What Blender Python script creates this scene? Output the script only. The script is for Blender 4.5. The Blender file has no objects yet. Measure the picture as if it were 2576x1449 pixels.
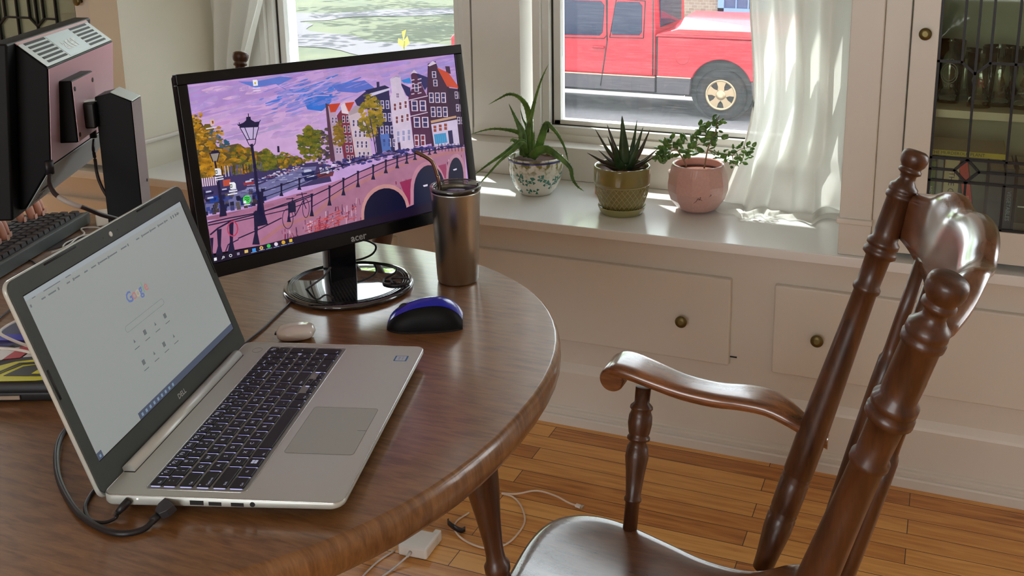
D={"cam":{"R":[0.939605,0.342259,0.000648],"U":[-0.075523,0.205486,0.975742],"F":[-0.333823,0.916861,-0.218924],"h":1.36206,"lens":34.7568,"sx":-0.073795,"sy":-0.147497},"lap":{"O":[-0.7939,0.6961,0.75],"X":[-0.28261,0.95923,0.0],"F":[0.95923,0.28261,0.0],"lid":108.109},"mon":{"O":[-1.0045,1.1241,0.8542],"X":[0.44987,0.8931,0.0],"B":[-0.8931,0.44987,0.0],"t":8.344},"H2":[0.00017969311,-2.6151549e-05,-0.019418333,-4.3341947e-05,-0.00018107312,0.33564885,-8.4669386e-05,-2.0735732e-06],"H3":[0.00018009198,-2.6209598e-05,-0.04745617,-4.3438154e-05,-0.00018147505,0.14255858,-8.4857328e-05,-2.078176e-06],"straw":[[-0.8115,1.3966,0.9799],[-0.7986,1.4035,0.972],[-0.789,1.4086,0.9634],[-0.7847,1.4108,0.9531],[-0.7816,1.4125,0.9393],[-0.7782,1.4143,0.9171]],"aloe":[[[[-1.108,2.5352,0.6868],[-1.1072,2.5355,0.75],[-1.0973,2.5397,0.7975],[-1.0843,2.5453,0.8538],[-1.0682,2.5522,0.9084],[-1.0493,2.5602,0.9525]],0.017045454545454544],[[[-1.1078,2.5462,0.6843],[-1.1019,2.544,0.7731],[-1.104,2.5385,0.8134],[-1.1123,2.5303,0.8431],[-1.1299,2.5181,0.8636],[-1.1497,2.505,0.8691],[-1.1686,2.4923,0.8598],[-1.1979,2.4751,0.8416]],0.019318181818181818],[[[-1.1103,2.5179,0.6929],[-1.1167,2.5206,0.7559],[-1.1328,2.5192,0.7932],[-1.1539,2.5156,0.8396]],0.025],[[[-1.116,2.5535,0.6843],[-1.1174,2.5565,0.7613],[-1.1289,2.5553,0.79],[-1.1372,2.5554,0.8232]],0.010227272727272727],[[[-1.1142,2.5326,0.6951],[-1.1158,2.5264,0.7431],[-1.1302,2.5149,0.7595],[-1.1498,2.5011,0.7666],[-1.1828,2.4816,0.7716],[-1.2095,2.4647,0.7684],[-1.2425,2.4453,0.7585]],0.014772727272727272],[[[-1.1081,2.5243,0.6917],[-1.1077,2.5049,0.7333],[-1.1211,2.4796,0.7262],[-1.1395,2.4522,0.7112],[-1.1731,2.4183,0.6853],[-1.2074,2.3841,0.6552]],0.022727272727272728],[[[-1.0999,2.5169,0.694],[-1.1013,2.4902,0.7346],[-1.1173,2.4573,0.7199],[-1.1392,2.4219,0.6966],[-1.167,2.3839,0.6567],[-1.1728,2.3554,0.643]],0.014772727272727272],[[[-1.0894,2.5323,0.6855],[-1.0744,2.5324,0.7055],[-1.0604,2.5322,0.7462],[-1.0465,2.5319,0.7842],[-1.033,2.5315,0.7796],[-1.0124,2.534,0.7576],[-0.9919,2.5366,0.7183],[-0.9806,2.5351,0.679]],0.023863636363636365],[[[-1.0836,2.513,0.6893],[-1.0656,2.5057,0.7087],[-1.0437,2.5001,0.7187],[-1.023,2.494,0.7206],[-0.9914,2.4925,0.703],[-0.959,2.4914,0.6764],[-0.9481,2.4811,0.6491],[-0.931,2.4734,0.6298],[-0.909,2.4678,0.6185]],0.026136363636363635],[[[-1.1042,2.5151,0.6883],[-1.1078,2.5135,0.7291],[-1.1094,2.5128,0.7696]],0.015909090909090907],[[[-1.0938,2.5195,0.6858],[-1.0942,2.5193,0.7405],[-1.0886,2.5217,0.7774]],0.014772727272727272],[[[-1.0915,2.5314,0.6832],[-1.0878,2.5329,0.7323],[-1.0906,2.5318,0.7706]],0.01818181818181818],[[[-1.0832,2.5294,0.6855],[-1.0859,2.531,0.727],[-1.0834,2.5348,0.7613]],0.013636363636363636],[[[-1.1241,2.5609,0.6879],[-1.1414,2.5608,0.7102],[-1.163,2.5589,0.7243],[-1.1722,2.5622,0.7158]],0.022727272727272728]],"agave":[[[[-0.7935,2.4465,0.699],[-0.814,2.4296,0.7104],[-0.8343,2.4128,0.7217],[-0.8537,2.3963,0.7377],[-0.8688,2.3812,0.7512]],0.016411214392353688],[[[-0.7936,2.4465,0.7015],[-0.8092,2.4448,0.7102],[-0.8249,2.4432,0.719],[-0.8427,2.4409,0.734],[-0.8574,2.4395,0.7462]],0.01406675519344602],[[[-0.7936,2.4465,0.7015],[-0.8116,2.4406,0.7255],[-0.8296,2.4348,0.7495],[-0.8476,2.429,0.7818],[-0.8622,2.4243,0.8081]],0.01406675519344602],[[[-0.7902,2.4476,0.7015],[-0.8031,2.4502,0.7289],[-0.8159,2.4529,0.7563],[-0.8287,2.4556,0.788],[-0.8395,2.459,0.8136]],0.017583443991807522],[[[-0.7858,2.449,0.7113],[-0.7878,2.4484,0.7475],[-0.7897,2.4477,0.7836],[-0.7918,2.4471,0.8165],[-0.7936,2.4465,0.8432]],0.029305739986345874],[[[-0.7757,2.4523,0.7065],[-0.7722,2.4636,0.7393],[-0.7688,2.475,0.7722],[-0.7674,2.4857,0.8013],[-0.7668,2.4961,0.8248]],0.01406675519344602],[[[-0.7756,2.4523,0.6992],[-0.7653,2.4556,0.7296],[-0.755,2.459,0.7599],[-0.7468,2.4616,0.789],[-0.7401,2.4638,0.8127]],0.018755673591261356],[[[-0.7712,2.4537,0.7017],[-0.7588,2.4646,0.7269],[-0.7465,2.4754,0.7521],[-0.737,2.4853,0.7793],[-0.7296,2.4945,0.8013]],0.015238984792899852],[[[-0.7734,2.453,0.6968],[-0.7545,2.4591,0.7092],[-0.7356,2.4652,0.7215],[-0.7175,2.4711,0.7389],[-0.7026,2.4759,0.7532]],0.01406675519344602],[[[-0.7711,2.4538,0.6944],[-0.7527,2.4495,0.7056],[-0.7344,2.4452,0.7167],[-0.7147,2.4413,0.7305],[-0.6983,2.4364,0.7422]],0.011722295994538348],[[[-0.7913,2.4472,0.6942],[-0.7946,2.4342,0.7104],[-0.7978,2.4212,0.7264],[-0.7971,2.4095,0.7503],[-0.7959,2.3979,0.77]],0.025789051187984368],[[[-0.78,2.4509,0.6919],[-0.7679,2.4394,0.7054],[-0.7559,2.428,0.7189],[-0.7443,2.4163,0.7305],[-0.7342,2.4042,0.7406]],0.016411214392353688],[[[-0.7936,2.4465,0.7063],[-0.8079,2.4555,0.7236],[-0.8222,2.4645,0.7411],[-0.8352,2.474,0.7607],[-0.8466,2.484,0.7764]],0.01406675519344602],[[[-0.7935,2.4465,0.6917],[-0.804,2.4295,0.6998],[-0.8144,2.4124,0.7078],[-0.8224,2.3962,0.7163],[-0.8281,2.3807,0.7238]],0.011722295994538348],[[[-0.7755,2.4523,0.6895],[-0.7583,2.4443,0.6967],[-0.7412,2.4361,0.7038],[-0.7253,2.4276,0.7099],[-0.7117,2.4183,0.7155]],0.011722295994538348]],"jbr":[[[[-0.6353,2.5278,0.6983],[-0.6425,2.526,0.7152],[-0.6544,2.5232,0.7344],[-0.6638,2.521,0.7463],[-0.6823,2.5165,0.7531],[-0.7031,2.5116,0.755]],0.0051742888645540525],[[[-0.5893,2.5388,0.6949],[-0.5854,2.5397,0.7218],[-0.5815,2.5406,0.7463],[-0.5731,2.5426,0.7731],[-0.5602,2.5457,0.8],[-0.5586,2.5461,0.824],[-0.5556,2.5468,0.8384]],0.0046568599780986465],[[[-0.5815,2.5406,0.7463],[-0.5631,2.545,0.7419],[-0.5402,2.5505,0.7378],[-0.5174,2.5559,0.7336],[-0.4997,2.5601,0.7486],[-0.4751,2.566,0.7566]],0.003622002205187837],[[[-0.6425,2.526,0.7152],[-0.6318,2.5286,0.7473],[-0.6136,2.5329,0.7551],[-0.6024,2.5356,0.7626]],0.003622002205187837],[[[-0.6638,2.521,0.7463],[-0.682,2.5166,0.7361],[-0.7048,2.5112,0.7183]],0.0031045733187324313],[[[-0.5174,2.5559,0.7336],[-0.5122,2.5571,0.7143],[-0.503,2.5593,0.7097]],0.0025871444322770262]],"jleaf":[[[-0.6802,2.5318,0.7211],[-0.6927,2.5341,0.718],0.0114],[[-0.6805,2.487,0.7697],[-0.6823,2.483,0.7804],0.0102],[[-0.7056,2.5293,0.7058],[-0.6936,2.5277,0.7098],0.0113],[[-0.6733,2.5008,0.7765],[-0.6796,2.4958,0.7782],0.0076],[[-0.6953,2.4952,0.7112],[-0.7031,2.4988,0.7179],0.0102],[[-0.6525,2.5018,0.7646],[-0.6425,2.4988,0.7684],0.0093],[[-0.697,2.503,0.7372],[-0.7012,2.4997,0.7437],0.0076],[[-0.6661,2.533,0.7425],[-0.6641,2.5281,0.7532],0.0091],[[-0.69,2.495,0.7415],[-0.6841,2.502,0.7387],0.0076],[[-0.7044,2.5017,0.7249],[-0.7157,2.4972,0.7234],0.0121],[[-0.6881,2.5335,0.7174],[-0.6959,2.5361,0.7211],0.0081],[[-0.6935,2.5026,0.7125],[-0.6858,2.5004,0.7214],0.0102],[[-0.692,2.5115,0.7641],[-0.7015,2.5083,0.7675],0.0105],[[-0.7224,2.5278,0.7047],[-0.721,2.5236,0.7139],0.0077],[[-0.6705,2.4977,0.7262],[-0.6695,2.5022,0.7333],0.0081],[[-0.708,2.5398,0.7398],[-0.7199,2.5364,0.7424],0.0124],[[-0.6846,2.5101,0.7267],[-0.6765,2.5076,0.7349],0.0099],[[-0.6937,2.5138,0.7048],[-0.6989,2.5106,0.7165],0.0122],[[-0.6978,2.523,0.7182],[-0.7063,2.5242,0.726],0.0113],[[-0.6994,2.5291,0.7231],[-0.6995,2.5314,0.7319],0.0089],[[-0.6919,2.4841,0.7153],[-0.6952,2.4839,0.7257],0.0107],[[-0.7056,2.5201,0.7272],[-0.7157,2.5214,0.7297],0.0098],[[-0.6939,2.5045,0.7339],[-0.7054,2.506,0.7361],0.0112],[[-0.6912,2.5414,0.7348],[-0.6991,2.5392,0.737],0.0084],[[-0.676,2.5354,0.7224],[-0.6657,2.5388,0.7256],0.0111],[[-0.6761,2.5265,0.7479],[-0.6859,2.5269,0.7525],0.0106],[[-0.6917,2.5224,0.7295],[-0.6958,2.5157,0.7375],0.0086],[[-0.6851,2.5046,0.767],[-0.6766,2.5027,0.7691],0.0078],[[-0.6841,2.5,0.7562],[-0.6889,2.5038,0.7653],0.0106],[[-0.6995,2.5047,0.7516],[-0.7056,2.4975,0.7552],0.0081],[[-0.6794,2.5222,0.7739],[-0.6749,2.529,0.7813],0.0102],[[-0.6611,2.5136,0.7521],[-0.6659,2.508,0.7631],0.0115],[[-0.6804,2.5237,0.7369],[-0.6915,2.5192,0.7341],0.0122],[[-0.676,2.5104,0.7731],[-0.6861,2.5071,0.7738],0.0106],[[-0.6778,2.5124,0.7633],[-0.6771,2.5104,0.7765],0.0123],[[-0.7,2.5088,0.7454],[-0.7029,2.5056,0.7535],0.0082],[[-0.6974,2.4986,0.7122],[-0.687,2.4968,0.7198],0.0114],[[-0.6818,2.5317,0.742],[-0.6847,2.5263,0.7533],0.0107],[[-0.6642,2.5083,0.7621],[-0.6585,2.5101,0.7705],0.0102],[[-0.681,2.4883,0.7605],[-0.684,2.4845,0.7719],0.0112],[[-0.6805,2.487,0.7179],[-0.6834,2.4898,0.7291],0.0119],[[-0.6904,2.5135,0.7375],[-0.697,2.517,0.7462],0.011],[[-0.6907,2.502,0.7543],[-0.6812,2.5083,0.758],0.0117],[[-0.7127,2.4961,0.7192],[-0.7108,2.5,0.7294],0.011],[[-0.6091,2.5339,0.7705],[-0.6108,2.5314,0.7822],0.0112],[[-0.6409,2.5098,0.7453],[-0.6292,2.5165,0.743],0.013],[[-0.6208,2.5607,0.7305],[-0.6288,2.565,0.735],0.0087],[[-0.6153,2.5456,0.7626],[-0.6259,2.5386,0.7611],0.0121],[[-0.6365,2.5222,0.7219],[-0.6393,2.5173,0.7317],0.0094],[[-0.617,2.5057,0.782],[-0.6117,2.5015,0.7915],0.0092],[[-0.6234,2.5264,0.7331],[-0.61,2.5273,0.7358],0.0134],[[-0.6171,2.5047,0.7544],[-0.6115,2.5085,0.7663],0.0137],[[-0.624,2.5159,0.7249],[-0.6293,2.5152,0.7354],0.0116],[[-0.6359,2.5112,0.735],[-0.6246,2.5124,0.7371],0.0114],[[-0.6115,2.5079,0.7736],[-0.6189,2.5082,0.7835],0.0125],[[-0.6216,2.5201,0.7664],[-0.6216,2.5238,0.7793],0.0134],[[-0.6469,2.5448,0.7668],[-0.654,2.5386,0.7793],0.0139],[[-0.6242,2.5374,0.7551],[-0.618,2.5371,0.7637],0.0099],[[-0.6388,2.5457,0.766],[-0.6456,2.5433,0.7775],0.0131],[[-0.6148,2.5475,0.7433],[-0.6178,2.5455,0.7554],0.0118],[[-0.6092,2.5321,0.7495],[-0.5988,2.5394,0.7436],0.0127],[[-0.6177,2.5107,0.7569],[-0.6061,2.5092,0.758],0.0111],[[-0.6309,2.5136,0.7578],[-0.6176,2.5141,0.7615],0.0134],[[-0.6379,2.4983,0.7668],[-0.6385,2.5034,0.7757],0.0099],[[-0.582,2.5387,0.7557],[-0.5896,2.5424,0.7628],0.0104],[[-0.6026,2.5497,0.77],[-0.607,2.5445,0.7778],0.0086],[[-0.5937,2.5316,0.8179],[-0.587,2.539,0.8161],0.0083],[[-0.5869,2.5536,0.7946],[-0.5807,2.5578,0.8005],0.0094],[[-0.5992,2.5454,0.8002],[-0.6089,2.5422,0.7987],0.0104],[[-0.5815,2.5418,0.8154],[-0.59,2.5379,0.8124],0.0098],[[-0.6081,2.5611,0.8078],[-0.6065,2.556,0.8207],0.0114],[[-0.5889,2.5238,0.818],[-0.58,2.5247,0.817],0.0091],[[-0.5838,2.5203,0.8191],[-0.5906,2.5188,0.817],0.0074],[[-0.5757,2.5178,0.7881],[-0.571,2.5195,0.7938],0.0076],[[-0.5406,2.5206,0.7858],[-0.5311,2.5234,0.7907],0.0112],[[-0.5783,2.5553,0.7773],[-0.5835,2.5591,0.7844],0.009],[[-0.5821,2.5168,0.7933],[-0.5723,2.5168,0.7992],0.0111],[[-0.5506,2.5322,0.8016],[-0.5421,2.5291,0.8023],0.0078],[[-0.5818,2.5529,0.7771],[-0.5725,2.5496,0.7772],0.0084],[[-0.5936,2.5328,0.8001],[-0.5844,2.5327,0.8006],0.009],[[-0.5612,2.5615,0.7784],[-0.5677,2.5608,0.7878],0.0114],[[-0.5808,2.5548,0.7605],[-0.5911,2.5549,0.7577],0.0103],[[-0.5834,2.5134,0.7696],[-0.5739,2.5116,0.7718],0.009],[[-0.5934,2.554,0.7693],[-0.5853,2.5567,0.768],0.0086],[[-0.6007,2.5429,0.7927],[-0.6107,2.5372,0.7912],0.0112],[[-0.5806,2.546,0.7932],[-0.5734,2.5518,0.7895],0.0088],[[-0.5631,2.5579,0.8101],[-0.554,2.5594,0.8131],0.0097],[[-0.5991,2.5323,0.7977],[-0.5973,2.5321,0.8094],0.0115],[[-0.5631,2.5174,0.8177],[-0.5612,2.5237,0.8271],0.011],[[-0.6037,2.5287,0.7806],[-0.612,2.5232,0.7821],0.0095],[[-0.5931,2.5533,0.8017],[-0.5874,2.5515,0.8109],0.0099],[[-0.5894,2.5603,0.7973],[-0.6009,2.559,0.7999],0.0118],[[-0.5755,2.5135,0.8149],[-0.5743,2.5097,0.8269],0.0111],[[-0.6047,2.5534,0.7657],[-0.594,2.5538,0.7708],0.0114],[[-0.5602,2.5381,0.7627],[-0.568,2.5302,0.768],0.0101],[[-0.5712,2.5318,0.7818],[-0.5667,2.527,0.7906],0.0081],[[-0.5857,2.5334,0.794],[-0.5936,2.5374,0.7995],0.0095],[[-0.5598,2.5373,0.7759],[-0.5686,2.5364,0.7795],0.0097],[[-0.5573,2.5209,0.7895],[-0.5488,2.5212,0.7892],0.0086],[[-0.5744,2.5688,0.7619],[-0.5668,2.5678,0.7705],0.0106],[[-0.5599,2.5573,0.7716],[-0.5722,2.5586,0.7709],0.0117],[[-0.5637,2.5693,0.7728],[-0.5636,2.5661,0.7819],0.0082],[[-0.5419,2.5433,0.7845],[-0.5329,2.5415,0.7821],0.0091],[[-0.5622,2.5382,0.76],[-0.566,2.5325,0.7717],0.0115],[[-0.567,2.5679,0.7767],[-0.5615,2.5657,0.7871],0.0106],[[-0.5832,2.5197,0.8048],[-0.5933,2.5189,0.8046],0.0101],[[-0.5618,2.5657,0.7999],[-0.5647,2.5697,0.8064],0.0075],[[-0.5649,2.5695,0.7858],[-0.5655,2.567,0.7958],0.0092],[[-0.5824,2.5114,0.784],[-0.5709,2.5094,0.7891],0.0117],[[-0.5715,2.5488,0.777],[-0.5645,2.5523,0.7796],0.0081],[[-0.5554,2.5675,0.8182],[-0.5563,2.5729,0.8224],0.0051],[[-0.5576,2.5296,0.822],[-0.5648,2.5303,0.8209],0.007],[[-0.5429,2.5286,0.8339],[-0.5373,2.525,0.8369],0.0053],[[-0.5689,2.5582,0.8224],[-0.5741,2.5609,0.8245],0.0053],[[-0.5497,2.5559,0.8214],[-0.5582,2.5596,0.8185],0.0079],[[-0.5659,2.5366,0.8415],[-0.5613,2.5372,0.8437],0.0051],[[-0.5519,2.5503,0.8215],[-0.5498,2.5493,0.8267],0.0052],[[-0.5667,2.5439,0.8258],[-0.5718,2.5483,0.8294],0.0061],[[-0.549,2.5471,0.8229],[-0.543,2.5467,0.8238],0.0059],[[-0.5497,2.5481,0.817],[-0.5459,2.5515,0.8208],0.0062],[[-0.553,2.5689,0.8226],[-0.5497,2.5699,0.8274],0.0059],[[-0.5631,2.5187,0.836],[-0.5659,2.5152,0.8411],0.0057],[[-0.566,2.5373,0.8306],[-0.5684,2.5421,0.8376],0.0081],[[-0.5711,2.5595,0.8295],[-0.564,2.5595,0.8271],0.0075],[[-0.57,2.5444,0.8354],[-0.5662,2.5398,0.8424],0.0064],[[-0.5584,2.5206,0.8202],[-0.5572,2.5181,0.8272],0.0063],[[-0.5427,2.5433,0.8251],[-0.5372,2.548,0.8233],0.0066],[[-0.5599,2.5541,0.8244],[-0.5628,2.5477,0.8323],0.0078],[[-0.5734,2.5626,0.8167],[-0.5806,2.566,0.8164],0.0063],[[-0.5482,2.5437,0.8187],[-0.5541,2.5482,0.8201],0.0054],[[-0.5609,2.5558,0.8333],[-0.5554,2.5525,0.8387],0.0064],[[-0.5707,2.5677,0.825],[-0.5695,2.5728,0.8288],0.0052],[[-0.5648,2.5507,0.7521],[-0.5729,2.5443,0.7509],0.0096],[[-0.5578,2.5268,0.7319],[-0.5483,2.5282,0.7296],0.01],[[-0.5568,2.525,0.7372],[-0.5635,2.5237,0.7409],0.0078],[[-0.5641,2.5367,0.7526],[-0.5602,2.5373,0.7607],0.0088],[[-0.5651,2.5588,0.7342],[-0.5654,2.5542,0.7427],0.0073],[[-0.5554,2.5418,0.7349],[-0.5608,2.5406,0.738],0.0063],[[-0.5476,2.5202,0.738],[-0.5474,2.5189,0.7449],0.0065],[[-0.5592,2.5379,0.7429],[-0.5678,2.5363,0.742],0.0089],[[-0.5485,2.5363,0.73],[-0.5568,2.5302,0.7276],0.0101],[[-0.5626,2.5713,0.7267],[-0.5588,2.5697,0.7352],0.0084],[[-0.4974,2.5603,0.7094],[-0.4944,2.5618,0.7145],0.0061],[[-0.5253,2.5443,0.7363],[-0.5189,2.5414,0.7371],0.0058],[[-0.4666,2.5829,0.7453],[-0.4718,2.5787,0.749],0.0066],[[-0.5161,2.5794,0.717],[-0.511,2.5799,0.7213],0.0065],[[-0.4727,2.5814,0.7511],[-0.467,2.5835,0.7498],0.0061],[[-0.4764,2.5712,0.7315],[-0.4674,2.5686,0.7307],0.0087],[[-0.4888,2.5904,0.718],[-0.4813,2.5874,0.723],0.0078],[[-0.5383,2.5485,0.7186],[-0.533,2.5516,0.7175],0.0059],[[-0.5416,2.5658,0.717],[-0.5327,2.565,0.7186],0.0086],[[-0.4771,2.5443,0.7362],[-0.4755,2.5412,0.7459],0.0088],[[-0.5197,2.5463,0.7028],[-0.5126,2.5428,0.704],0.0063],[[-0.5044,2.5367,0.7285],[-0.4971,2.5384,0.731],0.0079],[[-0.483,2.5422,0.7408],[-0.4898,2.5377,0.7411],0.0077],[[-0.5049,2.5689,0.7268],[-0.5067,2.5675,0.7359],0.0088],[[-0.5246,2.5622,0.7388],[-0.5183,2.5654,0.744],0.0088],[[-0.4611,2.5449,0.7641],[-0.4567,2.5475,0.7706],0.0084],[[-0.5109,2.5518,0.7234],[-0.5042,2.5513,0.729],0.0082],[[-0.4824,2.552,0.741],[-0.4734,2.5502,0.7408],0.0087],[[-0.5368,2.5553,0.7354],[-0.5303,2.5543,0.7342],0.0064],[[-0.5351,2.5496,0.7303],[-0.5426,2.5429,0.7299],0.009],[[-0.4864,2.5934,0.7515],[-0.4792,2.5956,0.751],0.0075],[[-0.5075,2.5538,0.7479],[-0.5138,2.5487,0.7466],0.0076],[[-0.5052,2.5846,0.6969],[-0.5083,2.5818,0.7037],0.007],[[-0.4813,2.5916,0.724],[-0.4754,2.5926,0.7231],0.0061],[[-0.5039,2.5458,0.7063],[-0.5046,2.5487,0.7135],0.0077],[[-0.5187,2.533,0.7383],[-0.5212,2.5288,0.7469],0.0083],[[-0.4816,2.5418,0.722],[-0.4862,2.5366,0.7207],0.006],[[-0.533,2.5314,0.7391],[-0.5409,2.532,0.7399],0.0078],[[-0.53,2.5253,0.7317],[-0.5273,2.5287,0.7367],0.0065],[[-0.5355,2.5602,0.7106],[-0.5378,2.5595,0.7172],0.0068],[[-0.5203,2.5503,0.7435],[-0.5117,2.5513,0.745],0.0088],[[-0.494,2.5889,0.7079],[-0.4861,2.5884,0.7054],0.0082],[[-0.5112,2.5717,0.705],[-0.5067,2.5728,0.7117],0.008],[[-0.4845,2.5634,0.7244],[-0.4756,2.5594,0.7281],0.0085],[[-0.4713,2.5434,0.7685],[-0.4701,2.54,0.777],0.0075],[[-0.5256,2.5629,0.7064],[-0.5217,2.5605,0.7146],0.0079],[[-0.4885,2.5588,0.7274],[-0.4883,2.5564,0.7365],0.0083],[[-0.4826,2.5608,0.7416],[-0.4893,2.5615,0.7453],0.0077],[[-0.5344,2.5245,0.753],[-0.5251,2.5207,0.7562],0.0086],[[-0.4846,2.5824,0.7547],[-0.483,2.5825,0.762],0.0072],[[-0.4871,2.5335,0.7243],[-0.4917,2.5372,0.7311],0.0087],[[-0.5342,2.5265,0.7473],[-0.5308,2.5239,0.7534],0.006],[[-0.543,2.5429,0.7368],[-0.5472,2.5378,0.742],0.0067],[[-0.4864,2.5577,0.7525],[-0.4841,2.5524,0.7609],0.007],[[-0.5078,2.5695,0.7106],[-0.5162,2.5707,0.7111],0.0081],[[-0.4825,2.5879,0.7325],[-0.4875,2.5893,0.7386],0.008],[[-0.5101,2.5689,0.7498],[-0.5054,2.5733,0.7531],0.0068],[[-0.5234,2.5295,0.7345],[-0.5196,2.5317,0.7418],0.0086],[[-0.5107,2.5358,0.7603],[-0.5046,2.5364,0.7582],0.0066],[[-0.4712,2.5454,0.7492],[-0.4617,2.5416,0.75],0.0089],[[-0.5432,2.5685,0.7191],[-0.5425,2.568,0.7279],0.0083],[[-0.5039,2.579,0.7495],[-0.5018,2.5762,0.7574],0.0071],[[-0.5158,2.539,0.7138],[-0.5171,2.5407,0.7192],0.0059],[[-0.4935,2.5505,0.7618],[-0.4917,2.5554,0.7686],0.0082],[[-0.4799,2.566,0.7449],[-0.4713,2.5629,0.747],0.008],[[-0.499,2.5466,0.7369],[-0.4922,2.5476,0.7386],0.0072],[[-0.5332,2.5269,0.7247],[-0.5282,2.5257,0.7299],0.0065],[[-0.4718,2.5942,0.7404],[-0.4677,2.5901,0.7467],0.0059],[[-0.5116,2.5325,0.7566],[-0.5115,2.537,0.7637],0.0081],[[-0.5113,2.5301,0.7251],[-0.5176,2.5253,0.7267],0.0072],[[-0.6525,2.5142,0.7551],[-0.6526,2.5143,0.768],0.0126],[[-0.6474,2.532,0.7449],[-0.6531,2.5295,0.7542],0.0106],[[-0.6497,2.5124,0.7586],[-0.6595,2.5084,0.76],0.0106],[[-0.653,2.538,0.7427],[-0.6498,2.5331,0.7533],0.0092],[[-0.6511,2.4982,0.7481],[-0.639,2.5026,0.7463],0.013]],"scr":{"G":[0.1617,0.1613],"e":[0.2203,0.1509]},"hdmi":[[-0.7253,0.6991,0.7535],[-0.7286,0.6836,0.7535],[-0.7462,0.6701,0.7535],[-0.7794,0.6722,0.7535],[-0.8204,0.6859,0.7535],[-0.88,0.7204,0.7535],[-0.926,0.7575,0.7535],[-0.9581,0.793,0.7535],[-0.9745,0.8275,0.7535]],"pwr":[[-0.7701,0.6887,0.7525],[-0.7765,0.6805,0.7525],[-0.7929,0.6789,0.7525],[-0.8153,0.6932,0.7525],[-0.8291,0.7138,0.7525],[-0.8344,0.728,0.7525]],"moncable":[[-0.923,1.0602,0.7525],[-0.9294,1.0968,0.7525],[-0.9367,1.1397,0.7525],[-0.9506,1.1962,0.7525],[-0.9634,1.249,0.7525],[-0.9713,1.2865,0.7525],[-0.9394,1.2766,0.775],[-0.9397,1.3048,0.778],[-0.9348,1.3182,0.79]],"floorcable":[[-1.0198,1.5888,0.003],[-1.0375,1.6102,0.003],[-1.032,1.6337,0.003],[-0.9763,1.6046,0.003]],"coil_floor":[[-0.9811,1.7314,0.003],[-0.9686,1.7703,0.003],[-0.9726,1.8174,0.003],[-0.9564,1.8568,0.003],[-0.9206,1.9007,0.003],[-0.887,1.9411,0.003],[-0.8474,1.9698,0.003],[-0.7994,1.966,0.003],[-0.7575,1.9499,0.003],[-0.7335,1.945,0.003]],"loop_floor":[[-0.9624,1.8378,0.003],[-0.9741,1.8005,0.003],[-0.966,1.7713,0.003],[-0.9361,1.7462,0.003],[-0.8948,1.7324,0.003],[-0.8569,1.7343,0.003],[-0.8311,1.7617,0.003],[-0.8227,1.8079,0.003],[-0.8281,1.8538,0.003],[-0.8571,1.9015,0.003],[-0.8932,1.9317,0.003],[-0.9246,1.9362,0.003]],"adapter":[[-1.0392,1.6457,0.0],[-0.9698,1.6494,0.0],[-0.9722,1.7147,0.0],[-1.0435,1.7132,0.0]],"white_table":[[-1.2459,0.9826,0.783],[-1.2424,0.9626,0.783],[-1.2303,0.9434,0.783],[-1.1944,0.9321,0.783],[-1.1519,0.9241,0.783],[-1.1254,0.923,0.783]],"white_table2":[[-1.2002,0.8944,0.787],[-1.1776,0.9,0.787],[-1.1504,0.9046,0.787],[-1.1171,0.9035,0.787]],"coil_table":[[-1.5237,1.2918,0.7535],[-1.5228,1.3087,0.7535],[-1.5298,1.3377,0.7535],[-1.5507,1.3805,0.7535],[-1.5355,1.4043,0.7535],[-1.5352,1.4257,0.7535],[-1.5677,1.4355,0.7535],[-1.5875,1.4201,0.7535],[-1.5559,1.3969,0.7535],[-1.5481,1.3686,0.7535],[-1.5426,1.3404,0.7535],[-1.5271,1.3215,0.7535],[-1.5136,1.3362,0.7535],[-1.5112,1.3619,0.7535]],"wire1":[[-1.577,1.2285,0.752],[-1.5541,1.246,0.752],[-1.5283,1.2486,0.752],[-1.4973,1.2356,0.752],[-1.4613,1.2185,0.752]],"wire2":[[-1.3375,1.0148,0.752],[-1.3465,1.0359,0.752],[-1.3639,1.0718,0.752],[-1.3736,1.0947,0.752]],"cord":[[-1.4085,1.3076,0.9723],[-1.3949,1.2919,0.9602],[-1.3961,1.294,0.9416],[-1.3928,1.2923,0.9134],[-1.386,1.2925,0.8921],[-1.38,1.2981,0.8714],[-1.3767,1.3084,0.8512]],"vid":[[-1.3382,1.1495,0.9552],[-1.3175,1.1295,0.9464],[-1.2967,1.1175,0.936],[-1.2771,1.1156,0.9274],[-1.2644,1.1216,0.9199],[-1.2564,1.1358,0.9103],[-1.2527,1.1614,0.8928],[-1.2558,1.1988,0.8728],[-1.2446,1.2114,0.8613]]}
import bpy, bmesh, math, random
from mathutils import Vector, Matrix, noise
PI=math.pi
sc=bpy.context.scene; COL=sc.collection
V=Vector
def srgb(c):
    o=[]
    for x in c:
        x=x/255.0; o.append(x/12.92 if x<=.04045 else ((x+.055)/1.055)**2.4)
    return o
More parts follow.
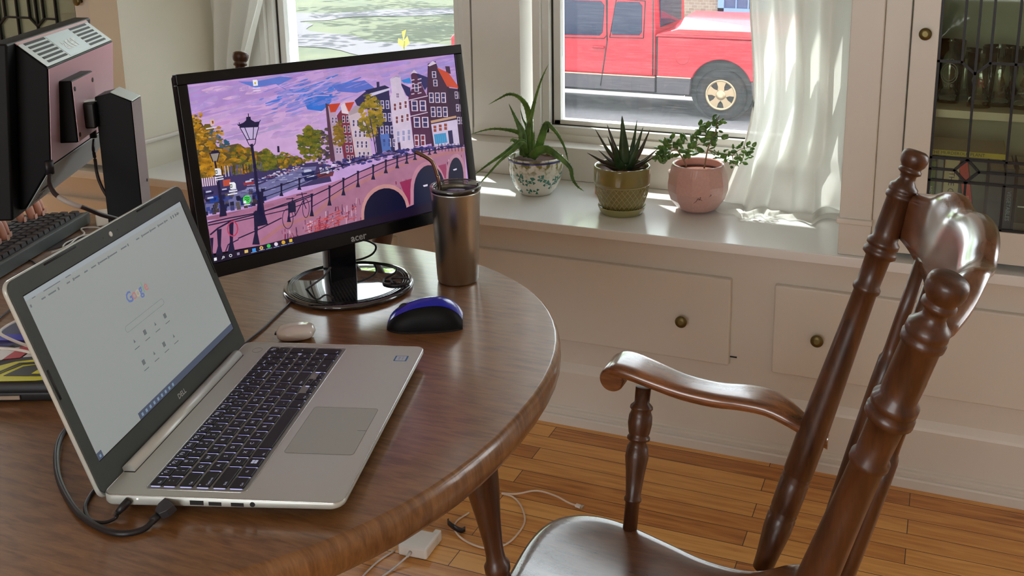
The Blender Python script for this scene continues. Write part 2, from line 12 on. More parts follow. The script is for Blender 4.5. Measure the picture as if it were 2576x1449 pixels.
# ------------------------------------------------------------ materials
def newmat(name):
    m=bpy.data.materials.new(name); m.use_nodes=True; nt=m.node_tree
    return m,nt,nt.nodes['Principled BSDF']
def setp(b,**k):
    for n,v in k.items():
        n={'rough':'Roughness','metal':'Metallic','spec':'Specular IOR Level','trans':'Transmission Weight','coat':'Coat Weight','coatr':'Coat Roughness','ior':'IOR','sheen':'Sheen Weight','alpha':'Alpha','sss':'Subsurface Weight'}[n]
        b.inputs[n].default_value=v
def mat(name,c,rough=.5,var=.06,vscale=30,bump=0,bscale=200,stretch=None,**k):
    """painted / moulded surface: base colour with slight procedural mottling"""
    m,nt,b=newmat(name); c=srgb(c)
    setp(b,rough=rough,**k)
    tc=nt.nodes.new('ShaderNodeTexCoord'); src=tc.outputs['Object']
    if stretch:
        mp=nt.nodes.new('ShaderNodeMapping'); mp.inputs['Scale'].default_value=stretch
        nt.links.new(src,mp.inputs['Vector']); src=mp.outputs['Vector']
    n=nt.nodes.new('ShaderNodeTexNoise'); n.inputs['Scale'].default_value=vscale; n.inputs['Detail'].default_value=4
    nt.links.new(src,n.inputs['Vector'])
    mx=nt.nodes.new('ShaderNodeMix'); mx.data_type='RGBA'
    mx.inputs[6].default_value=(*[x*(1-var) for x in c],1); mx.inputs[7].default_value=(*[min(1,x*(1+var)) for x in c],1)
    nt.links.new(n.outputs['Fac'],mx.inputs[0]); nt.links.new(mx.outputs[2],b.inputs['Base Color'])
    if bump:
        bp=nt.nodes.new('ShaderNodeBump'); bp.inputs['Strength'].default_value=bump; bp.inputs['Distance'].default_value=.002
        n2=nt.nodes.new('ShaderNodeTexNoise'); n2.inputs['Scale'].default_value=bscale; n2.inputs['Detail'].default_value=3
        nt.links.new(src,n2.inputs['Vector']); nt.links.new(n2.outputs['Fac'],bp.inputs['Height']); nt.links.new(bp.outputs['Normal'],b.inputs['Normal'])
    return m
def wood(name,dark,light,rough=.3,scale=(30,3,30),coat=.3,rot=0,ns=1.0,bump=.05):
    m,nt,b=newmat(name); setp(b,rough=rough,coat=coat,coatr=.15)
    tc=nt.nodes.new('ShaderNodeTexCoord'); mp=nt.nodes.new('ShaderNodeMapping'); mp.inputs['Scale'].default_value=scale; mp.inputs['Rotation'].default_value=(0,0,rot)
    nt.links.new(tc.outputs['Object'],mp.inputs['Vector'])
    n=nt.nodes.new('ShaderNodeTexNoise'); n.inputs['Scale'].default_value=2.2*ns; n.inputs['Detail'].default_value=7; n.inputs['Distortion'].default_value=.6
    n2=nt.nodes.new('ShaderNodeTexNoise'); n2.inputs['Scale'].default_value=14*ns; n2.inputs['Detail'].default_value=5
    nt.links.new(mp.outputs['Vector'],n.inputs['Vector']); nt.links.new(mp.outputs['Vector'],n2.inputs['Vector'])
    ad=nt.nodes.new('ShaderNodeMath'); ad.operation='MULTIPLY_ADD'; ad.inputs[1].default_value=.35
    nt.links.new(n2.outputs['Fac'],ad.inputs[0]); nt.links.new(n.outputs['Fac'],ad.inputs[2])
    cr=nt.nodes.new('ShaderNodeValToRGB'); cr.color_ramp.elements[0].position=.48; cr.color_ramp.elements[1].position=.88
    cr.color_ramp.elements[0].color=(*srgb(dark),1); cr.color_ramp.elements[1].color=(*srgb(light),1)
    nt.links.new(ad.outputs[0],cr.inputs[0]); nt.links.new(cr.outputs[0],b.inputs['Base Color'])
    bp=nt.nodes.new('ShaderNodeBump'); bp.inputs['Strength'].default_value=bump; bp.inputs['Distance'].default_value=.001
    nt.links.new(n2.outputs['Fac'],bp.inputs['Height']); nt.links.new(bp.outputs['Normal'],b.inputs['Normal'])
    return m
def glow(name,c,s=1.0):
    m=bpy.data.materials.new(name); m.use_nodes=True; nt=m.node_tree; nt.nodes.clear()
    o=nt.nodes.new('ShaderNodeOutputMaterial'); e=nt.nodes.new('ShaderNodeEmission'); e.inputs[0].default_value=(*srgb(c),1); e.inputs[1].default_value=s
    nt.links.new(e.outputs[0],o.inputs[0]); return m
def glass(name,tint=(235,240,238),gloss=.08,haze=0.0,streak=False):
    """thin pane: mostly see-through, a little mirror, optional woven-screen haze"""
    m=bpy.data.materials.new(name); m.use_nodes=True; nt=m.node_tree; nt.nodes.clear(); N=nt.nodes.new; L=nt.links.new
    o=N('ShaderNodeOutputMaterial'); t=N('ShaderNodeBsdfTransparent'); t.inputs[0].default_value=(*srgb(tint),1)
    g=N('ShaderNodeBsdfGlossy'); g.inputs['Roughness'].default_value=.02; g.inputs[0].default_value=(1,1,1,1)
    f=N('ShaderNodeFresnel'); f.inputs[0].default_value=1.45; mm=N('ShaderNodeMath'); mm.operation='MULTIPLY'; mm.inputs[1].default_value=gloss*12
    L(f.outputs[0],mm.inputs[0]); mx=N('ShaderNodeMixShader'); L(mm.outputs[0],mx.inputs[0]); L(t.outputs[0],mx.inputs[1]); L(g.outputs[0],mx.inputs[2]); out=mx
    if haze:
        d=N('ShaderNodeBsdfDiffuse'); d.inputs[0].default_value=(.8,.82,.88,1); tr=N('ShaderNodeBsdfTranslucent'); tr.inputs[0].default_value=(.8,.82,.88,1)
        md=N('ShaderNodeMixShader'); md.inputs[0].default_value=.6; L(d.outputs[0],md.inputs[1]); L(tr.outputs[0],md.inputs[2])
        tc=N('ShaderNodeTexCoord'); mp=N('ShaderNodeMapping'); mp.inputs['Scale'].default_value=(14,14,260); L(tc.outputs['Object'],mp.inputs['Vector'])
        n=N('ShaderNodeTexNoise'); n.inputs['Scale'].default_value=1.0; n.inputs['Detail'].default_value=6; n.inputs['Roughness'].default_value=.75; L(mp.outputs['Vector'],n.inputs['Vector'])
        r=N('ShaderNodeMapRange'); r.inputs[1].default_value=.45; r.inputs[2].default_value=.75; r.inputs[3].default_value=haze*.6; r.inputs[4].default_value=haze*2.0; L(n.outputs['Fac'],r.inputs[0])
        m2=N('ShaderNodeMixShader'); L(r.outputs[0],m2.inputs[0]); L(out.outputs[0],m2.inputs[1]); L(md.outputs[0],m2.inputs[2]); out=m2
    L(out.outputs[0],o.inputs[0]); return m
# ------------------------------------------------------------ geometry helpers
def frame(o,x,y,z=None):
    x=V(x).normalized(); y=V(y).normalized(); z=V(z).normalized() if z is not None else x.cross(y)
    return Matrix(((x[0],y[0],z[0],o[0]),(x[1],y[1],z[1],o[1]),(x[2],y[2],z[2],o[2]),(0,0,0,1)))
def T(x,y,z): return Matrix.Translation((x,y,z))
def RZ(a): return Matrix.Rotation(a,4,'Z')
class MB:
    def __init__(s): s.b=bmesh.new(); s.mi=0
    def _f(s,vs,sm=False):
        try: f=s.b.faces.new(vs)
        except ValueError: return None
        f.material_index=s.mi; f.smooth=sm; return f
    def box(s,x0,y0,z0,x1,y1,z1,M=None):
        M=M or Matrix(); vs=[s.b.verts.new(M@V((x,y,z))) for z in (z0,z1) for y in (y0,y1) for x in (x0,x1)]
        for i in ((0,2,3,1),(4,5,7,6),(0,1,5,4),(2,6,7,3),(0,4,6,2),(1,3,7,5)): s._f([vs[k] for k in i])
        return s
    def prism(s,pts,z0,z1,M=None,sm=False):
        M=M or Matrix(); a=[s.b.verts.new(M@V((p[0],p[1],z0))) for p in pts]; c=[s.b.verts.new(M@V((p[0],p[1],z1))) for p in pts]; n=len(pts)
        s._f(a[::-1]); s._f(c)
        for i in range(n): s._f([a[i],a[(i+1)%n],c[(i+1)%n],c[i]],sm)
        return s
    def face(s,pts,M=None):
        M=M or Matrix(); s._f([s.b.verts.new(M@V(p)) for p in pts]); return s
    def grid(s,P,sm=True,closeu=False,closev=False):
        G=[[s.b.verts.new(p) for p in r] for r in P]; n=len(G); m=len(G[0])
        for i in range(n if closeu else n-1):
            for j in range(m if closev else m-1): s._f([G[i][j],G[(i+1)%n][j],G[(i+1)%n][(j+1)%m],G[i][(j+1)%m]],sm)
        return G
    def lathe(s,prof,M=None,n=32,sm=True,capb=True,capt=True):
        M=M or Matrix()
        G=s.grid([[M@V((r*math.cos(2*PI*k/n),r*math.sin(2*PI*k/n),z)) for k in range(n)] for r,z in prof],sm,False,True)
        if capb: s._f(G[0][::-1])
        if capt: s._f(G[-1])
        return s
    def tube(s,pts,r,n=8,cap=True,closed=False,flat=1.0):
        pts=[V(p) for p in pts]; m=len(pts); rows=[]; up=V((0,0,1))
        for i,p in enumerate(pts):
            t=(pts[(i+1)%m]-pts[i-1]) if closed else (pts[min(i+1,m-1)]-pts[max(i-1,0)]); t.normalize()
            a=up-t*up.dot(t)
            if a.length<.1: a=V((1,0,0))-t*t.x
            a.normalize(); b=t.cross(a); rr=r[i] if isinstance(r,(list,tuple)) else r
            rows.append([p+a*math.sin(2*PI*k/n)*rr*flat+b*math.cos(2*PI*k/n)*rr for k in range(n)])
        G=s.grid(rows,True,closed,True)
        if cap and not closed: s._f(G[0]); s._f(G[-1][::-1])
        return s
    def add(s,me,M=None):
        M=M or Matrix(); vs=[s.b.verts.new(M@v.co) for v in me.vertices]
        for p in me.polygons: s._f([vs[i] for i in p.vertices])
        return s
    def build(s,name,mats,parent=None,M=None,bevel=0,seg=2,sub=0,weld=False,recalc=True):
        if weld: bmesh.ops.remove_doubles(s.b,verts=s.b.verts,dist=1e-5)
        if recalc: bmesh.ops.recalc_face_normals(s.b,faces=s.b.faces)
        me=bpy.data.meshes.new(name); s.b.to_mesh(me); s.b.free()
        for m in (mats if isinstance(mats,(list,tuple)) else [mats]): me.materials.append(m)
        o=bpy.data.objects.new(name,me); COL.objects.link(o)
        if parent: o.parent=parent
        if M is not None: o.matrix_basis=M
        if bevel:
            b=o.modifiers.new('Bevel','BEVEL'); b.width=bevel; b.segments=seg; b.limit_method='ANGLE'; b.angle_limit=.6
            for p in me.polygons: p.use_smooth=True
            w=o.modifiers.new('WN','WEIGHTED_NORMAL'); w.keep_sharp=False
        if sub: u=o.modifiers.new('Sub','SUBSURF'); u.levels=sub; u.render_levels=sub
        return o
def spline(pts,k=8):
    """Catmull-Rom through points"""
    P=[V(p) for p in pts]; P=[P[0]*2-P[1]]+P+[P[-1]*2-P[-2]]; o=[]
    for i in range(1,len(P)-2):
        for j in range(k):
            t=j/k; a,b,c,d=P[i-1],P[i],P[i+1],P[i+2]
            o.append(.5*((2*b)+(c-a)*t+(2*a-5*b+4*c-d)*t*t+(3*b-a-3*c+d)*t**3))
    o.append(P[-2]); return o
_tc={}
def textmesh(s,size,align='CENTER',bold=False):
    k=(s,size,align)
    if k in _tc: return _tc[k]
    cu=bpy.data.curves.new('t','FONT'); cu.body=s; cu.size=size; cu.align_x=align; cu.align_y='CENTER'; cu.resolution_u=2
    if bold: cu.offset=size*.02
    o=bpy.data.objects.new('t',cu); COL.objects.link(o); dg=bpy.context.evaluated_depsgraph_get(); dg.update()
    me=bpy.data.meshes.new_from_object(o.evaluated_get(dg)); bpy.data.objects.remove(o); _tc[k]=me; return me
def rrect(x0,y0,x1,y1,r,n=5):
    o=[]
    for cx,cy,a in ((x1-r,y1-r,0),(x0+r,y1-r,PI/2),(x0+r,y0+r,PI),(x1-r,y0+r,1.5*PI)):
        for i in range(n+1): t=a+PI/2*i/n; o.append((cx+r*math.cos(t),cy+r*math.sin(t)))
    return o
def tag(o,label=None,cat=None,group=None,kind=None):
    if label: o['label']=label
    if cat: o['category']=cat
    if group: o['group']=group
    if kind: o['kind']=kind
    return o
def thing(name,M,label,cat,group=None):
    o=bpy.data.objects.new(name,None); COL.objects.link(o); o.empty_display_size=.05; o.matrix_basis=M
    return tag(o,label,cat,group)
def struct(name,mb,m,**k): return tag(mb.build(name,m,**k),kind='structure')
def copytree(o,parent=None):
    c=o.copy(); COL.objects.link(c); c.parent=parent
    for ch in o.children: copytree(ch,c)
    return c
# ------------------------------------------------------------ camera
C=D['cam']; cam=bpy.data.cameras.new('camera'); co=bpy.data.objects.new('camera',cam); COL.objects.link(co); sc.camera=co
r,u,f=V(C['R']),V(C['U']),V(C['F'])
co.matrix_basis=Matrix(((r[0],u[0],-f[0],0),(r[1],u[1],-f[1],0),(r[2],u[2],-f[2],C['h']),(0,0,0,1)))
cam.sensor_fit='HORIZONTAL'; cam.sensor_width=36; cam.lens=C['lens']; cam.shift_x=C['sx']; cam.shift_y=C['sy']; cam.clip_start=.02; cam.clip_end=300
# ------------------------------------------------------------ light
sc.view_settings.view_transform='Standard'; sc.view_settings.look='None'; sc.view_settings.gamma=1; sc.view_settings.exposure=.35; sc.view_settings.use_curve_mapping=False
cy=sc.cycles; cy.use_denoising=True; cy.max_bounces=10; cy.diffuse_bounces=5; cy.glossy_bounces=4; cy.transparent_max_bounces=40; cy.transmission_bounces=8; cy.sample_clamp_indirect=6; cy.caustics_reflective=False; cy.caustics_refractive=False
w=bpy.data.worlds.new('sky'); sc.world=w; w.use_nodes=True; nt=w.node_tree
bg=nt.nodes['Background']; sky=nt.nodes.new('ShaderNodeTexSky'); sky.sky_type='HOSEK_WILKIE'; sky.turbidity=3; sky.ground_albedo=.4; sky.sun_direction=(.2,.4,.9)
mx=nt.nodes.new('ShaderNodeMix'); mx.data_type='RGBA'; mx.inputs[0].default_value=.55; mx.inputs[7].default_value=(1.0,1.0,.97,1)
nt.links.new(sky.outputs[0],mx.inputs[6]); nt.links.new(mx.outputs[2],bg.inputs[0]); bg.inputs[1].default_value=7.5
def sun_dir(az,el): return V((math.sin(az)*math.cos(el),math.cos(az)*math.cos(el),math.sin(el)))
sd=sun_dir(-.85,.98); sl=bpy.data.lights.new('sun','SUN'); sl.energy=16; sl.angle=.009; sl.color=(1,.95,.86)
so=bpy.data.objects.new('sun',sl); COL.objects.link(so); so.rotation_mode='QUATERNION'; so.rotation_quaternion=sd.to_track_quat('Z','Y'); so.location=(3,8,8)
def area(name,loc,tgt,sx,sy,e,c):
    l=bpy.data.lights.new(name,'AREA'); l.shape='RECTANGLE'; l.size=sx; l.size_y=sy; l.energy=e; l.color=c
    o=bpy.data.objects.new(name,l); COL.objects.link(o); o.location=loc; o.rotation_mode='QUATERNION'; o.rotation_quaternion=(V(loc)-V(tgt)).to_track_quat('Z','Y'); return o
# ---- the canal picture shown on the screen, drawn as flat shapes in the screen's own plane ----
def frange(a,b,s):
    o=[]
    while a<b: o.append(a); a+=s
    return o
def lins(a,b,n): return [a+(b-a)*i/(n-1) for i in range(n)]
c2=D['H2']; c3=D['H3']; W=[]; rnd=random.Random(5)
def mon(h,x,y):
    w=h[6]*x+h[7]*y+1
    return ((h[0]*x+h[1]*y+h[2])/w,(h[3]*x+h[4]*y+h[5])/w)
def poly(l,col,pts,cv=c2): W.append((l,col,[mon(cv,*p) for p in pts]))
def stroke(l,col,pts,w,cv=c2):
    P=[mon(cv,*p) for p in pts]; w=w/4900
    for a,b in zip(P,P[1:]):
        dx,dy=b[0]-a[0],b[1]-a[1]; L=math.hypot(dx,dy)+1e-9; nx,ny=-dy/L*w/2,dx/L*w/2; ex,ey=dx/L*w*.3,dy/L*w*.3
        W.append((l,col,[(a[0]-nx-ex,a[1]-ny-ey),(b[0]-nx+ex,b[1]-ny+ey),(b[0]+nx+ex,b[1]+ny+ey),(a[0]+nx-ex,a[1]+ny-ey)]))
def blobs(l,cols,reg,n,r,cv=c2,asp=.6):
    xs=[p[0] for p in reg];ys=[p[1] for p in reg]
    def inside(x,y):
        c=False;j=len(reg)-1
        for i in range(len(reg)):
            xi,yi=reg[i];xj,yj=reg[j]
            if (yi>y)!=(yj>y) and x<(xj-xi)*(y-yi)/(yj-yi)+xi: c=not c
            j=i
        return c
    k=0;t=0
    while k<n and t<n*30:
        t+=1
        x=rnd.uniform(min(xs),max(xs));y=rnd.uniform(min(ys),max(ys))
        if not inside(x,y): continue
        k+=1; rr=r*rnd.uniform(.5,1.2); a0=rnd.uniform(0,6.28)
        poly(l,rnd.choice(cols),[(x+rr*math.cos(a0+a)*rnd.uniform(.7,1.2),y+rr*asp*math.sin(a0+a)*rnd.uniform(.7,1.2)) for a in (0,1.26,2.5,3.77,5.03)],cv)
# sky
poly(0,(196,158,214),[(100,330),(2300,80),(2420,1300),(300,1500)])
poly(1,(176,140,205),[(130,380),(900,280),(1000,420),(500,560),(170,640)])
poly(1,(206,166,214),[(170,640),(700,500),(1200,620),(1250,900),(300,900)])
poly(1,(190,150,205),[(1200,120),(2300,90),(2330,500),(1800,420),(1300,520)])
for i in range(60):
    x=rnd.uniform(200,2300);y=rnd.uniform(330-x*.1,760-x*.12); w=rnd.uniform(60,220);h=rnd.uniform(10,30)
    c=rnd.choice([(210,172,218),(180,146,208),(200,160,220),(168,150,215),(215,176,214)])
    poly(2,c,[(x+w*math.cos(a)*rnd.uniform(.7,1.1),y-w*math.cos(a)*.15+h*math.sin(a)*rnd.uniform(.7,1.3)) for a in frange(0,6.2,.7)])
def skycol(x,y):
    t=max(0,min(1,(y-150)/700.0)); k=.5+.5*math.sin(x*.004+y*.011)*math.cos(x*.0023-y*.006); a=(184+26*t,150+20*t,208+6*t); b_=(160+20*t,132+18*t,202); return tuple(int(a[i]*(1-k)+b_[i]*k+rnd.uniform(-7,7)) for i in range(3))
for i in range(420):
    x=rnd.uniform(150,2330);y=rnd.uniform(360-x*.11,900-x*.15); w=rnd.uniform(30,110);h=rnd.uniform(5,16)
    poly(2,skycol(x,y),[(x+w*math.cos(a)*rnd.uniform(.7,1.1),y-w*math.cos(a)*.22+h*math.sin(a)*rnd.uniform(.6,1.3)) for a in frange(0,6.2,.7)])
for P in [[(560,330),(700,330),(900,290),(1000,300),(880,360),(960,400),(1150,380),(1240,420),(1310,440),(1300,490),(1230,560),(1120,550),(1070,490),(1060,440),(960,410),(860,350),(700,380)],]:
    poly(3,(96,120,205),P)
poly(4,(52,122,214),[(960,395),(1060,380),(1150,400),(1080,425),(1000,425)])
poly(4,(46,112,208),[(1075,470),(1160,450),(1300,440),(1290,500),(1220,565),(1110,550)])
poly(4,(90,110,200),[(1300,360),(1560,320),(1640,380),(1500,420),(1350,410)])
for i in range(150):
    x=rnd.gauss(1120,170);y=430-(x-1120)*.18+rnd.gauss(0,52); w=rnd.uniform(20,80);h=rnd.uniform(4,11)
    poly(4,rnd.choice([(70,110,205),(110,125,208),(150,142,212),(176,152,216),(60,120,212),(130,130,210)]),[(x+w*math.cos(a)*rnd.uniform(.7,1.1),y-w*math.cos(a)*.3+h*math.sin(a)*rnd.uniform(.6,1.3)) for a in frange(0,6.2,.7)])
stroke(5,(186,160,222),[(950,430),(1100,420),(1200,370),(1300,300)],12)
stroke(5,(186,160,222),[(1080,470),(1180,440),(1280,440)],9)
poly(4,(40,130,205),[(1850,320),(1920,300),(1930,345),(1870,340)])
# far trees behind the canal
cy=[(150,100,24),(176,122,26),(120,92,30),(92,80,36),(196,140,36)]
cg=[(70,84,34),(96,100,36),(120,116,36),(58,62,34),(140,118,30)]
poly(6,(86,72,40),[(190,620),(260,640),(330,740),(400,850),(560,820),(700,900),(760,870),(860,930),(1000,920),(1060,930),(1100,980),(900,1010),(260,1090)])
blobs(7,cy,[(190,600),(300,650),(380,740),(480,880),(540,1000),(400,1080),(250,1090),(200,760)],230,30)
blobs(7,[(60,110,150),(30,90,120),(60,80,90),(140,110,40)],[(280,720),(400,730),(500,830),(480,880),(380,830)],40,20)
blobs(8,cy+[(210,160,60)],[(190,580),(290,580),(250,700),(420,690),(450,740),(300,800),(220,780)],60,18)
blobs(7,cy+cg,[(500,880),(560,820),(700,880),(700,1040),(540,1060)],110,26)
blobs(7,cg,[(720,900),(780,860),(860,920),(860,1020),(720,1040)],80,24)
blobs(7,cg+cy,[(870,920),(920,890),(1060,930),(1100,960),(900,1020)],80,18)
poly(7,(36,30,60),[(870,840),(886,840),(890,890),(872,890)])
blobs(8,cg,[(1040,760),(1120,680),(1200,720),(1210,900),(1150,980),(1050,890)],170,26)
blobs(7,[(110,90,60),(80,70,60),(60,50,70)],[(1210,720),(1300,700),(1300,930),(1200,960)],60,22)
# left houses and boats below trees
poly(6,(60,50,96),[(250,1080),(760,1010),(1250,960),(1300,1120),(720,1230),(280,1260)])
for i in range(8): poly(8,(226,196,214),[(272+i*17,1095-i*2),(282+i*17,1093-i*2),(290+i*17,1160-i*2),(280+i*17,1162-i*2)])
for i in range(14): stroke(9,rnd.choice([(30,24,60),(200,190,220),(90,80,140)]),[(430+i*24,1000-i*2),(440+i*24,1085-i*4)],rnd.uniform(4,9))
poly(8,(190,80,60),[(440,1110),(500,1100),(500,1150),(445,1160)])
# canal water
poly(9,(112,110,158),[(720,1150),(860,1090),(1060,1010),(1180,1000),(1150,1110),(1000,1180),(760,1280),(480,1350),(300,1380),(290,1290),(560,1200)])
for i in range(90):
    x=rnd.uniform(480,1160);y=1040+ (1160-x)*.28+rnd.uniform(-40,50)
    stroke(10,rnd.choice([(150,150,196),(86,84,130),(170,170,206),(96,92,120)]),[(x,y),(x+rnd.uniform(20,60),y-rnd.uniform(2,8))],rnd.uniform(3,7))
for i in range(70):
    x=rnd.uniform(290,760);y=1310-(x-290)*.2+rnd.uniform(-60,60)
    poly(10,rnd.choice([(34,40,96),(60,70,140),(90,80,80),(70,56,60),(28,28,60)]),[(x,y),(x+30,y-6),(x+34,y+26),(x+2,y+30)])
poly(11,(30,64,150),[(330,1240),(400,1230),(410,1280),(340,1290)])
def boat(x,y,w,c,l=11):
    poly(l,c,[(x,y),(x+w,y-w*.16),(x+w*.92,y+w*.12),(x+w*.08,y+w*.24)])
    poly(l+1,(190,190,220),[(x+w*.2,y-w*.16),(x+w*.7,y-w*.24),(x+w*.75,y-w*.1),(x+w*.2,y)])
for x,y,w,c in [(735,1100,60,(60,60,110)),(790,1080,60,(130,70,90)),(850,1050,60,(40,40,90)),(900,1030,50,(70,60,110)),(600,1130,90,(150,50,60)),(640,1110,60,(50,50,100)),(420,1190,70,(30,30,80)),(290,1210,80,(26,26,70)),(1060,1050,110,(28,34,84)),(1080,1090,110,(24,30,80)),(1180,1060,140,(110,50,60)),(1230,1020,100,(40,40,90)),(300,1260,90,(24,24,66))]: boat(x,y,w,c)
blobs(12,[(200,190,220),(230,220,240),(40,40,90),(120,60,80),(60,60,120)],[(1210,960),(1400,930),(1500,980),(1300,1060),(1180,1040)],80,14)
blobs(12,[(200,190,220),(40,40,90),(160,120,140),(60,60,120)],[(700,1100),(1100,970),(1110,1010),(760,1120)],70,12)
# houses on the right, back to front
def bld(l,col,pts): poly(l,col,pts)
def wins(l,x0,y0,x1,y1,dx,dy,nx,ny,w,h,glass=(50,48,90),fr=(220,200,222),sl=0):
    # grid from (x0,y0), step across (dx,sl) and down dy with slight drift
    for j in range(ny):
        for i in range(nx):
            x=x0+i*dx+j*(x1-x0)/max(1,ny-1); y=y0+i*sl+j*dy
            poly(l,fr,[(x,y),(x+w,y+sl*.3),(x+w+h*.06,y+h),(x+h*.06,y+h)])
            poly(l+1,glass,[(x+w*.16,y+h*.08),(x+w*.84,y+h*.08),(x+w*.86,y+h*.46),(x+w*.2,y+h*.46)])
            poly(l+1,glass,[(x+w*.2,y+h*.54),(x+w*.86,y+h*.54),(x+w*.88,y+h*.93),(x+w*.24,y+h*.93)])
bld(12,(84,50,72),[(1250,500),(1290,520),(1340,960),(1290,960)])
bld(13,(180,150,176),[(1270,520),(1330,570),(1400,960),(1330,970)])
poly(14,(196,62,40),[(1275,510),(1370,500),(1330,570),(1290,575)])
wins(15,1300,610,1335,900,26,80,2,4,15,50)
bld(14,(120,44,66),[(1340,600),(1400,520),(1440,590),(1490,950),(1400,960)])
poly(15,(200,66,44),[(1405,500),(1480,490),(1440,570),(1420,560)])
poly(15,(222,200,212),[(1370,520),(1400,500),(1420,540),(1440,590),(1380,580)])
wins(16,1382,600,1420,920,32,78,2,5,20,56,(60,40,70))
bld(15,(202,180,190),[(1430,580),(1500,520),(1560,540),(1620,920),(1490,950)])
poly(16,(170,150,160),[(1430,575),(1490,520),(1550,530),(1540,560),(1440,600)])
wins(17,1462,630,1510,900,34,84,3,4,20,58,(70,66,110))
bld(14,(46,40,92),[(1480,480),(1590,390),(1620,440),(1600,560),(1560,540),(1500,520)])
bld(15,(38,32,78),[(1600,420),(1750,380),(1800,880),(1660,910)])
poly(16,(206,196,224),[(1600,425),(1760,380),(1762,396),(1606,450)])
poly(14,(34,30,74),[(1560,400),(1720,360),(1760,380),(1600,425)])
stroke(15,(40,34,80),[(1665,340),(1668,400)],26)
wins(17,1645,480,1700,880,40,100,3,4,26,66,(60,60,120))
poly(18,(80,110,180),[(1680,750),(1750,740),(1770,880),(1700,890)])
# white stepped gable house
poly(18,(208,190,214),[(1760,310),(1800,285),(1842,290),(1850,360),(1880,440),(1900,470),(1950,860),(1800,870),(1760,460),(1775,420)])
poly(19,(170,150,184),[(1768,312),(1805,282),(1840,292),(1838,300),(1804,294)])
poly(14,(36,34,90),[(1840,340),(1920,380),(1930,470),(1890,440)])
wins(20,1785,500,1800,600,42,102,3,2,26,62,(120,60,70),(224,204,222),-10)
wins(20,1802,420,1802,420,40,60,1,1,34,40,(150,130,160))
wins(20,1810,716,1812,716,42,100,3,1,28,96,(150,150,190),(214,198,222),-6)
stroke(20,(60,30,70),[(1830,810),(1836,866)],24)
# purple stepped house
poly(19,(78,32,70),[(1905,460),(1935,380),(1925,280),(1950,240),(1980,270),(1985,300),(2030,400),(2050,440),(2090,820),(1950,850)])
poly(19,(40,36,92),[(1960,260),(2065,300),(2055,370),(2035,400)])
poly(20,(214,196,220),[(1920,270),(1950,236),(1980,268),(1948,262)])
for y in (320,350,385,430): stroke(20,(206,186,210),[(1930,y),(1950,y-4)],9); stroke(20,(206,186,210),[(1980,y-6),(2006,y-12)],9)
wins(21,1950,350,1950,350,40,60,1,1,34,60)
wins(21,1926,480,1945,620,66,130,2,2,50,84,(56,50,100))
for y in (470,600): stroke(22,(216,196,220),[(1910,y+8),(2056,y-26)],7)
wins(21,1950,750,1950,750,50,80,2,1,36,90,(120,40,60))
# brown corner house
poly(20,(62,26,58),[(2058,190),(2120,170),(2140,230),(2240,400),(2300,420),(2340,840),(2090,850),(2050,480)])
poly(21,(200,70,40),[(2130,220),(2220,260),(2300,370),(2300,384),(2210,370)])
poly(21,(60,28,60),[(2195,210),(2230,210),(2240,270),(2205,262)])
poly(22,(214,196,220),[(2056,205),(2095,168),(2128,186),(2072,210)])
poly(21,(48,22,52),[(2210,380),(2310,390),(2350,830),(2250,840)])
wins(22,2090,250,2100,320,40,66,1,2,32,52)
wins(22,2066,418,2080,532,48,112,3,2,36,80,(56,50,96))
wins(22,2270,410,2290,610,30,100,2,3,22,56,(60,50,90))
poly(22,(190,150,120),[(2080,640),(2280,600),(2286,616),(2084,660)])
poly(22,(206,190,220),[(2084,668),(2288,630),(2310,830),(2110,845)])
wins(23,2096,674,2096,674,42,60,3,1,34,58,(150,70,50),(206,190,220),-8)
poly(23,(70,150,200),[(2106,748),(2200,735),(2214,812),(2116,826)])
for i in range(6): stroke(24,(40,110,170),[(2112+i*16,750),(2122+i*16,818)],3)
poly(23,(40,34,80),[(2216,720),(2250,714),(2262,820),(2228,826)])
# street trees
blobs(23,[(120,108,40),(150,124,36),(96,90,40),(176,140,50)],[(1560,430),(1610,410),(1680,500),(1710,640),(1660,760),(1580,780),(1520,680),(1530,540)],170,24)
stroke(24,(50,40,70),[(1600,620),(1630,780),(1650,900)],9); stroke(24,(50,40,70),[(1660,700),(1640,830)],6); stroke(24,(50,40,70),[(1560,640),(1615,800)],5)
blobs(23,[(130,100,40),(150,116,40),(100,84,40)],[(1320,660),(1370,640),(1400,780),(1370,860),(1310,820)],80,20)
# quay life
blobs(22,[(40,38,96),(60,60,130),(30,28,70),(150,120,160),(96,80,140)],[(1340,960),(1700,890),(2100,840),(2330,830),(2330,870),(1700,940),(1400,1010)],160,22)
# bridge: road, parapet, wall
poly(24,(176,116,150),[(760,1290),(1150,1180),(1500,1060),(1700,960),(2000,880),(2340,850),(2350,880),(1950,960),(1600,1080),(1300,1250),(1150,1400),(760,1620),(300,1700),(290,1450)])
poly(24,(150,96,124),[(300,1400),(560,1350),(830,1290),(1150,1180),(1150,1195),(850,1310),(560,1390),(300,1430)])
poly(25,(176,116,124),[(2350,850),(2350,885),(1950,960),(1640,1090),(1350,1230),(1180,1390),(900,1490),(750,1610),(700,1610),(880,1470),(1150,1370),(1320,1215),(1640,1060),(1950,940)])
poly(24,(168,112,140),[(2350,880),(2365,1300),(1500,1500),(800,1700),(760,1610),(900,1490),(1180,1390),(1350,1230),(1640,1090),(1950,960)])
for i in range(420):
    x=rnd.uniform(900,2340); y0=1500-(x-900)*.42; y=y0+rnd.uniform(0,320)
    stroke(25,rnd.choice([(120,40,76),(206,164,186),(180,120,150),(100,48,80),(214,176,192),(140,50,84),(90,50,90)]),[(x,y),(x+rnd.uniform(-4,8),y+rnd.uniform(15,60))],rnd.uniform(4,12))
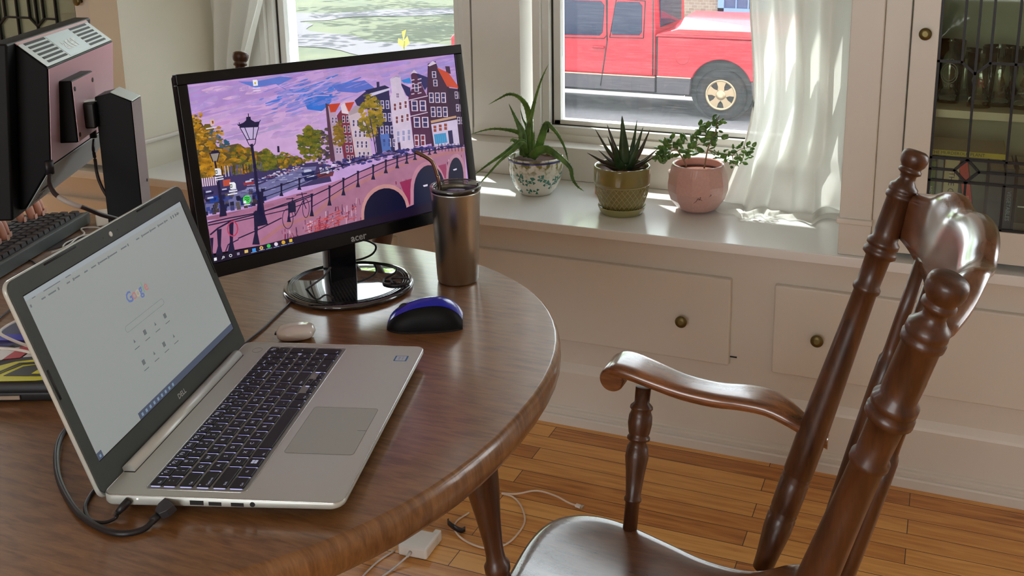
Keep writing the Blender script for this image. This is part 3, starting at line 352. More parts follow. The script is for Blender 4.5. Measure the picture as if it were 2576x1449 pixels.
for i in range(90):
    x=rnd.uniform(1080,1460);y=1500-(x-1080)*.35+rnd.uniform(-50,60)
    stroke(26,rnd.choice([(190,70,76),(160,50,60),(200,96,96)]),[(x,y),(x+34,y-14)],5)
poly(26,(150,44,86),[(1835,1125),(1950,1090),(1945,1280),(1905,1310),(1880,1240)])
poly(26,(150,60,96),[(2120,1000),(2200,980),(2215,1100),(2180,1090)])
def arch(l,c,cx_,cy_,rx,ry,bot,lean=0):
    pts=[(cx_+rx*math.cos(a)+lean*math.sin(a),cy_-ry*math.sin(a)) for a in lins(0,math.pi,14)]
    poly(l,c,[(cx_+rx,bot)]+pts+[(cx_-rx,bot)])
arch(27,(196,140,140),1722,1350,190,210,1560,10); arch(28,(10,12,46),1722,1362,168,190,1560,10)
arch(27,(190,130,150),2060,1180,140,220,1440); arch(28,(14,20,54),2070,1190,124,200,1460)
arch(27,(180,130,150),2280,1080,78,180,1400); arch(28,(16,20,50),2280,1090,60,160,1400)
poly(29,(10,12,50),[(1540,1540),(1545,1430),(1880,1330),(1950,1300),(2060,1260),(2400,1180),(2400,1500)])
poly(30,(220,210,230),[(2018,1150),(2055,1140),(2055,1156),(2025,1162)]); poly(30,(220,210,230),[(2255,1025),(2285,1015),(2285,1028),(2262,1034)])
# railing
post=[(750,1180,110),(900,1135,100),(1042,1090,96),(700,1350,150),(960,1290,150),(1140,1215,180),(1280,1150,160),(1390,1090,140),(1505,1035,130),(1625,985,120),(1725,945,110),(1815,920,96),(1890,900,80),(1955,880,70),(2010,865,60),(2070,860,50),(2115,850,50)]
K=(26,20,58)
def pst(x,y,h,l=31,cv=c2):
    poly(l,K,[(x-10,y),(x+10,y),(x+7,y+h*.2),(x+6,y+h*.7),(x+17,y+h),(x-17,y+h),(x-6,y+h*.7),(x-7,y+h*.2)],cv)
for x,y,h in post: pst(x,y,h)
stroke(31,K,[(750,1200),(900,1150),(1042,1100),(1300,1020),(1500,960),(1800,900)],8)
stroke(31,K,[(750,1250),(900,1195),(1042,1140),(1260,1060)],6)
stroke(31,K,[(300,1450),(480,1410),(700,1370),(960,1300),(1140,1235),(1280,1170),(1390,1110),(1505,1050),(1625,1000),(1725,960),(1890,915),(2120,870),(2345,840)],9)
stroke(31,K,[(1140,1320),(1280,1240),(1390,1170),(1505,1105),(1625,1050),(1725,1000),(1815,965),(1955,920)],6)
stroke(31,K,[(520,1440),(960,1340),(1140,1270)],7)
for i in range(9): x=2140+i*26; stroke(31,K,[(x,820),(x+4,880)],6)
# near railing bottom-left (crop 3)
for x,y,h in [(410,430,200),(505,370,240),(700,290,260),(345,500,160)]: 
    poly(32,K,[(x-20,y),(x+18,y-6),(x+16,y+40),(x+12,y+h*.65),(x+30,y+h),(x-30,y+h),(x-12,y+h*.65),(x-18,y+40)],c3)
stroke(32,K,[(310,400),(500,360),(700,310),(940,225),(1150,150)],9,c3)
stroke(32,K,[(560,500),(700,440),(900,340)],9,c3); stroke(32,K,[(340,470),(400,420),(500,365)],12,c3)
stroke(32,K,[(460,600),(480,550),(560,510)],8,c3); stroke(32,K,[(290,120),(300,330)],10,c3); stroke(32,K,[(400,60),(430,290)],16,c3)
for a in range(12):
    t0,t1=a*math.pi/6,(a+1)*math.pi/6
    stroke(33,(190,60,90),[(515+40*math.cos(t0),425-58*math.sin(t0)),(515+40*math.cos(t1),425-58*math.sin(t1))],9,c3)
# lamp posts
stroke(33,K,[(665,830),(690,1000),(712,1200),(735,1330)],22); 
poly(33,K,[(715,1200),(745,1200),(770,1380),(790,1440),(720,1450),(705,1380)])
poly(33,K,[(712,250),(750,240),(760,320),(795,390),(700,410),(718,330)],c3)
poly(34,(196,176,216),[(574,690),(715,690),(690,780),(630,790)])
for a,b in [((570,690),(630,795)),((720,690),(695,785)),((610,695),(650,790)),((680,690),(675,785)),((630,790),(695,785)),((565,672),(575,692))]: stroke(35,K,[a,b],6)
poly(36,K,[(560,672),(600,655),(625,632),(660,632),(690,650),(728,645),(718,690),(576,696)])
poly(36,K,[(622,610),(655,608),(660,640),(620,642)]); stroke(36,K,[(638,585),(640,612)],7)
for i in range(5): stroke(36,K,[(570+i*36,676),(566+i*36,655)],6)
stroke(36,K,[(555,668),(562,680)],6); stroke(36,K,[(733,636),(722,655)],6)
stroke(33,K,[(625,790),(645,830),(668,850),(692,820),(698,785)],6)
stroke(33,K,[(375,960),(400,1100),(430,1300)],14)
poly(34,(150,140,130),[(340,900),(405,895),(392,955),(360,960)])
for a,b in [((335,900),(360,965)),((410,893),(393,960)),((330,900),(412,890)),((370,865),(372,895))]: stroke(35,K,[a,b],7)
poly(36,K,[(338,898),(350,876),(400,872),(410,892)])
poly(34,K,[(420,1270),(445,1270),(470,1390),(410,1400)])
# bicycle
def wheel(cx_,cy_,rx,ry,cv=c3,w=5):
    for a in range(16):
        t0,t1=a*math.pi/8,(a+1)*math.pi/8
        stroke(34,K,[(cx_+rx*math.cos(t0),cy_+ry*math.sin(t0)),(cx_+rx*math.cos(t1),cy_+ry*math.sin(t1))],w,cv)
wheel(950,345,42,80); wheel(1093,265,26,72)
for a,b in [((985,180),(1010,320)),((985,200),(950,345)),((1010,320),(1070,205)),((1070,205),(1095,265)),((1060,140),(1080,230)),((950,345),(1010,320)),((940,190),(1000,185)),((1020,160),(1100,145)),((985,215),(1060,180))]: stroke(34,K,[a,b],7,c3)
poly(35,(30,24,60),[(960,220),(1010,215),(1015,290),(965,300)],c3)
# icons
poly(38,(238,236,240),[(672,318),(705,316),(712,325),(714,362),(678,366)]); poly(39,(200,180,90),[(684,335),(698,334),(699,352),(686,353)])
stroke(39,(226,220,236),[(674,384),(728,380)],6); stroke(39,(226,220,236),[(678,404),(732,400)],6)
poly(38,(220,190,150),[(338,632),(366,630),(370,672),(342,676)]); poly(39,(150,70,60),[(348,640),(362,640),(364,662),(352,664)]); stroke(39,(220,214,230),[(306,704),(384,690)],9)
for x,y in [(372,1018),(488,1128)]:
    poly(38,(240,238,244),[(x,y),(x+38,y-4),(x+50,y+10),(x+54,y+50),(x+8,y+54)]); poly(39,(30,60,50),[(x+2,y+14),(x+22,y+12),(x+24,y+40),(x+4,y+42)])
    stroke(40,(240,240,240),[(x+7,y+20),(x+19,y+34)],4); stroke(40,(240,240,240),[(x+19,y+19),(x+7,y+36)],4)
stroke(39,(236,232,240),[(376,1090),(436,1080)],9); stroke(39,(236,232,240),[(380,1108),(440,1098)],8)
stroke(39,(236,232,240),[(488,1200),(548,1190)],9); stroke(39,(236,232,240),[(478,1224),(548,1212)],9)
poly(38,(80,214,96),[(627+32*math.cos(a),1262+34*math.sin(a)) for a in frange(0,6.28,.35)])
for i,w in enumerate((34,28,22)): stroke(39,(24,60,40),[(627-w*.6,1250+i*13),(627,1244+i*13),(627+w*.6,1250+i*13)],5)
poly(40,(236,236,240),[(598,1274),(620,1272),(622,1292),(600,1294)]); stroke(39,(226,222,234),[(606,1306),(650,1300)],8)
# taskbar
poly(37,(24,12,40),[(365,705),(355,640),(700,565),(1000,490),(1600,340),(2100,215),(2120,290),(1100,530)],c3)
def tb(x,y,c,w=22,h=24):
    poly(38,c,[(x,y),(x+w,y-w*.2),(x+w+2,y+h-w*.2),(x+2,y+h)],c3)
tb(366,655,(240,240,246)); 
for a in range(10):
    t0,t1=a*math.pi/5,(a+1)*math.pi/5
    stroke(39,(236,236,244),[(498+10*math.cos(t0),636+10*math.sin(t0)),(498+10*math.cos(t1),636+10*math.sin(t1))],4,c3)
    stroke(39,(236,236,244),[(442+7*math.cos(t0),648+7*math.sin(t0)),(442+7*math.cos(t1),648+7*math.sin(t1))],4,c3)
stroke(39,(236,236,244),[(437,654),(429,664)],4,c3)
tb(548,614,(150,140,170),20,20); tb(607,594,(226,190,110),28,24); tb(668,582,(60,150,230),28,26)
for cx_,cy_,c in [(741,576,(210,190,110)),(799,560,(60,200,90)),(857,546,(230,215,235)),(915,532,(224,170,50))]:
    poly(38,c,[(cx_+15*math.cos(a),cy_+15*math.sin(a)) for a in frange(0,6.28,.4)],c3)
poly(39,(190,70,60),[(741+7*math.cos(a),576+7*math.sin(a)) for a in frange(0,6.28,.6)],c3)
tb(960,508,(232,190,60),24,24)
for x,y in [(660,614),(722,598),(780,585),(838,572),(896,558),(950,545)]: stroke(39,(150,170,220),[(x,y),(x+44,y-10)],4,c3)

def clip(P,ax,v,keep):
    out=[]
    for i in range(len(P)):
        a=P[i-1];b=P[i]
        ia=(a[ax]>=v) if keep else (a[ax]<=v); ib=(b[ax]>=v) if keep else (b[ax]<=v)
        if ia!=ib:
            t=(v-a[ax])/(b[ax]-a[ax]); out.append((a[0]+t*(b[0]-a[0]),a[1]+t*(b[1]-a[1])))
        if ib: out.append(b)
    return out
WALLP=[]
for l,c,P in W:
    for ax,v,g in ((0,0,True),(0,.4766,False),(1,0,True),(1,.2681,False)):
        P=clip(P,ax,v,g)
        if not P: break
    if len(P)>2: WALLP.append((l,c,P))
# ================================================================ THE ROOM
WH=mat('white_painted_wood',(212,208,200),.38,var=.03,vscale=6,bump=.03,bscale=60)
WS=mat('white_seat_paint',(226,228,228),.22,var=.02,vscale=5)
WF=mat('white_window_vinyl',(225,226,222),.3,var=.02)
WALLM=mat('warm_white_wall',(206,202,194),.7,var=.03,vscale=4)
BR=mat('aged_brass',(110,98,62),.38,metal=.9,var=.2,vscale=60)
DK=mat('dark_gap',(38,34,30),.8)
LEAD=mat('black_lead_came',(20,18,20),.45,metal=.3)
CZ=2.45; FY=2.325; ZD=.577; XL=-2.338; XR=-.206; YW=2.80
# oak strip floor
m,nt,b=newmat('oak_strip_floor'); setp(b,rough=.34,coat=.25,coatr=.2)
tc=nt.nodes.new('ShaderNodeTexCoord'); br=nt.nodes.new('ShaderNodeTexBrick'); br.offset=.37; br.inputs['Scale'].default_value=1; br.inputs['Brick Width'].default_value=.92; br.inputs['Row Height'].default_value=.057; br.inputs['Mortar Size'].default_value=.0011; br.inputs['Mortar Smooth'].default_value=.3; br.inputs['Bias'].default_value=0
br.inputs['Color1'].default_value=(0,0,0,1); br.inputs['Color2'].default_value=(1,1,1,1); br.inputs['Mortar'].default_value=(.5,.5,.5,1)
nt.links.new(tc.outputs['Object'],br.inputs['Vector'])
mp=nt.nodes.new('ShaderNodeMapping'); mp.inputs['Scale'].default_value=(2.2,34,1); nt.links.new(tc.outputs['Object'],mp.inputs['Vector'])
n=nt.nodes.new('ShaderNodeTexNoise'); n.inputs['Scale'].default_value=2.4; n.inputs['Detail'].default_value=8; n.inputs['Distortion'].default_value=.8; nt.links.new(mp.outputs['Vector'],n.inputs['Vector'])
a1=nt.nodes.new('ShaderNodeMath'); a1.operation='MULTIPLY_ADD'; a1.inputs[1].default_value=.55; nt.links.new(br.outputs['Color'],a1.inputs[0]); nt.links.new(n.outputs['Fac'],a1.inputs[2])
cr=nt.nodes.new('ShaderNodeValToRGB'); e=cr.color_ramp.elements; e[0].position=.32; e[0].color=(*srgb((140,80,30)),1); e[1].position=1.0; e[1].color=(*srgb((230,172,94)),1)
x=cr.color_ramp.elements.new(.6); x.color=(*srgb((196,130,60)),1); nt.links.new(a1.outputs[0],cr.inputs[0])
mm=nt.nodes.new('ShaderNodeMix'); mm.data_type='RGBA'; mm.inputs[7].default_value=(*srgb((60,30,14)),1); nt.links.new(br.outputs['Fac'],mm.inputs[0]); nt.links.new(cr.outputs[0],mm.inputs[6]); nt.links.new(mm.outputs[2],b.inputs['Base Color'])
OAK=m
struct('floor',MB().box(-4.4,-3.2,-.06,2.6,2.42,0),OAK)
struct('ceiling',MB().box(-4.4,-3.2,CZ,2.6,2.95,CZ+.08),WALLM)
struct('wall_left',MB().box(-4.48,-3.2,0,-4.4,2.42,CZ),WALLM)
struct('wall_right',MB().box(2.6,-3.2,0,2.68,2.42,CZ),WALLM)
# rear wall with an opening added to let in fill light behind the camera
mb=MB(); mb.box(-4.4,-3.28,0,2.6,-3.2,.75); mb.box(-4.4,-3.28,2.2,2.6,-3.2,CZ); mb.box(-4.4,-3.28,.75,-1.6,-3.2,2.2); mb.box(.6,-3.28,.75,2.6,-3.2,2.2)
struct('wall_rear',mb,WALLM)
# front panelling under the window seat
mb=MB(); mb.box(-4.4,FY,0,2.6,FY+.05,ZD-.026)
struct('wall_front',mb,WH)
# alcove side walls, pier and lintel
mb=MB(); mb.box(XL-.07,FY+.02,ZD,XL,2.95,CZ); mb.box(-2.4485,2.31,ZD,XL,FY+.02,CZ)
struct('wall_alcove_left',mb,mat('side_wall_paint',(216,212,196),.6,var=.03,vscale=4))
struct('trim_1',MB().box(XL-.002,2.335,.662,XL+.014,2.775,.676),WH,bevel=.004)
mb=MB(); mb.box(XR,2.30,ZD,-.133,2.95,CZ); mb.box(-.133,2.318,ZD,-.0765,2.40,CZ); mb.box(-.212,2.290,.655,-.13,2.31,.668)
struct('wall_alcove_right',mb,WH,bevel=.0025)
# window wall: panels below, between and above the windows
GZ=.735; HZ=2.1
mb=MB(); mb.box(XL,YW-.02,.5,XR,YW+.14,.70); mb.box(XL,YW-.02,HZ,XR,YW+.14,CZ); mb.box(-1.395,YW-.025,.68,-1.232,YW+.14,HZ); mb.box(XL,YW-.02,.68,-2.2,YW+.14,HZ); mb.box(-.30,YW-.02,.68,XR,YW+.14,HZ)
struct('wall_window',mb,WF)
# bench top (window seat), ledge riser and the continuing shelf
struct('trim_2',MB().box(-4.4,2.285,ZD-.026,2.6,2.71,ZD),WS,bevel=.003)
struct('trim_3',MB().box(XL,2.70,ZD,XR,2.80,.679),WH,bevel=.003)
# ---- windows
def window(idx,x0,x1,zb,zt,sash=.055):
    fr=MB(); y=YW
    # stepped casing
    for k,(d,w0) in enumerate(((0.0,.02),(.012,.04),(.02,.03))): pass
    fr.box(x0-.055,y-.028,zb-.038,x0-.03,y+.12,zt+.05); fr.box(x1+.03,y-.028,zb-.038,x1+.055,y+.12,zt+.05)
    fr.box(x0-.03,y-.012,zb-.036,x0-.006,y+.12,zt+.03); fr.box(x1+.006,y-.012,zb-.036,x1+.03,y+.12,zt+.03)
    fr.box(x0-.03,y-.012,zb-.038,x1+.03,y+.12,zb-.012); fr.box(x0-.03,y-.012,zt+.01,x1+.03,y+.12,zt+.05)
    w=struct('window_%d'%idx,fr,WF,bevel=.002)
    s=MB(); s.box(x0-.008,y+.012,zb-.02,x0+.022,y+.05,zt+.01); s.box(x1-.022,y+.012,zb-.02,x1+.008,y+.05,zt+.01); s.box(x0,y+.012,zb-.02,x1,y+.05,zb+.004); s.box(x0,y+.012,zt-.02,x1,y+.05,zt+.01)
    zr=1.20; s.box(x0+.02,y+.03,zr-.02,x1-.02,y+.07,zr+.02)
    s.build('sash',WF,w,bevel=.0015)
    g=MB(); g.box(x0+.0225,y+.030,zb+.0045,x1-.0225,y+.033,zt-.021); g.build('window_pane',glass('window_glass',(246,250,250),.05),w)
    h=MB(); h.face([(x0+.02,y+.062,zb),(x1-.02,y+.062,zb),(x1-.02,y+.062,zt-.02),(x0+.02,y+.062,zt-.02)]); h.build('insect_screen',SCREENM,w)
    gs=MB(); gs.box(x0-.0055,y+.009,zb-.011,x0-.0005,y+.0118,zt); gs.box(x1+.0005,y+.009,zb-.011,x1+.0055,y+.0118,zt); gs.box(x0-.0055,y+.009,zb-.0125,x1+.0055,y+.0118,zb-.0095); gs.build('gasket',DK,w)
    return w
SCREENM=glass('woven_insect_screen',(250,250,252),.0,haze=.045)
window(1,-2.145,-1.455,.712,2.02)
window(2,-1.135,-.372,.735,2.02)
# ---- drawers and panel fronts in the bench
def knob(parent,x,y,z,r=.0155):
    M=Matrix.Translation((x,y,z))@Matrix.Rotation(PI/2,4,'X')
    MB().lathe([(.006,0),(.0055,.008),(.007,.012),(r*.9,.014),(r,.017),(r,.019),(r*.85,.022),(r*.4,.0235)],M,28).build('knob',BR,parent)
def drawer(x0,x1,label,kx=None,z0=.243,z1=.476):
    t=thing('bench_drawer',T((x0+x1)/2,FY,z0),label,'drawer','drawers in the white window bench')
    w=(x1-x0)/2; MB().box(-w,-.017,0,w,.02,z1-z0).build('drawer_front',WH,t,bevel=.005)
    if kx is not None: knob(t,kx-(x0+x1)/2,-.017,.352-z0)
drawer(-1.30,-.459,'wide white drawer with brass knob, between the table edge and the chair arm',-.581)
drawer(-.351,.62,'wide white drawer with brass knob, partly behind the near wooden chair back',-.241)
drawer(-2.9,-1.42,'white drawer front seen below the screen, behind the chair spindles',-1.9)
mb=MB(); pf=[(0,0),(0,.038),(.003,.042),(.003,.047),(.010,.050),(.014,.054),(.014,.062),(.022,.062),(.022,0)]
# base moulding, ogee section, plus the mid rail line
P=[(2.298,0),(2.298,.022),(2.3005,.026),(2.306,.0275),(2.306,.0315),(2.3035,.0335),(2.3035,.038),(2.307,.041),(2.3135,.043),(2.3135,.049),(2.319,.054),(2.327,.056),(2.327,0)]
G=[[V((x,p[0],p[1])) for p in P] for x in (-4.4,2.6)]; mb.grid(G,False,False,True)
struct('baseboard_front',mb,WH)
mb=MB(); G=[[V((x,a,b_)) for a,b_ in ((2.3135,.05),(2.3135,.150),(2.316,.157),(2.326,.176),(2.3265,.05))] for x in (-4.4,2.6)]; mb.grid(G,False,False,True)
struct('trim_4',mb,WH)
mb=MB(); mb.box(-.4585,2.3215,.262,-.441,2.3246,.2645)
tag(mb.build('drawer_stop',DK),'small dark metal tab sticking out beside the lower corner of the left drawer','latch')
# ---- glazed cabinets either side of the alcove
GLC=glass('old_leaded_glass',(244,248,238),.05)
BK=mat('cabinet_interior',(168,170,156),.7)
def cabinet(x0,x1,side,label):
    # x0..x1 full width; side=1: stile with knob on the left
    t=thing('china_cabinet',T(0,0,0),label,'cabinet')
    b=MB(); zt=2.3
    b.box(x0,2.70,ZD+.004,x1,2.72,zt); b.box(x0-.002,2.42,ZD+.004,x0+.016,2.70,zt); b.box(x1-.016,2.42,ZD+.004,x1+.002,2.70,zt); b.box(x0,2.42,zt,x1,2.72,zt+.02); b.box(x0+.016,2.42,.585,x1-.016,2.70,.600)
    b.build('cabinet_body',BK,t)
    for z in (.905,1.22,1.55,1.9): MB().box(x0+.0165,2.395,z,x1-.0165,2.695,z+.018).build('shelf',mat('shelf_paint',(206,206,196),.5),t)
    MB().box(x0-.01,2.41,ZD+.002,x0+.0,2.43,zt+.02).build('cabinet_frame',WH,t)
    d=MB(); sw=.057; y0,y1=2.312,2.338; zb=.592
    d.box(x0,y0,zb,x0+sw,y1,zt); d.box(x1-sw,y0,zb,x1,y1,zt); d.box(x0+sw,y0,zb,x1-sw,y1,.667); d.box(x0+sw,y0,zt-.07,x1-sw,y1,zt)
    dr=d.build('cabinet_door',WH,t,bevel=.0015)
    MB().box(x0+sw,2.322,.667,x1-sw,2.325,zt-.07).build('glass',GLC,dr)
    knob(dr,(x0+.0285) if side>0 else (x1-.0285),y0,1.107,.0137)
    # lead came pattern
    g0,g1=x0+sw,x1-sw; L=MB(); yc=2.3205
    def bar(xa,za,xb,zb_,w=.0055):
        dx,dz=xb-xa,zb_-za; l=math.hypot(dx,dz); M=frame((xa,yc,za),(dx/l,0,dz/l),(0,1,0)); L.box(-w*.3,-.0035,-w/2,l+w*.3,.0035,w/2,M)
    bar(g0+.002,.667,g0+.002,zt-.07,.008); bar(g1-.002,.667,g1-.002,zt-.07,.008); bar(g0,.6685,g1,.6685,.006); bar(g0,.773,g1,.773); bar(g0,.826,g1,.826); 
    k=.081; xs=[]; xx=g0+k
    while xx<g1-.02: xs.append(xx); xx+=k
    for i,xx in enumerate(xs):
        if i%2==0:
            bar(xx,1.021,xx,zt-.07); bar(xx-.029,1.046,xx-.029,zt-.07); bar(xx+.029,1.046,xx+.029,zt-.07); bar(xx-.029,1.046,xx,1.021); bar(xx+.029,1.046,xx,1.021); bar(xx,.826,xx,1.021); bar(xx,.667,xx,.773)
            bar(xx-.026,.7995,xx,.826); bar(xx+.026,.7995,xx,.826); bar(xx-.026,.7995,xx,.773); bar(xx+.026,.7995,xx,.773)
            bar(max(g0,xx-k-.0),1.046,xx-.029,1.046); bar(xx+.029,1.046,min(g1,xx+k),1.046); bar(max(g0,xx-k),.7995,xx-.026,.7995); bar(xx+.026,.7995,min(g1,xx+k),.7995)
        else: bar(xx,.826,xx,zt-.07); bar(xx,.667,xx,.773)
    L.build('leading',LEAD,dr)
    return t
cabinet(-.0735,.93,1,'white built-in cabinet with leaded glass door, books and glasses inside')
cabinet(-3.30,-2.4505,-1,'dark leaded glass cabinet behind the monitor that faces away')
# books inside the right cabinet (spines toward the room), standing on the cabinet floor
def book(x,w,h,d,c,label,text=None,tc=(230,225,210),tilt=0,y=2.455,z=.6002,size=.012,band=None,lay=False):
    M=T(x,y,z)@Matrix.Rotation(tilt,4,'Y')
    if lay: M=T(x,y,z)
    t=thing('book',M,label,'book','books in the right cabinet')
    cv=mat('book_cover',c,.55,var=.08,vscale=20)
    b=MB(); hw=w/2
    b.box(-hw,0,0,hw,.0022,h); b.box(-hw,.0022,0,-hw+.002,d,h); b.box(hw-.002,.0022,0,hw,d,h); b.build('cover',cv,t,bevel=.0008)
    MB().box(-hw+.0021,.0023,.003,hw-.0021,d-.004,h-.003).build('pages',mat('book_pages',(214,204,180),.8),t)
    if band: MB().box(-hw-.0001,-.0006,h*band[0],hw+.0001,-.0001,h*band[1]).build('spine_band',mat('spine_band',band[2],.5),t)
    if text:
        M2=frame((0,-.0008,h*.5),(0,0,-1) if w<h else (1,0,0),(1,0,0) if w<h else (0,0,1))
        MB().add(textmesh(text,size),M2).build('spine_title',mat('spine_ink',tc,.6),t)
    return t
zb=.6002
book(-.040,.022,.198,.15,(70,34,48),'dark maroon book, first on the left of the lower cabinet shelf','AUBERGE',(190,150,150))
book(-.011,.020,.185,.14,(104,142,40),'slim lime green book beside the dark maroon one','MEXICAN',(220,230,190),size=.014)
book(.009,.013,.19,.15,(150,158,150),'thin grey book standing between the green and cream books')
book(.0355,.034,.194,.16,(196,184,150),'thick cream book titled COOKING beside the leaning red one','THE COOKING',(60,56,48),size=.019)
book(.092,.0195,.19,.15,(202,42,34),'bright red book leaning to the left','SPICES',(230,150,120),tilt=-.17,y=2.45,size=.010)
book(.137,.034,.175,.16,(36,40,48),'dark grey book standing right of the leaning red one')
book(.166,.019,.18,.15,(34,44,60),'dark navy book with pale lettering on its spine','VEGETABLES',(140,160,180),size=.013)
book(.196,.028,.182,.15,(60,56,52),'charcoal book with a white figure on its spine','1',(220,220,215),size=.03,band=(.1,.28,(150,140,130)))
book(.223,.018,.17,.15,(120,40,36),'narrow dark red book at the end of the shelf row')
t=book(.045,.215,.0135,.16,(198,186,66),'yellow book lying flat on top of the row of books','THE MURDEROUS PLANT',(60,70,80),y=2.43,z=.8065,size=.0105)
# glassware on the upper cabinet shelf
GLS=glass('clear_drinking_glass',(249,252,249),.12)
def tumbler_glass(x,y,r,h,label,name='beer_glass',inks=None):
    t=thing(name,T(x,y,.923),label,'glass','glasses in the right cabinet')
    MB().lathe([(r*.7,0),(r*.82,.001),(r*.8,h*.1),(r*.92,h*.5),(r,h),(r*.95,h),(r*.86,h*.5),(r*.74,h*.12),(r*.3,h*.1)],None,36).build('bowl',GLS,t)
    if inks:
        for s,sz,z,c in inks: MB().add(textmesh(s,sz),frame((0,-r*.93,z),(-1,0,0),(0,0,1))@Matrix.Scale(-1,4,(1,0,0)) if False else frame((0,-r*.985,z),(1,0,0),(0,0,1))).build('printed_mark',mat('glass_print',c,.5),t)
    return t
t=tumbler_glass(.012,2.50,.034,.15,'tall printed glass with a round white emblem, nearest the cabinet stile',inks=[('KO',.012,.105,(200,200,195)),('LITE',.010,.045,(200,200,195))])
m=MB(); m.tube([(.024*math.cos(a)*.8,-.0345,.075+.024*math.sin(a)) for a in frange(0,2*PI,.35)],.0006,5,closed=True); m.tube([(.018*math.cos(a)*.8,-.0345,.075+.018*math.sin(a)) for a in frange(0,2*PI,.35)],.0005,5,closed=True); m.build('emblem',mat('white_print',(190,190,186),.5),t)
tumbler_glass(.048,2.58,.040,.12,'wide plain glass at the back between two printed ones','beer_mug')
t=tumbler_glass(.082,2.46,.033,.13,'clear glass with red printed letters under the leading','beer_glass',[('R',.03,.06,(130,50,50)),('====',.008,.035,(40,40,40))])
t=tumbler_glass(.124,2.50,.043,.14,'clear mug with a small black printed square','beer_mug',[('BREW',.008,.10,(40,44,46))])
m=MB(); m.tube(spline([(.040,0,.10),(.065,0,.10),(.07,0,.07),(.06,0,.035),(.038,0,.03)],5),.004,8); m.build('handle',GLS,t)
tumbler_glass(.18,2.48,.04,.14,'clear glass cut off by the right edge of the picture')
tumbler_glass(.16,2.60,.04,.12,'clear glass at the back of the shelf near the picture edge','beer_mug')
# blurred crockery behind the left cabinet's dark glass
for i,(x,c,h,l) in enumerate([(-2.58,(88,74,50),.16,'amber glass bottle shape behind the dark leading'),(-2.65,(70,78,64),.20,'green glass vase shape in the dark cabinet'),(-2.74,(150,150,134),.12,'pale stemmed glass in the dark cabinet'),(-2.83,(110,96,60),.18,'brownish jug in the dark cabinet')]):
    for z in (.923,):
        t=thing('vase',T(x,2.5,1.238 if i%2 else .923),l,'vase','vessels in the left cabinet'); MB().lathe([(.02,0),(.032,.01),(.038,h*.45),(.018,h*.75),(.022,h),(.018,h),(.014,h*.76),(.03,h*.45),(.02,.02)],None,24).build('vessel',mat('vase_glaze',c,.25),t)
# ================================================================ CURTAINS
m,nt,b=newmat('sheer_white_cotton'); nt.nodes.clear(); N=nt.nodes.new; L=nt.links.new
o=N('ShaderNodeOutputMaterial'); d=N('ShaderNodeBsdfDiffuse'); d.inputs[0].default_value=(.92,.92,.89,1); tr=N('ShaderNodeBsdfTranslucent'); tr.inputs[0].default_value=(.93,.94,.90,1); tp=N('ShaderNodeBsdfTransparent')
a=N('ShaderNodeMixShader'); a.inputs[0].default_value=.5; L(d.outputs[0],a.inputs[1]); L(tr.outputs[0],a.inputs[2])
tc=N('ShaderNodeTexCoord'); wv=N('ShaderNodeTexWave'); wv.inputs['Scale'].default_value=160; wv.inputs['Distortion'].default_value=3; L(tc.outputs['Object'],wv.inputs['Vector'])
mr=N('ShaderNodeMapRange'); mr.inputs[3].default_value=.02; mr.inputs[4].default_value=.06; L(wv.outputs['Fac'],mr.inputs[0])
c_=N('ShaderNodeMixShader'); L(mr.outputs[0],c_.inputs[0]); L(a.outputs[0],c_.inputs[1]); L(tp.outputs[0],c_.inputs[2]); L(c_.outputs[0],o.inputs[0]); SHEER=m
def curtain_right():
    nu,nv=110,90; P=[]
    for i in range(nu+1):
        s=i/nu; row=[]
        for j in range(nv+1):
            z=2.2-(2.2-.60)*j/nv if j<nv-12 else None
            # width narrows mid-way, spills out near the sill
            zz=2.2-1.62*j/nv; k=max(0,(0.86-zz)/.28); k=min(1,k)
            xl=-.50+.012*math.sin(zz*9)-.055*k**2; xr=-.214-.004*k
            x=xl+(xr-xl)*s
            amp=.020*(1-.55*k)+.006; ph=3.2*math.sin(s*2.2+.5)
            y=2.685+amp*math.sin(s*27+ph+.6*math.sin(zz*2.2))-.012*math.sin(s*9+zz*2)-.13*k**2.2*(.4+.6*math.sin(PI*min(1,s*1.15)))
            if k>.55: y+=.010*math.sin(s*41+zz*30); x+=.006*math.sin(s*33+zz*25)
            row.append(V((x,y,max(.5785,zz))))
        # pooled hem lying on the seat
        x,y,_=row[-1]
        for h in range(1,9):
            q=h/8; yy=y-.065*q*(.35+.65*abs(math.sin(s*5.2+.4)))-.01*q; zz=.5785+.018*abs(math.sin(q*PI*1.3+s*9))*(1-q*.8)+.0006
            row.append(V((x-.012*q*math.cos(s*3)+.004*math.sin(s*30),max(2.33,yy),zz)))
        P.append(row)
    mb=MB(); mb.grid(P); o=mb.build('curtain',SHEER)
    tag(o,'sheer white curtain bunched beside the truck window, hem pooling on the sill','curtain')
    e=MB(); e.tube([P[0][j]+V((-.002,-.001,0)) for j in range(0,nv-4,2)],.0035,6); e.build('hem',mat('hem_cotton',(236,236,232),.8),o)
curtain_right()
def curtain_left():
    P=[]
    for i in range(81):
        s=i/80; row=[]
        for j in range(41):
            zz=2.2-1.6*j/40; q=(2.2-zz)/1.6
            x=-2.325+s*(.215-.10*min(1,max(0,(1.10-zz)/.24)))
            y=2.715+.022*math.sin(s*24+.8*math.sin(zz*3))-.02*math.sin(s*7)-.004
            if s<.35: x-=.012*(1-s/.35)
            row.append(V((x,y,zz)))
        P.append(row)
    tag(MB_(P).build('curtain',SHEER),'sheer white curtain hanging in the left corner of the alcove','curtain')
def MB_(P): m=MB(); m.grid(P); return m
curtain_left()
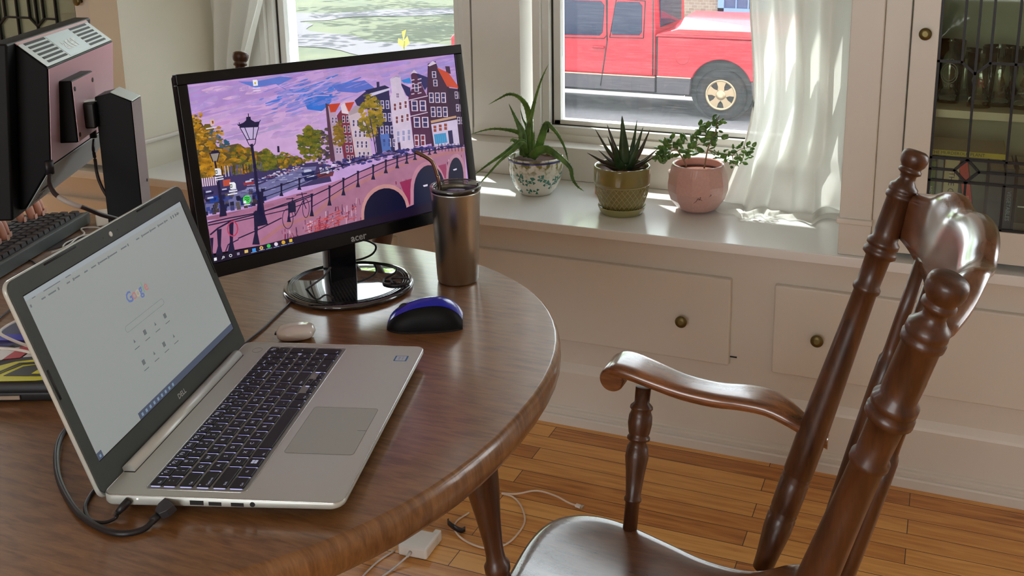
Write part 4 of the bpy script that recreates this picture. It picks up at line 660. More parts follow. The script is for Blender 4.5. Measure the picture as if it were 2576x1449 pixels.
# ================================================================ OUTSIDE
GZO=-1.55
ASP=mat('asphalt',(104,100,104),.9,var=.25,vscale=8,bump=.2,bscale=40)
CON=mat('concrete_pavement',(205,202,206),.9,var=.08,vscale=3)
m,nt,b=newmat('lawn_grass'); setp(b,rough=.95)
tc=nt.nodes.new('ShaderNodeTexCoord'); n1=nt.nodes.new('ShaderNodeTexNoise'); n1.inputs['Scale'].default_value=.55; n1.inputs['Detail'].default_value=8; n1.inputs['Roughness'].default_value=.7
nt.links.new(tc.outputs['Object'],n1.inputs['Vector']); cr=nt.nodes.new('ShaderNodeValToRGB'); e=cr.color_ramp.elements; e[0].position=.35; e[0].color=(*srgb((30,44,24)),1); e[1].position=.7; e[1].color=(*srgb((64,68,36)),1)
nt.links.new(n1.outputs['Fac'],cr.inputs[0]); nt.links.new(cr.outputs[0],b.inputs['Base Color']); GRASS=m
struct('ground',MB().box(-60,3.6,GZO-.3,40,80,GZO-.01),GRASS)
struct('street',MB().box(-9.0,10.2,GZO-.012,40,17.2,GZO+.004),ASP)
struct('sidewalk',MB().box(-9.0,9.0,GZO-.012,40,10.2,GZO+.03),CON)
struct('sidewalk_far',MB().box(-9.0,17.2,GZO-.012,40,19.0,GZO+.05),CON)
# winding grey path across the lawn
mb=MB()
def ribbon(pts,w,z):
    P=spline(pts,8); rows=[]
    for i,p in enumerate(P):
        t=P[min(i+1,len(P)-1)]-P[max(i-1,0)]; t.z=0; t.normalize(); n=V((-t.y,t.x,0)); ww=w*(1+.25*math.sin(i*.9))
        rows.append([p+n*ww/2+V((0,0,z)),p-n*ww/2+V((0,0,z))])
    mb.grid(rows,False)
ribbon([(-8,18.2,GZO),(-11,19.0,GZO),(-14.5,20.0,GZO),(-17.5,22.5,GZO),(-17.2,25,GZO),(-14,28,GZO),(-10,30.5,GZO)],1.9,.004)
ribbon([(-17.2,24.5,GZO),(-20,24.8,GZO),(-26,24,GZO)],1.6,.006)
ribbon([(-22,33,GZO),(-17,36,GZO),(-10,38,GZO)],3.5,.004)
tag(mb.build('park_path',mat('grey_gravel',(66,63,72),.95,var=.15,vscale=5)),kind='structure')
# brick-and-siding house across the street
m,nt,b=newmat('tan_brick'); setp(b,rough=.9); tc=nt.nodes.new('ShaderNodeTexCoord'); mp=nt.nodes.new('ShaderNodeMapping'); mp.inputs['Rotation'].default_value=(PI/2,0,0)
br=nt.nodes.new('ShaderNodeTexBrick'); br.inputs['Scale'].default_value=4; br.inputs['Color1'].default_value=(*srgb((140,120,106)),1); br.inputs['Color2'].default_value=(*srgb((122,100,88)),1); br.inputs['Mortar'].default_value=(*srgb((150,140,130)),1); br.inputs['Mortar Size'].default_value=.015
nt.links.new(tc.outputs['Object'],mp.inputs['Vector']); nt.links.new(mp.outputs['Vector'],br.inputs['Vector']); nt.links.new(br.outputs['Color'],b.inputs['Base Color'])
h=thing('house',T(-2,20.5,GZO),'tan brick house with a blue framed window beyond the red truck','house')
MB().box(-4.3,0,0,12,7,4.0).build('house_wall',m,h)
BLU=mat('blue_window_paint',(110,132,184),.5)
for x0 in (-2.55,2.4):
    x1=x0+1.02; z0=.88; z1=2.5
    f_=MB(); f_.box(x0,-.06,z0,x1,-.001,z0+.14); f_.box(x0,-.06,z1-.08,x1,-.001,z1); f_.box(x0,-.06,z0,x0+.13,-.001,z1); f_.box(x1-.13,-.06,z0,x1,-.001,z1)
    for k in (1,2): f_.box(x0+.13+(x1-x0-.26)*k/3-.012,-.04,z0+.14,x0+.13+(x1-x0-.26)*k/3+.012,-.001,z1-.08)
    f_.box(x0+.13,-.04,z0+.9,x1-.13,-.001,z0+.93)
    w_=f_.build('window',BLU,h); MB().box(x0+.13,-.012,z0+.14,x1-.13,-.002,z1-.08).build('pane',mat('dark_house_glass',(74,84,112),.15),w_)
MB().prism([(-4.9,4.0),(12.6,4.0),(3.8,5.6)],-7.4,.5,T(0,0,0)@Matrix.Rotation(PI/2,4,'X')).build('roof',mat('grey_shingle',(96,92,92),.9),h)
# ---- red pickup truck
TY=13.81
RED=mat('red_truck_paint',(160,3,30),.32,coat=.15,var=.03,vscale=2); GREY=mat('grey_plastic_cladding',(66,60,66),.6); TIRE=mat('tyre_rubber',(30,28,30),.85); RIM=mat('champagne_alloy_wheel',(170,146,116),.35,metal=.6)
TG=mat('truck_window_glass',(26,34,60),.12,spec=.35); BLK=mat('black_trim',(24,24,26),.6)
tr=thing('pickup_truck',T(-3.02,TY,GZO),'red pickup truck with gold alloy wheels parked across the street','truck')
# local: x along, wheel centre x=0, y=0 near side plane, +y away
def tX(x): return x+3.02
b=MB()
side=[(1.15,.62),(1.15,1.18),(-.93,1.19),(-.95,.62)]
def cyl(mb,x,z,r,y0,y1,n=40,inner=None,M=None):
    mb.lathe([(r*.96,y0),(r,y0+.02),(r,y1-.02),(r*.96,y1)],T(x,0,z)@Matrix.Rotation(-PI/2,4,'X'),n)
# bed side with wheel arch cut out
def archpoly(xa,xb,zb,zt,cx,cz,R,n=20):
    p=[(xb,zb),(xb,zt),(xa,zt),(xa,zb)]
    a0=math.asin(max(-1,(zb-cz)/R)); return p+[(cx-R*math.cos(t),cz+R*math.sin(t)) for t in [a0+(PI-2*a0)*i/n for i in range(n+1)]]
XM=Matrix.Rotation(PI/2,4,'X')
b=MB(); b.prism(archpoly(-.93,1.2,.60,1.19,0.02,.44,.455),-.10,0,XM); b.prism([(-.93,.60),(1.2,.60),(1.2,1.19),(-.93,1.19)],-1.75,-1.65,XM); b.box(-.93,.1,.55,-.85,1.65,1.19); b.box(1.12,.1,.55,1.2,1.65,1.19)
b.build('truck_bed',RED,tr,bevel=.015)
b=MB(); b.prism([(-.96,1.19),(1.2,1.20),(1.2,1.235),(-.93,1.235)],-1.77,.012,XM)
G=[[V((x,y,z)) for y,z in ((-.012,1.235),(.02,1.31),(.35,1.45),(1.0,1.49),(1.5,1.42),(1.76,1.235))] for x in (-.62,1.2)]
G=[[V((-.90,-.012,1.235)),V((-.86,.02,1.25)),V((-.82,.35,1.27)),V((-.82,1.0,1.27)),V((-.84,1.5,1.26)),V((-.90,1.76,1.235))]]+G
b.grid(G,False); b.build('bed_cover',RED,tr,bevel=.01)
b=MB(); b.prism([(-.93,.36),(-.44,.36),(-.42,.60),(-.93,.60)],-.09,.004,XM); b.prism([(.48,.40),(1.2,.40),(1.2,.60),(.46,.60)],-.09,.004,XM); b.prism([(-3.6,.37),(-.96,.37),(-.96,.585),(-3.6,.585)],-.09,.004,XM); b.build('lower_cladding',GREY,tr,bevel=.008)
b=MB(); b.prism([(-3.6,.585),(-.96,.585),(-.96,.60),(-3.6,.60)],-.05,.008,XM); b.prism([(-.93,.60),(-.42,.60),(-.42,.615),(-.93,.615)],-.05,.008,XM); b.build('trim_strip',mat('pale_trim',(214,160,140),.4),tr)
# cab
cabp=[(-.96,.60),(-.96,1.27),(-.99,1.82),(-1.15,1.88),(-2.35,1.88),(-2.62,1.80),(-3.05,1.32),(-4.1,1.20),(-4.3,1.05),(-4.3,.60)]
b=MB(); b.prism(cabp,-1.70,0,XM); b.build('cab',RED,tr,bevel=.03,seg=3)
b=MB()
for P in ([(-1.62,1.19),(-1.20,1.20),(-1.165,1.25),(-1.165,1.63),(-1.21,1.68),(-1.54,1.68),(-1.585,1.63),(-1.64,1.25)],[(-2.98,1.15),(-1.82,1.17),(-1.77,1.22),(-1.745,1.62),(-1.80,1.68),(-2.45,1.68),(-2.92,1.24)]):
    b.prism(P,-.03,.006,XM)
b.build('side_window',TG,tr,bevel=.004)
b=MB(); 
for P in ([(-1.66,1.15),(-1.14,1.16),(-1.12,1.70),(-1.56,1.72)],[(-3.04,1.11),(-1.75,1.13),(-1.705,1.18),(-1.70,1.72),(-2.45,1.73)]):
    pts=P+[P[0]]
    for p_,q_ in zip(pts,pts[1:]): b.tube([(p_[0],-.004,p_[1]),(q_[0],-.004,q_[1])],.006,6)
for x0_,z0_,x1_,z1_ in [(-1.72,1.8,-1.70,1.1),(-1.70,1.1,-1.80,.42),(-1.0,1.8,-.99,.62)]: b.tube([(x0_,-.003,z0_),(x1_,-.003,z1_)],.008,6)
b.build('door_seam',BLK,tr)
MB().box(-.955,.02,.62,-.935,1.6,1.2).build('bed_gap',BLK,tr)
MB().box(-.99,.25,1.30,-.955,1.45,1.78).build('rear_window',TG,tr,bevel=.005)
b=MB(); b.tube([(-1.92,-.03,1.00),(-1.74,-.03,1.0)],.018,8,flat=.8); b.build('door_handle',RED,tr)
b=MB(); b.lathe([(.10,0),(.10,.004),(.095,.004)],T(-.55,.0,.90)@Matrix.Rotation(PI/2,4,'X'),32); b.build('fuel_door',RED,tr)
b=MB(); b.prism([(-.55,.30),(1.3,.30),(1.3,.55),(-.55,.55)],-1.6,-.2,XM); b.prism([(-4.2,.32),(-.55,.32),(-.55,.58),(-4.2,.58)],-1.6,-.12,XM); b.build('chassis',BLK,tr)
b=MB(); b.prism(archpoly(-.5,.54,.40,.98,0.02,.44,.455),-.16,-.10,XM); b.lathe([(.46,0),(.46,.5)],T(.02,.10,.44)@Matrix.Rotation(-PI/2,4,'X'),40); b.build('wheel_well',BLK,tr)
for x,yy in ((.02,.04),(-3.55,.04),(.02,1.40),(-3.55,1.40)):
    wt=MB(); wt.lathe([(.22,.02),(.30,0),(.355,.012),(.375,.04),(.38,.10),(.375,.19),(.34,.22),(.22,.22)],T(x,yy,.38)@Matrix.Rotation(-PI/2,4,'X'),48); wo=wt.build('wheel',TIRE,tr)
    rm=MB(); Mx=T(x,yy-.002,.38)@Matrix.Rotation(PI/2,4,'X')
    rm.lathe([(.222,-.03),(.225,.006),(.205,.010),(.19,-.015)],Mx,48,capb=False,capt=False)
    for k in range(5):
        a=2*PI*k/5+.3; Mk=Mx@RZ(a); rm.prism([(.04,-.05),(.12,-.045),(.20,-.075),(.20,.075),(.12,.045),(.04,.05)],-.02,-.002,Mk)
    rm.lathe([(.075,-.02),(.07,.006),(.04,.012),(.0,.012)],Mx,24); rm.build('rim',RIM,wo)
    MB().lathe([(.20,-.06),(.20,-.03)],Mx,32).build('brake_disc',BLK,wo)
# ---- trees: one shading the lawn, one branch dipping into the top of the truck window
LEAFM=mat('maple_leaf',(120,170,40),.6,var=.3,vscale=3); BARK=mat('tree_bark',(92,74,60),.9,bump=.5,bscale=20)
LT=bpy.data.materials.new('sunlit_leaf'); LT.use_nodes=True; nt=LT.node_tree; nt.nodes.clear(); o=nt.nodes.new('ShaderNodeOutputMaterial'); d=nt.nodes.new('ShaderNodeBsdfDiffuse'); d.inputs[0].default_value=(*srgb((118,160,44)),1); q=nt.nodes.new('ShaderNodeBsdfTranslucent'); q.inputs[0].default_value=(*srgb((170,210,50)),1); a=nt.nodes.new('ShaderNodeMixShader'); a.inputs[0].default_value=.5
nt.links.new(d.outputs[0],a.inputs[1]); nt.links.new(q.outputs[0],a.inputs[2]); nt.links.new(a.outputs[0],o.inputs[0])
def leaves(mb,c,rad,n,size,rn,flat=.5):
    for _ in range(n):
        while True:
            p=V((rn.uniform(-1,1),rn.uniform(-1,1),rn.uniform(-1,1)))
            if p.length<1: break
        p=V((p.x*rad,p.y*rad,p.z*rad*flat))+V(c); s=size*rn.uniform(.6,1.2); M=T(*p)@Matrix.Rotation(rn.uniform(0,6.3),4,'Z')@Matrix.Rotation(rn.uniform(-.9,.9),4,'X')
        mb.face([(0,0,0),(s*.4,s*.25,.02*s),(s*.9,s*.3,0),(s*1.1,0,-.1*s),(s*.9,-s*.3,0),(s*.4,-s*.25,.02*s)],M)
rn=random.Random(3)
t=thing('tree',T(-4.30,9.2,GZO),'green leafy tree whose lowest leaves hang at the top left of the truck window','tree')
MB().tube(spline([(0,0,0),(-.02,0,1.5),(0,.05,2.6),(.1,.2,4.2)],5),[.07]*16,12).build('trunk',BARK,t)
mb=MB()
for k in range(22):
    a=rn.uniform(0,6.3); rr=rn.uniform(.3,1.7); leaves(mb,(rr*math.cos(a),rr*math.sin(a),rn.uniform(3.9,5.0)),.6,55,.15,rn)
leaves(mb,(.50,0,2.17),.15,40,.07,rn,.9); leaves(mb,(.62,0,2.30),.12,20,.07,rn,.9); leaves(mb,(1.62,.2,2.32),.22,30,.08,rn,.35)
mb.build('crown',LT,t,recalc=False); mb=MB(); mb.tube(spline([(0,.05,2.8),(.3,0,2.7),(.48,0,2.25)],5),.010,6); mb.tube(spline([(.05,.1,3.0),(.9,.1,2.9),(1.6,.2,2.42)],5),.010,6); mb.build('branch',BARK,t)
for X_,Y_,ox,oy,R_,lab in ((-9.1,20.0,-3.3,-.2,2.6,'broad tree shading the near end of the park path'),(-11.4,25.0,-4.4,.3,3.4,'broad tree shading the middle of the lawn'),(-14.0,30.8,-5.4,.2,4.2,'farthest broad tree, shading the far edge of the lawn')):
    t=thing('tree',T(X_,Y_,GZO),lab,'tree'); MB().tube(spline([(0,0,0),(0,0,3.2),(ox*.3,0,5.2),(ox*.8,oy,5.9)],5),[.20]*16,10).build('trunk',BARK,t)
    mb=MB()
    for k in range(30): a=rn.uniform(0,6.3); rr=rn.uniform(.2,R_); leaves(mb,(ox+rr*math.cos(a),oy+rr*math.sin(a),rn.uniform(5.6,6.8)),.9,26,.36,rn,.4)
    mb.build('crown',LT,t,recalc=False)
t=thing('weed_stalk',T(-2.66,4.5,GZO),'thin yellow-leaved stalk rising outside the left window','plant')
MB().tube(spline([(0,0,0),(.03,0,1.2),(0,0,2.1),(.005,0,2.27)],6),.004,6).build('stem',mat('stalk_green',(130,140,60),.7),t)
mb=MB(); mb.face([(0,0,2.27),(.03,-.01,2.30),(.035,0,2.26),(.0,0,2.235),(-.035,0,2.255),(-.03,0,2.285)]); mb.face([(0,0,2.27),(.012,.01,2.33),(-.008,0,2.32)]); mb.build('leaf',mat('yellow_leaf',(220,170,60),.6),t)
# unseen slab added above the alcove to limit how far sun reaches in
struct('added_sun_shade',MB().box(-4.4,2.95,2.30,2.6,3.25,2.36),mat('sun_shade_paint',(225,225,222),.6))
struct('wall_outside',MB().box(XL-.07,2.95,.2,XR+.9,2.99,.69),WF)
# added fill lamp at the unseen rear opening, brightens the room interior
area('added_rear_fill',(-.5,-3.1,1.5),(-.6,2,.9),1.9,1.4,12,(1,.96,.9))
# ================================================================ TABLE
TZ=.75
TW=wood('walnut_stained_table',(108,70,38),(148,104,64),.36,(9,60,9),coat=.8,rot=-.45,bump=.02)
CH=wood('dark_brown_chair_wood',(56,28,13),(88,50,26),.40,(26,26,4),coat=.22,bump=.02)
def ovalpts(off,n=40):
    o=[]; a,b_=.53+off,.525+off; e=2/2.25
    for i in range(n+1):
        t=-PI/2+PI*i/n; c,s=math.cos(t),math.sin(t); o.append((-.995+a*abs(c)**e,1.037+b_*math.copysign(abs(s)**e,s)))
    for i in range(n+1):
        t=PI/2+PI*i/n; c,s=math.cos(t),math.sin(t); o.append((-1.42-a*abs(c)**e,1.037+b_*math.copysign(abs(s)**e,s)))
    return o
tb_=thing('dining_table',T(-1.2075,1.037,0),'brown wooden oval dining table with a rounded edge, carrying the laptop and screens','table')
Ti=T(1.2075,-1.037,0)
mb=MB(); rows=[]
for off,z in ((-.06,-.046),(-.012,-.046),(-.004,-.042),(.0,-.034),(.0005,-.022),(-.001,-.010),(-.004,-.003),(-.008,0)):
    rows.append([Ti@V((x,y,TZ+z)) for x,y in ovalpts(off)])
G=mb.grid(rows,True,False,True); mb._f(G[0][::-1]); mb._f(G[-1]); mb.build('tabletop',TW,tb_)
mb=MB(); rows=[]
P0=ovalpts(-.13); P1=ovalpts(-.152)
for P,z in ((P0,.665),(P0,.7045),(P1,.7045),(P1,.665)): rows.append([Ti@V((x,y,z)) for x,y in P])
mb.grid(rows,False,True,True); mb.build('apron',TW,tb_)
legp=[(.012,0),(.0165,.01),(.0185,.05),(.015,.09),(.019,.14),(.022,.30),(.021,.40),(.016,.46),(.0135,.478),(.0165,.486),(.0165,.494),(.0145,.499),(.0175,.505),(.0175,.514),(.0135,.520),(.0125,.53),(.0128,.545),(.0160,.58),(.0212,.62),(.0248,.66),(.0262,.69),(.0255,.71)]
for x,y,sx,sy in ((-.535,1.063,.16,.0),(-1.88,1.03,-.16,0),(-1.21,.66,0,-.16),(-1.21,1.41,0,.16)):
    ax=V((-sx,-sy,1)).normalized(); M=frame(V((x+sx*.62+1.2075,y+sy*.62-1.037,0)),ax.orthogonal(),ax.cross(ax.orthogonal()),ax)
    MB().lathe(legp,M,32).build('leg',CH,tb_)
# ================================================================ LAPTOP
ALU=mat('silver_laptop_shell',(196,200,195),.34,metal=.25,var=.015,vscale=400,stretch=(1,1,1)); ALU2=mat('laptop_edge_metal',(206,206,204),.22,metal=.8); LB=mat('laptop_underside',(70,64,60),.6)
BEZ=mat('grey_textured_bezel',(58,63,60),.55,bump=.15,bscale=1500); KEY=mat('black_key_cap',(22,20,26),.5,var=.1); KW=mat('key_well',(150,153,150),.45,metal=.4); LEG=glow('key_legend',(200,200,225),.5); BL=glow('keyboard_backlight',(190,188,255),1.1)
d=D['lap']; LM=frame(d['O'],d['X'],d['F'],(0,0,1))   # local: x along the hinge, y toward the user, z up (mirrored handedness handled below)
LM=Matrix(((d['X'][0],-d['F'][0],0,d['O'][0]),(d['X'][1],-d['F'][1],0,d['O'][1]),(0,0,1,.75),(0,0,0,1)))  # x right, y = back
lt=thing('laptop',LM,'open silver laptop with a black keyboard and a washed-out grey screen, on the table','laptop')
W_,DP=.380,.2565
zs=lambda y:.0225-.0*(y)
deck=rrect(0,-DP,W_,0,.011)
mb=MB(); rows=[]
for off,z in ((.012,.0050),(.0040,.0080),(.0010,.0098),(0,.0120),(0,.0205),(.0006,.0212)):
    rows.append([V((x+(off if x<W_/2 else -off),y+(off*2.2 if y<-DP/2 else -off),z+(0 if z>.016 else .004*min(1,max(0,(-y-.19)/.06))))) for x,y in deck])
G=mb.grid(rows,True,False,True); mb._f(G[0][::-1]); mb._f(G[-1]); base=mb.build('laptop_base',ALU,lt)
m_=MB(); m_.tube([V((x,y,.0209)) for x,y in rrect(.0008,-DP+.0008,W_-.0008,-.0008,.0105)],.0007,6,closed=True); m_.build('edge_trim',ALU2,lt)
MB().prism(rrect(.02,-DP+.03,W_-.02,-.01,.01),.0012,.0055).build('bottom_cover',LB,lt)
m_=MB(); 
for x in (.03,.35):
    for y in (-.03,-.225): m_.lathe([(.008,0),(.008,.0013)],T(x,y,0),16)
m_.build('rubber_foot',BLK,lt)
# side ports
PT=mat('port_black',(22,20,22),.6)
for nm,y,w_,h_ in (('network_port',-.1021,.0145,.0068),('usb_port',-.1216,.0135,.0055),('usb_port',-.1453,.0135,.0055)): MB().box(-.0004,y-w_/2,.0135,.004,y+w_/2,.0135+h_*.72).build(nm,PT,base)
MB().lathe([(.0028,0),(.0028,.003)],T(-.0004,-.1614,.0163)@Matrix.Rotation(PI/2,4,'Y'),16).build('audio_port',PT,base)
MB().box(-.0005,-.0395,.0172,.0005,-.038,.0184).build('charging_light',glow('white_led',(240,240,235),1.5),base)
# hinge bar
m_=MB(); m_.lathe([(.0075,0),(.0075,.29)],T(.045,-.0055,.0215)@Matrix.Rotation(PI/2,4,'Y'),24); m_.build('hinge_cover',mat('hinge_silver',(206,208,204),.38,metal=.35),lt)
MB().box(.043,-.0140,.0212,.3375,-.0005,.02135).build('hinge_slot',PT,lt)
# keyboard well
kb=MB().prism(rrect(.0128,-.1493,.3672,-.0405,.006),.0212,.02135); kb=kb.build('keyboard_deck',KW,lt)
m_=MB(); m_.tube([V((x,y,.0214)) for x,y in rrect(.0128,-.1493,.3672,-.0405,.006)],.0005,5,closed=True); m_.build('keyboard_surround',ALU2,kb)
nk=0; glowb=MB()
def key(x0,y0,x1,y1,s=None,sub=None,big=.0062,ic=None):
    """x0..x1 across, y0..y1 as distance from the hinge"""
    global nk
    b=MB(); r=.0016; a=rrect(x0,-y1,x1,-y0,r,3); g=rrect(x0+.0007,-y1+.0007,x1-.0007,-y0-.0007,r,3)
    G=b.grid([[V((x,y,.0217)) for x,y in a],[V((x,y,.0230)) for x,y in a],[V((x,y,.0236)) for x,y in g]],False,False,True); b._f(G[-1]); b._f(G[0][::-1])
    cx,cy_=(x0+x1)/2,-(y0+y1)/2; b.mi=1
    if s:
        mx_=T(cx,cy_,.02365)
        if len(s)>2: b.add(textmesh(s,.0036),T(x0+.0022+.0009*len(s),-y1+.0035,.02365))
        else:
            b.add(textmesh(s,big),mx_ if not sub else T(cx,cy_-.0028,.02365))
            if sub: b.add(textmesh(sub,.0042),T(cx,cy_+.0036,.02365))
    if ic=='win':
        for i in (0,1):
            for j in (0,1): b.box(cx-.0034+i*.0036,cy_-.0034+j*.0036,.02365,cx-.0003+i*.0036,cy_-.0003+j*.0036,.0237)
    if ic=='dot': b.lathe([(.0009,.02365),(.0009,.0237)],T(x0+.0025,-y0-.0035,0),8)
    b.build('key',[KEY,LEG],kb,recalc=False); nk+=1
    # backlight spill: a lit sliver around the foot of the cap
    glowb.prism(rrect(x0-.0005,-y1+.001,x0+.003,-y0-.001,.0008,1),.02137,.0219)
y_=[(.0432,.0556),(.0572,.0713),(.0750,.0896),(.0932,.1078),(.1112,.1262),(.1290,.1445)]
ks=.0179
fn=['Esc','F1','F2','F3','F4','F5','F6','F7','F8','F9','F10','F11','F12','Prt','Ins','Del','Hom','End','Pg']
for i,s in enumerate(fn): key(.0182+i*.01815,y_[0][0],.0182+i*.01815+.0154,y_[0][1],s,ic='dot' if 0<i<13 else None)
key(.0182,*[y_[1][0]],.0350,y_[1][1],"`",'~')
for i,(s,q_) in enumerate(zip('1234567890-=','!@#$%^&*()_+')): key(.0378+i*.01905,y_[1][0],.0378+i*.01905+.0163,y_[1][1],s,q_,.0048)
key(.2664,y_[1][0],.2882,y_[1][1],'Backspace')
key(.0182,y_[2][0],.0440,y_[2][1],'Tab')
for i,s in enumerate('QWERTYUIOP[]'): key(.0469+i*.01905,y_[2][0],.0469+i*.01905+.0163,y_[2][1],s)
key(.2755,y_[2][0],.2882,y_[2][1],'|')
key(.0182,y_[3][0],.0478,y_[3][1],'CapsLock',ic='dot')
for i,s in enumerate("ASDFGHJKL;'"): key(.0505+i*.01905,y_[3][0],.0505+i*.01905+.0163,y_[3][1],s)
key(.2600,y_[3][0],.2882,y_[3][1],'Enter')
key(.0182,y_[4][0],.0575,y_[4][1],'Shift')
for i,s in enumerate('ZXCVBNM,./'): key(.0602+i*.01905,y_[4][0],.0602+i*.01905+.0163,y_[4][1],s)
key(.2508,y_[4][0],.2882,y_[4][1],'Shift')
key(.0182,y_[5][0],.0380,y_[5][1],'Ctrl'); key(.0405,y_[5][0],.0575,y_[5][1],'Fn',None,.004); key(.0600,y_[5][0],.0770,y_[5][1],ic='win'); key(.0795,y_[5][0],.0965,y_[5][1],'Alt')
key(.0990,y_[5][0],.1907,y_[5][1]); key(.1932,y_[5][0],.2105,y_[5][1],'Alt'); key(.2130,y_[5][0],.2300,y_[5][1],'Ctrl')
ym=(y_[5][0]+y_[5][1])/2
key(.2325,ym+.0004,.2495,y_[5][1],'<',None,.004); key(.2520,y_[5][0],.2690,ym-.0004,'^',None,.004); key(.2520,ym+.0004,.2690,y_[5][1],'v',None,.004); key(.2715,ym+.0004,.2882,y_[5][1],'>',None,.004)
nx=[.2912+i*.0179 for i in range(4)]
for i,s in enumerate(['Num','/','*','-']): key(nx[i],y_[1][0],nx[i]+.0152,y_[1][1],s,None,.005)
for r_,ss in ((2,'789'),(3,'456'),(4,'123')):
    for i,s in enumerate(ss): key(nx[i],y_[r_][0],nx[i]+.0152,y_[r_][1],s,None,.005)
key(nx[3],y_[2][0],nx[3]+.0152,y_[3][1],'+',None,.005); key(nx[3],y_[4][0],nx[3]+.0152,y_[5][1],'Ent'); key(nx[0],y_[5][0],nx[1]+.0152,y_[5][1],'0',None,.005); key(nx[2],y_[5][0],nx[2]+.0152,y_[5][1],'.',None,.006)
glowb.build('backlight',BL,kb)
# touchpad, sticker, power button
mb=MB().prism(rrect(.0926,-.2398,.1992,-.1603,.004),.0212,.0214); mb.build('touchpad',mat('touchpad_surface',(170,174,171),.42,var=.01),lt)
m_=MB(); m_.tube([V((x,y,.0214)) for x,y in rrect(.0926,-.2398,.1992,-.1603,.004)],.00022,4,closed=True); m_.tube([V((.1459,-.2398,.0215)),V((.1459,-.229,.0215))],.0002,4); m_.build('touchpad_edge',mat('touchpad_line',(110,112,110),.5),lt)
m_=MB(); m_.tube([(.3538+.0075*math.cos(a),-.0265+.0065*math.sin(a),.0213) for a in frange(0,6.28,.3)],.0002,4,closed=True); m_.build('power_button',mat('button_line',(120,124,122),.5),lt)
st=MB().prism(rrect(.3325,-.2415,.3485,-.2235,.001),.02125,.0214); so_=st.build('sticker',mat('blue_sticker',(40,104,160),.4),lt)
m_=MB().prism(rrect(.3336,-.2392,.3474,-.2256,.0006),.0214,.02148); m_.build('sticker_face',mat('sticker_silver',(190,200,214),.35),so_)
MB().add(textmesh('intel',.0052),T(.3405,-.2300,.0215)).build('sticker_text',mat('sticker_grey',(110,116,128),.5),so_); MB().add(textmesh('CORE i5',.0028),T(.3405,-.2350,.0215)).build('sticker_text',mat('sticker_grey2',(110,116,128),.5),so_)
# lid: hinged frame, local x across, y up the lid, z toward the viewer
la=math.radians(d['lid'])
U_=V((0,-math.cos(la),math.sin(la))); Nn=V((1,0,0)).cross(U_)   # lid plane in laptop space (y back = -F)
LD=frame((0,0,.021),(1,0,0),U_,Nn)
LH=.2445
lid=MB().prism(rrect(.0008,-.008,W_-.0008,LH-.0008,.0125),-.0062,-.0014); lo=lid.build('lid',ALU,lt,M=LD,bevel=.0012)
bz=MB().prism(rrect(.0022,-.0045,W_-.0022,LH-.0022,.0118),-.0014,.0002); bo=bz.build('screen_bezel',BEZ,lt,M=LD,bevel=.0004)
X0,Y0=.0179,.0289
# screen surface: dim page under a matte panel
def screenmat():
    m,nt,b=newmat('dim_matte_screen'); setp(b,rough=.32,spec=.5); b.inputs['Base Color'].default_value=(*srgb((60,64,64)),1)
    b.inputs['Emission Color'].default_value=(*srgb((140,144,142)),1); b.inputs['Emission Strength'].default_value=.72; return m
SM=screenmat()
sp=MB().face([(X0,Y0,.0003),(X0+.3442,Y0,.0003),(X0+.3442,Y0+.1936,.0003),(X0,Y0+.1936,.0003)]); spo=sp.build('screen',SM,lt,M=LD,recalc=False)
m_=MB()
for a_,b_ in (((X0,Y0),(X0+.3442,Y0)),((X0+.3442,Y0),(X0+.3442,Y0+.1936)),((X0,Y0+.1936),(X0+.3442,Y0+.1936))): m_.tube([V((*a_,.0003)),V((*b_,.0003))],.0006,4)
m_.build('screen_edge',PT,bo)
def lcd(name,mb,c,s=1): return mb.build(name,glow('lcd_'+name,c,s),spo,recalc=False)
gx,gy=D['scr']['G'][0],D['scr']['G'][1]
cols=[(92,106,150),(156,112,110),(156,148,128),(92,106,150),(112,138,120),(156,112,110)]
x_=.1695
for ch,c,w_ in zip('Google',cols,(.0118,.0083,.0083,.0083,.0038,.008)):
    mb=MB().add(textmesh(ch,.0185 if ch!='G' else .0185,'LEFT',True),T(x_,.1545,.0005)); lcd('page_letter',mb,c,.95); x_+=w_
mb=MB(); mb.face([(X0,.2165,.0004),(X0+.3442,.2165,.0004),(X0+.3442,.2225,.0004),(X0,.2225,.0004)]); lcd('tab_strip',mb,(150,156,160),.8)
mb=MB(); rr_=random.Random(8)
xx=X0+.006
while xx<X0+.33:
    w_=rr_.uniform(.006,.018); zz_=.2095
    if rr_.random()<.8: mb.face([(xx,zz_-.0008,.0004),(xx+w_,zz_-.0008,.0004),(xx+w_,zz_+.0008,.0004),(xx,zz_+.0008,.0004)])
    if rr_.random()<.35: mb.face([(xx-.003,zz_-.0016,.0004),(xx-.0005,zz_-.0016,.0004),(xx-.0005,zz_+.0016,.0004),(xx-.003,zz_+.0016,.0004)])
    xx+=w_+rr_.uniform(.004,.009)
for xx,w_ in ((X0+.01,.006),(X0+.03,.03),(X0+.07,.01)): mb.face([(xx,.2152,.0004),(xx+w_,.2152,.0004),(xx+w_,.2162,.0004),(xx,.2162,.0004)])
lcd('bookmark_bar',mb,(104,106,108),.85)
lcd('search_box',MB().tube([V((x,y,.0004)) for x,y in rrect(.1455,.1215,.2365,.1290,.0035)],.0002,4,closed=True),(112,116,116),.8)
SC=glow('lcd_shortcut',(100,104,104),.8)
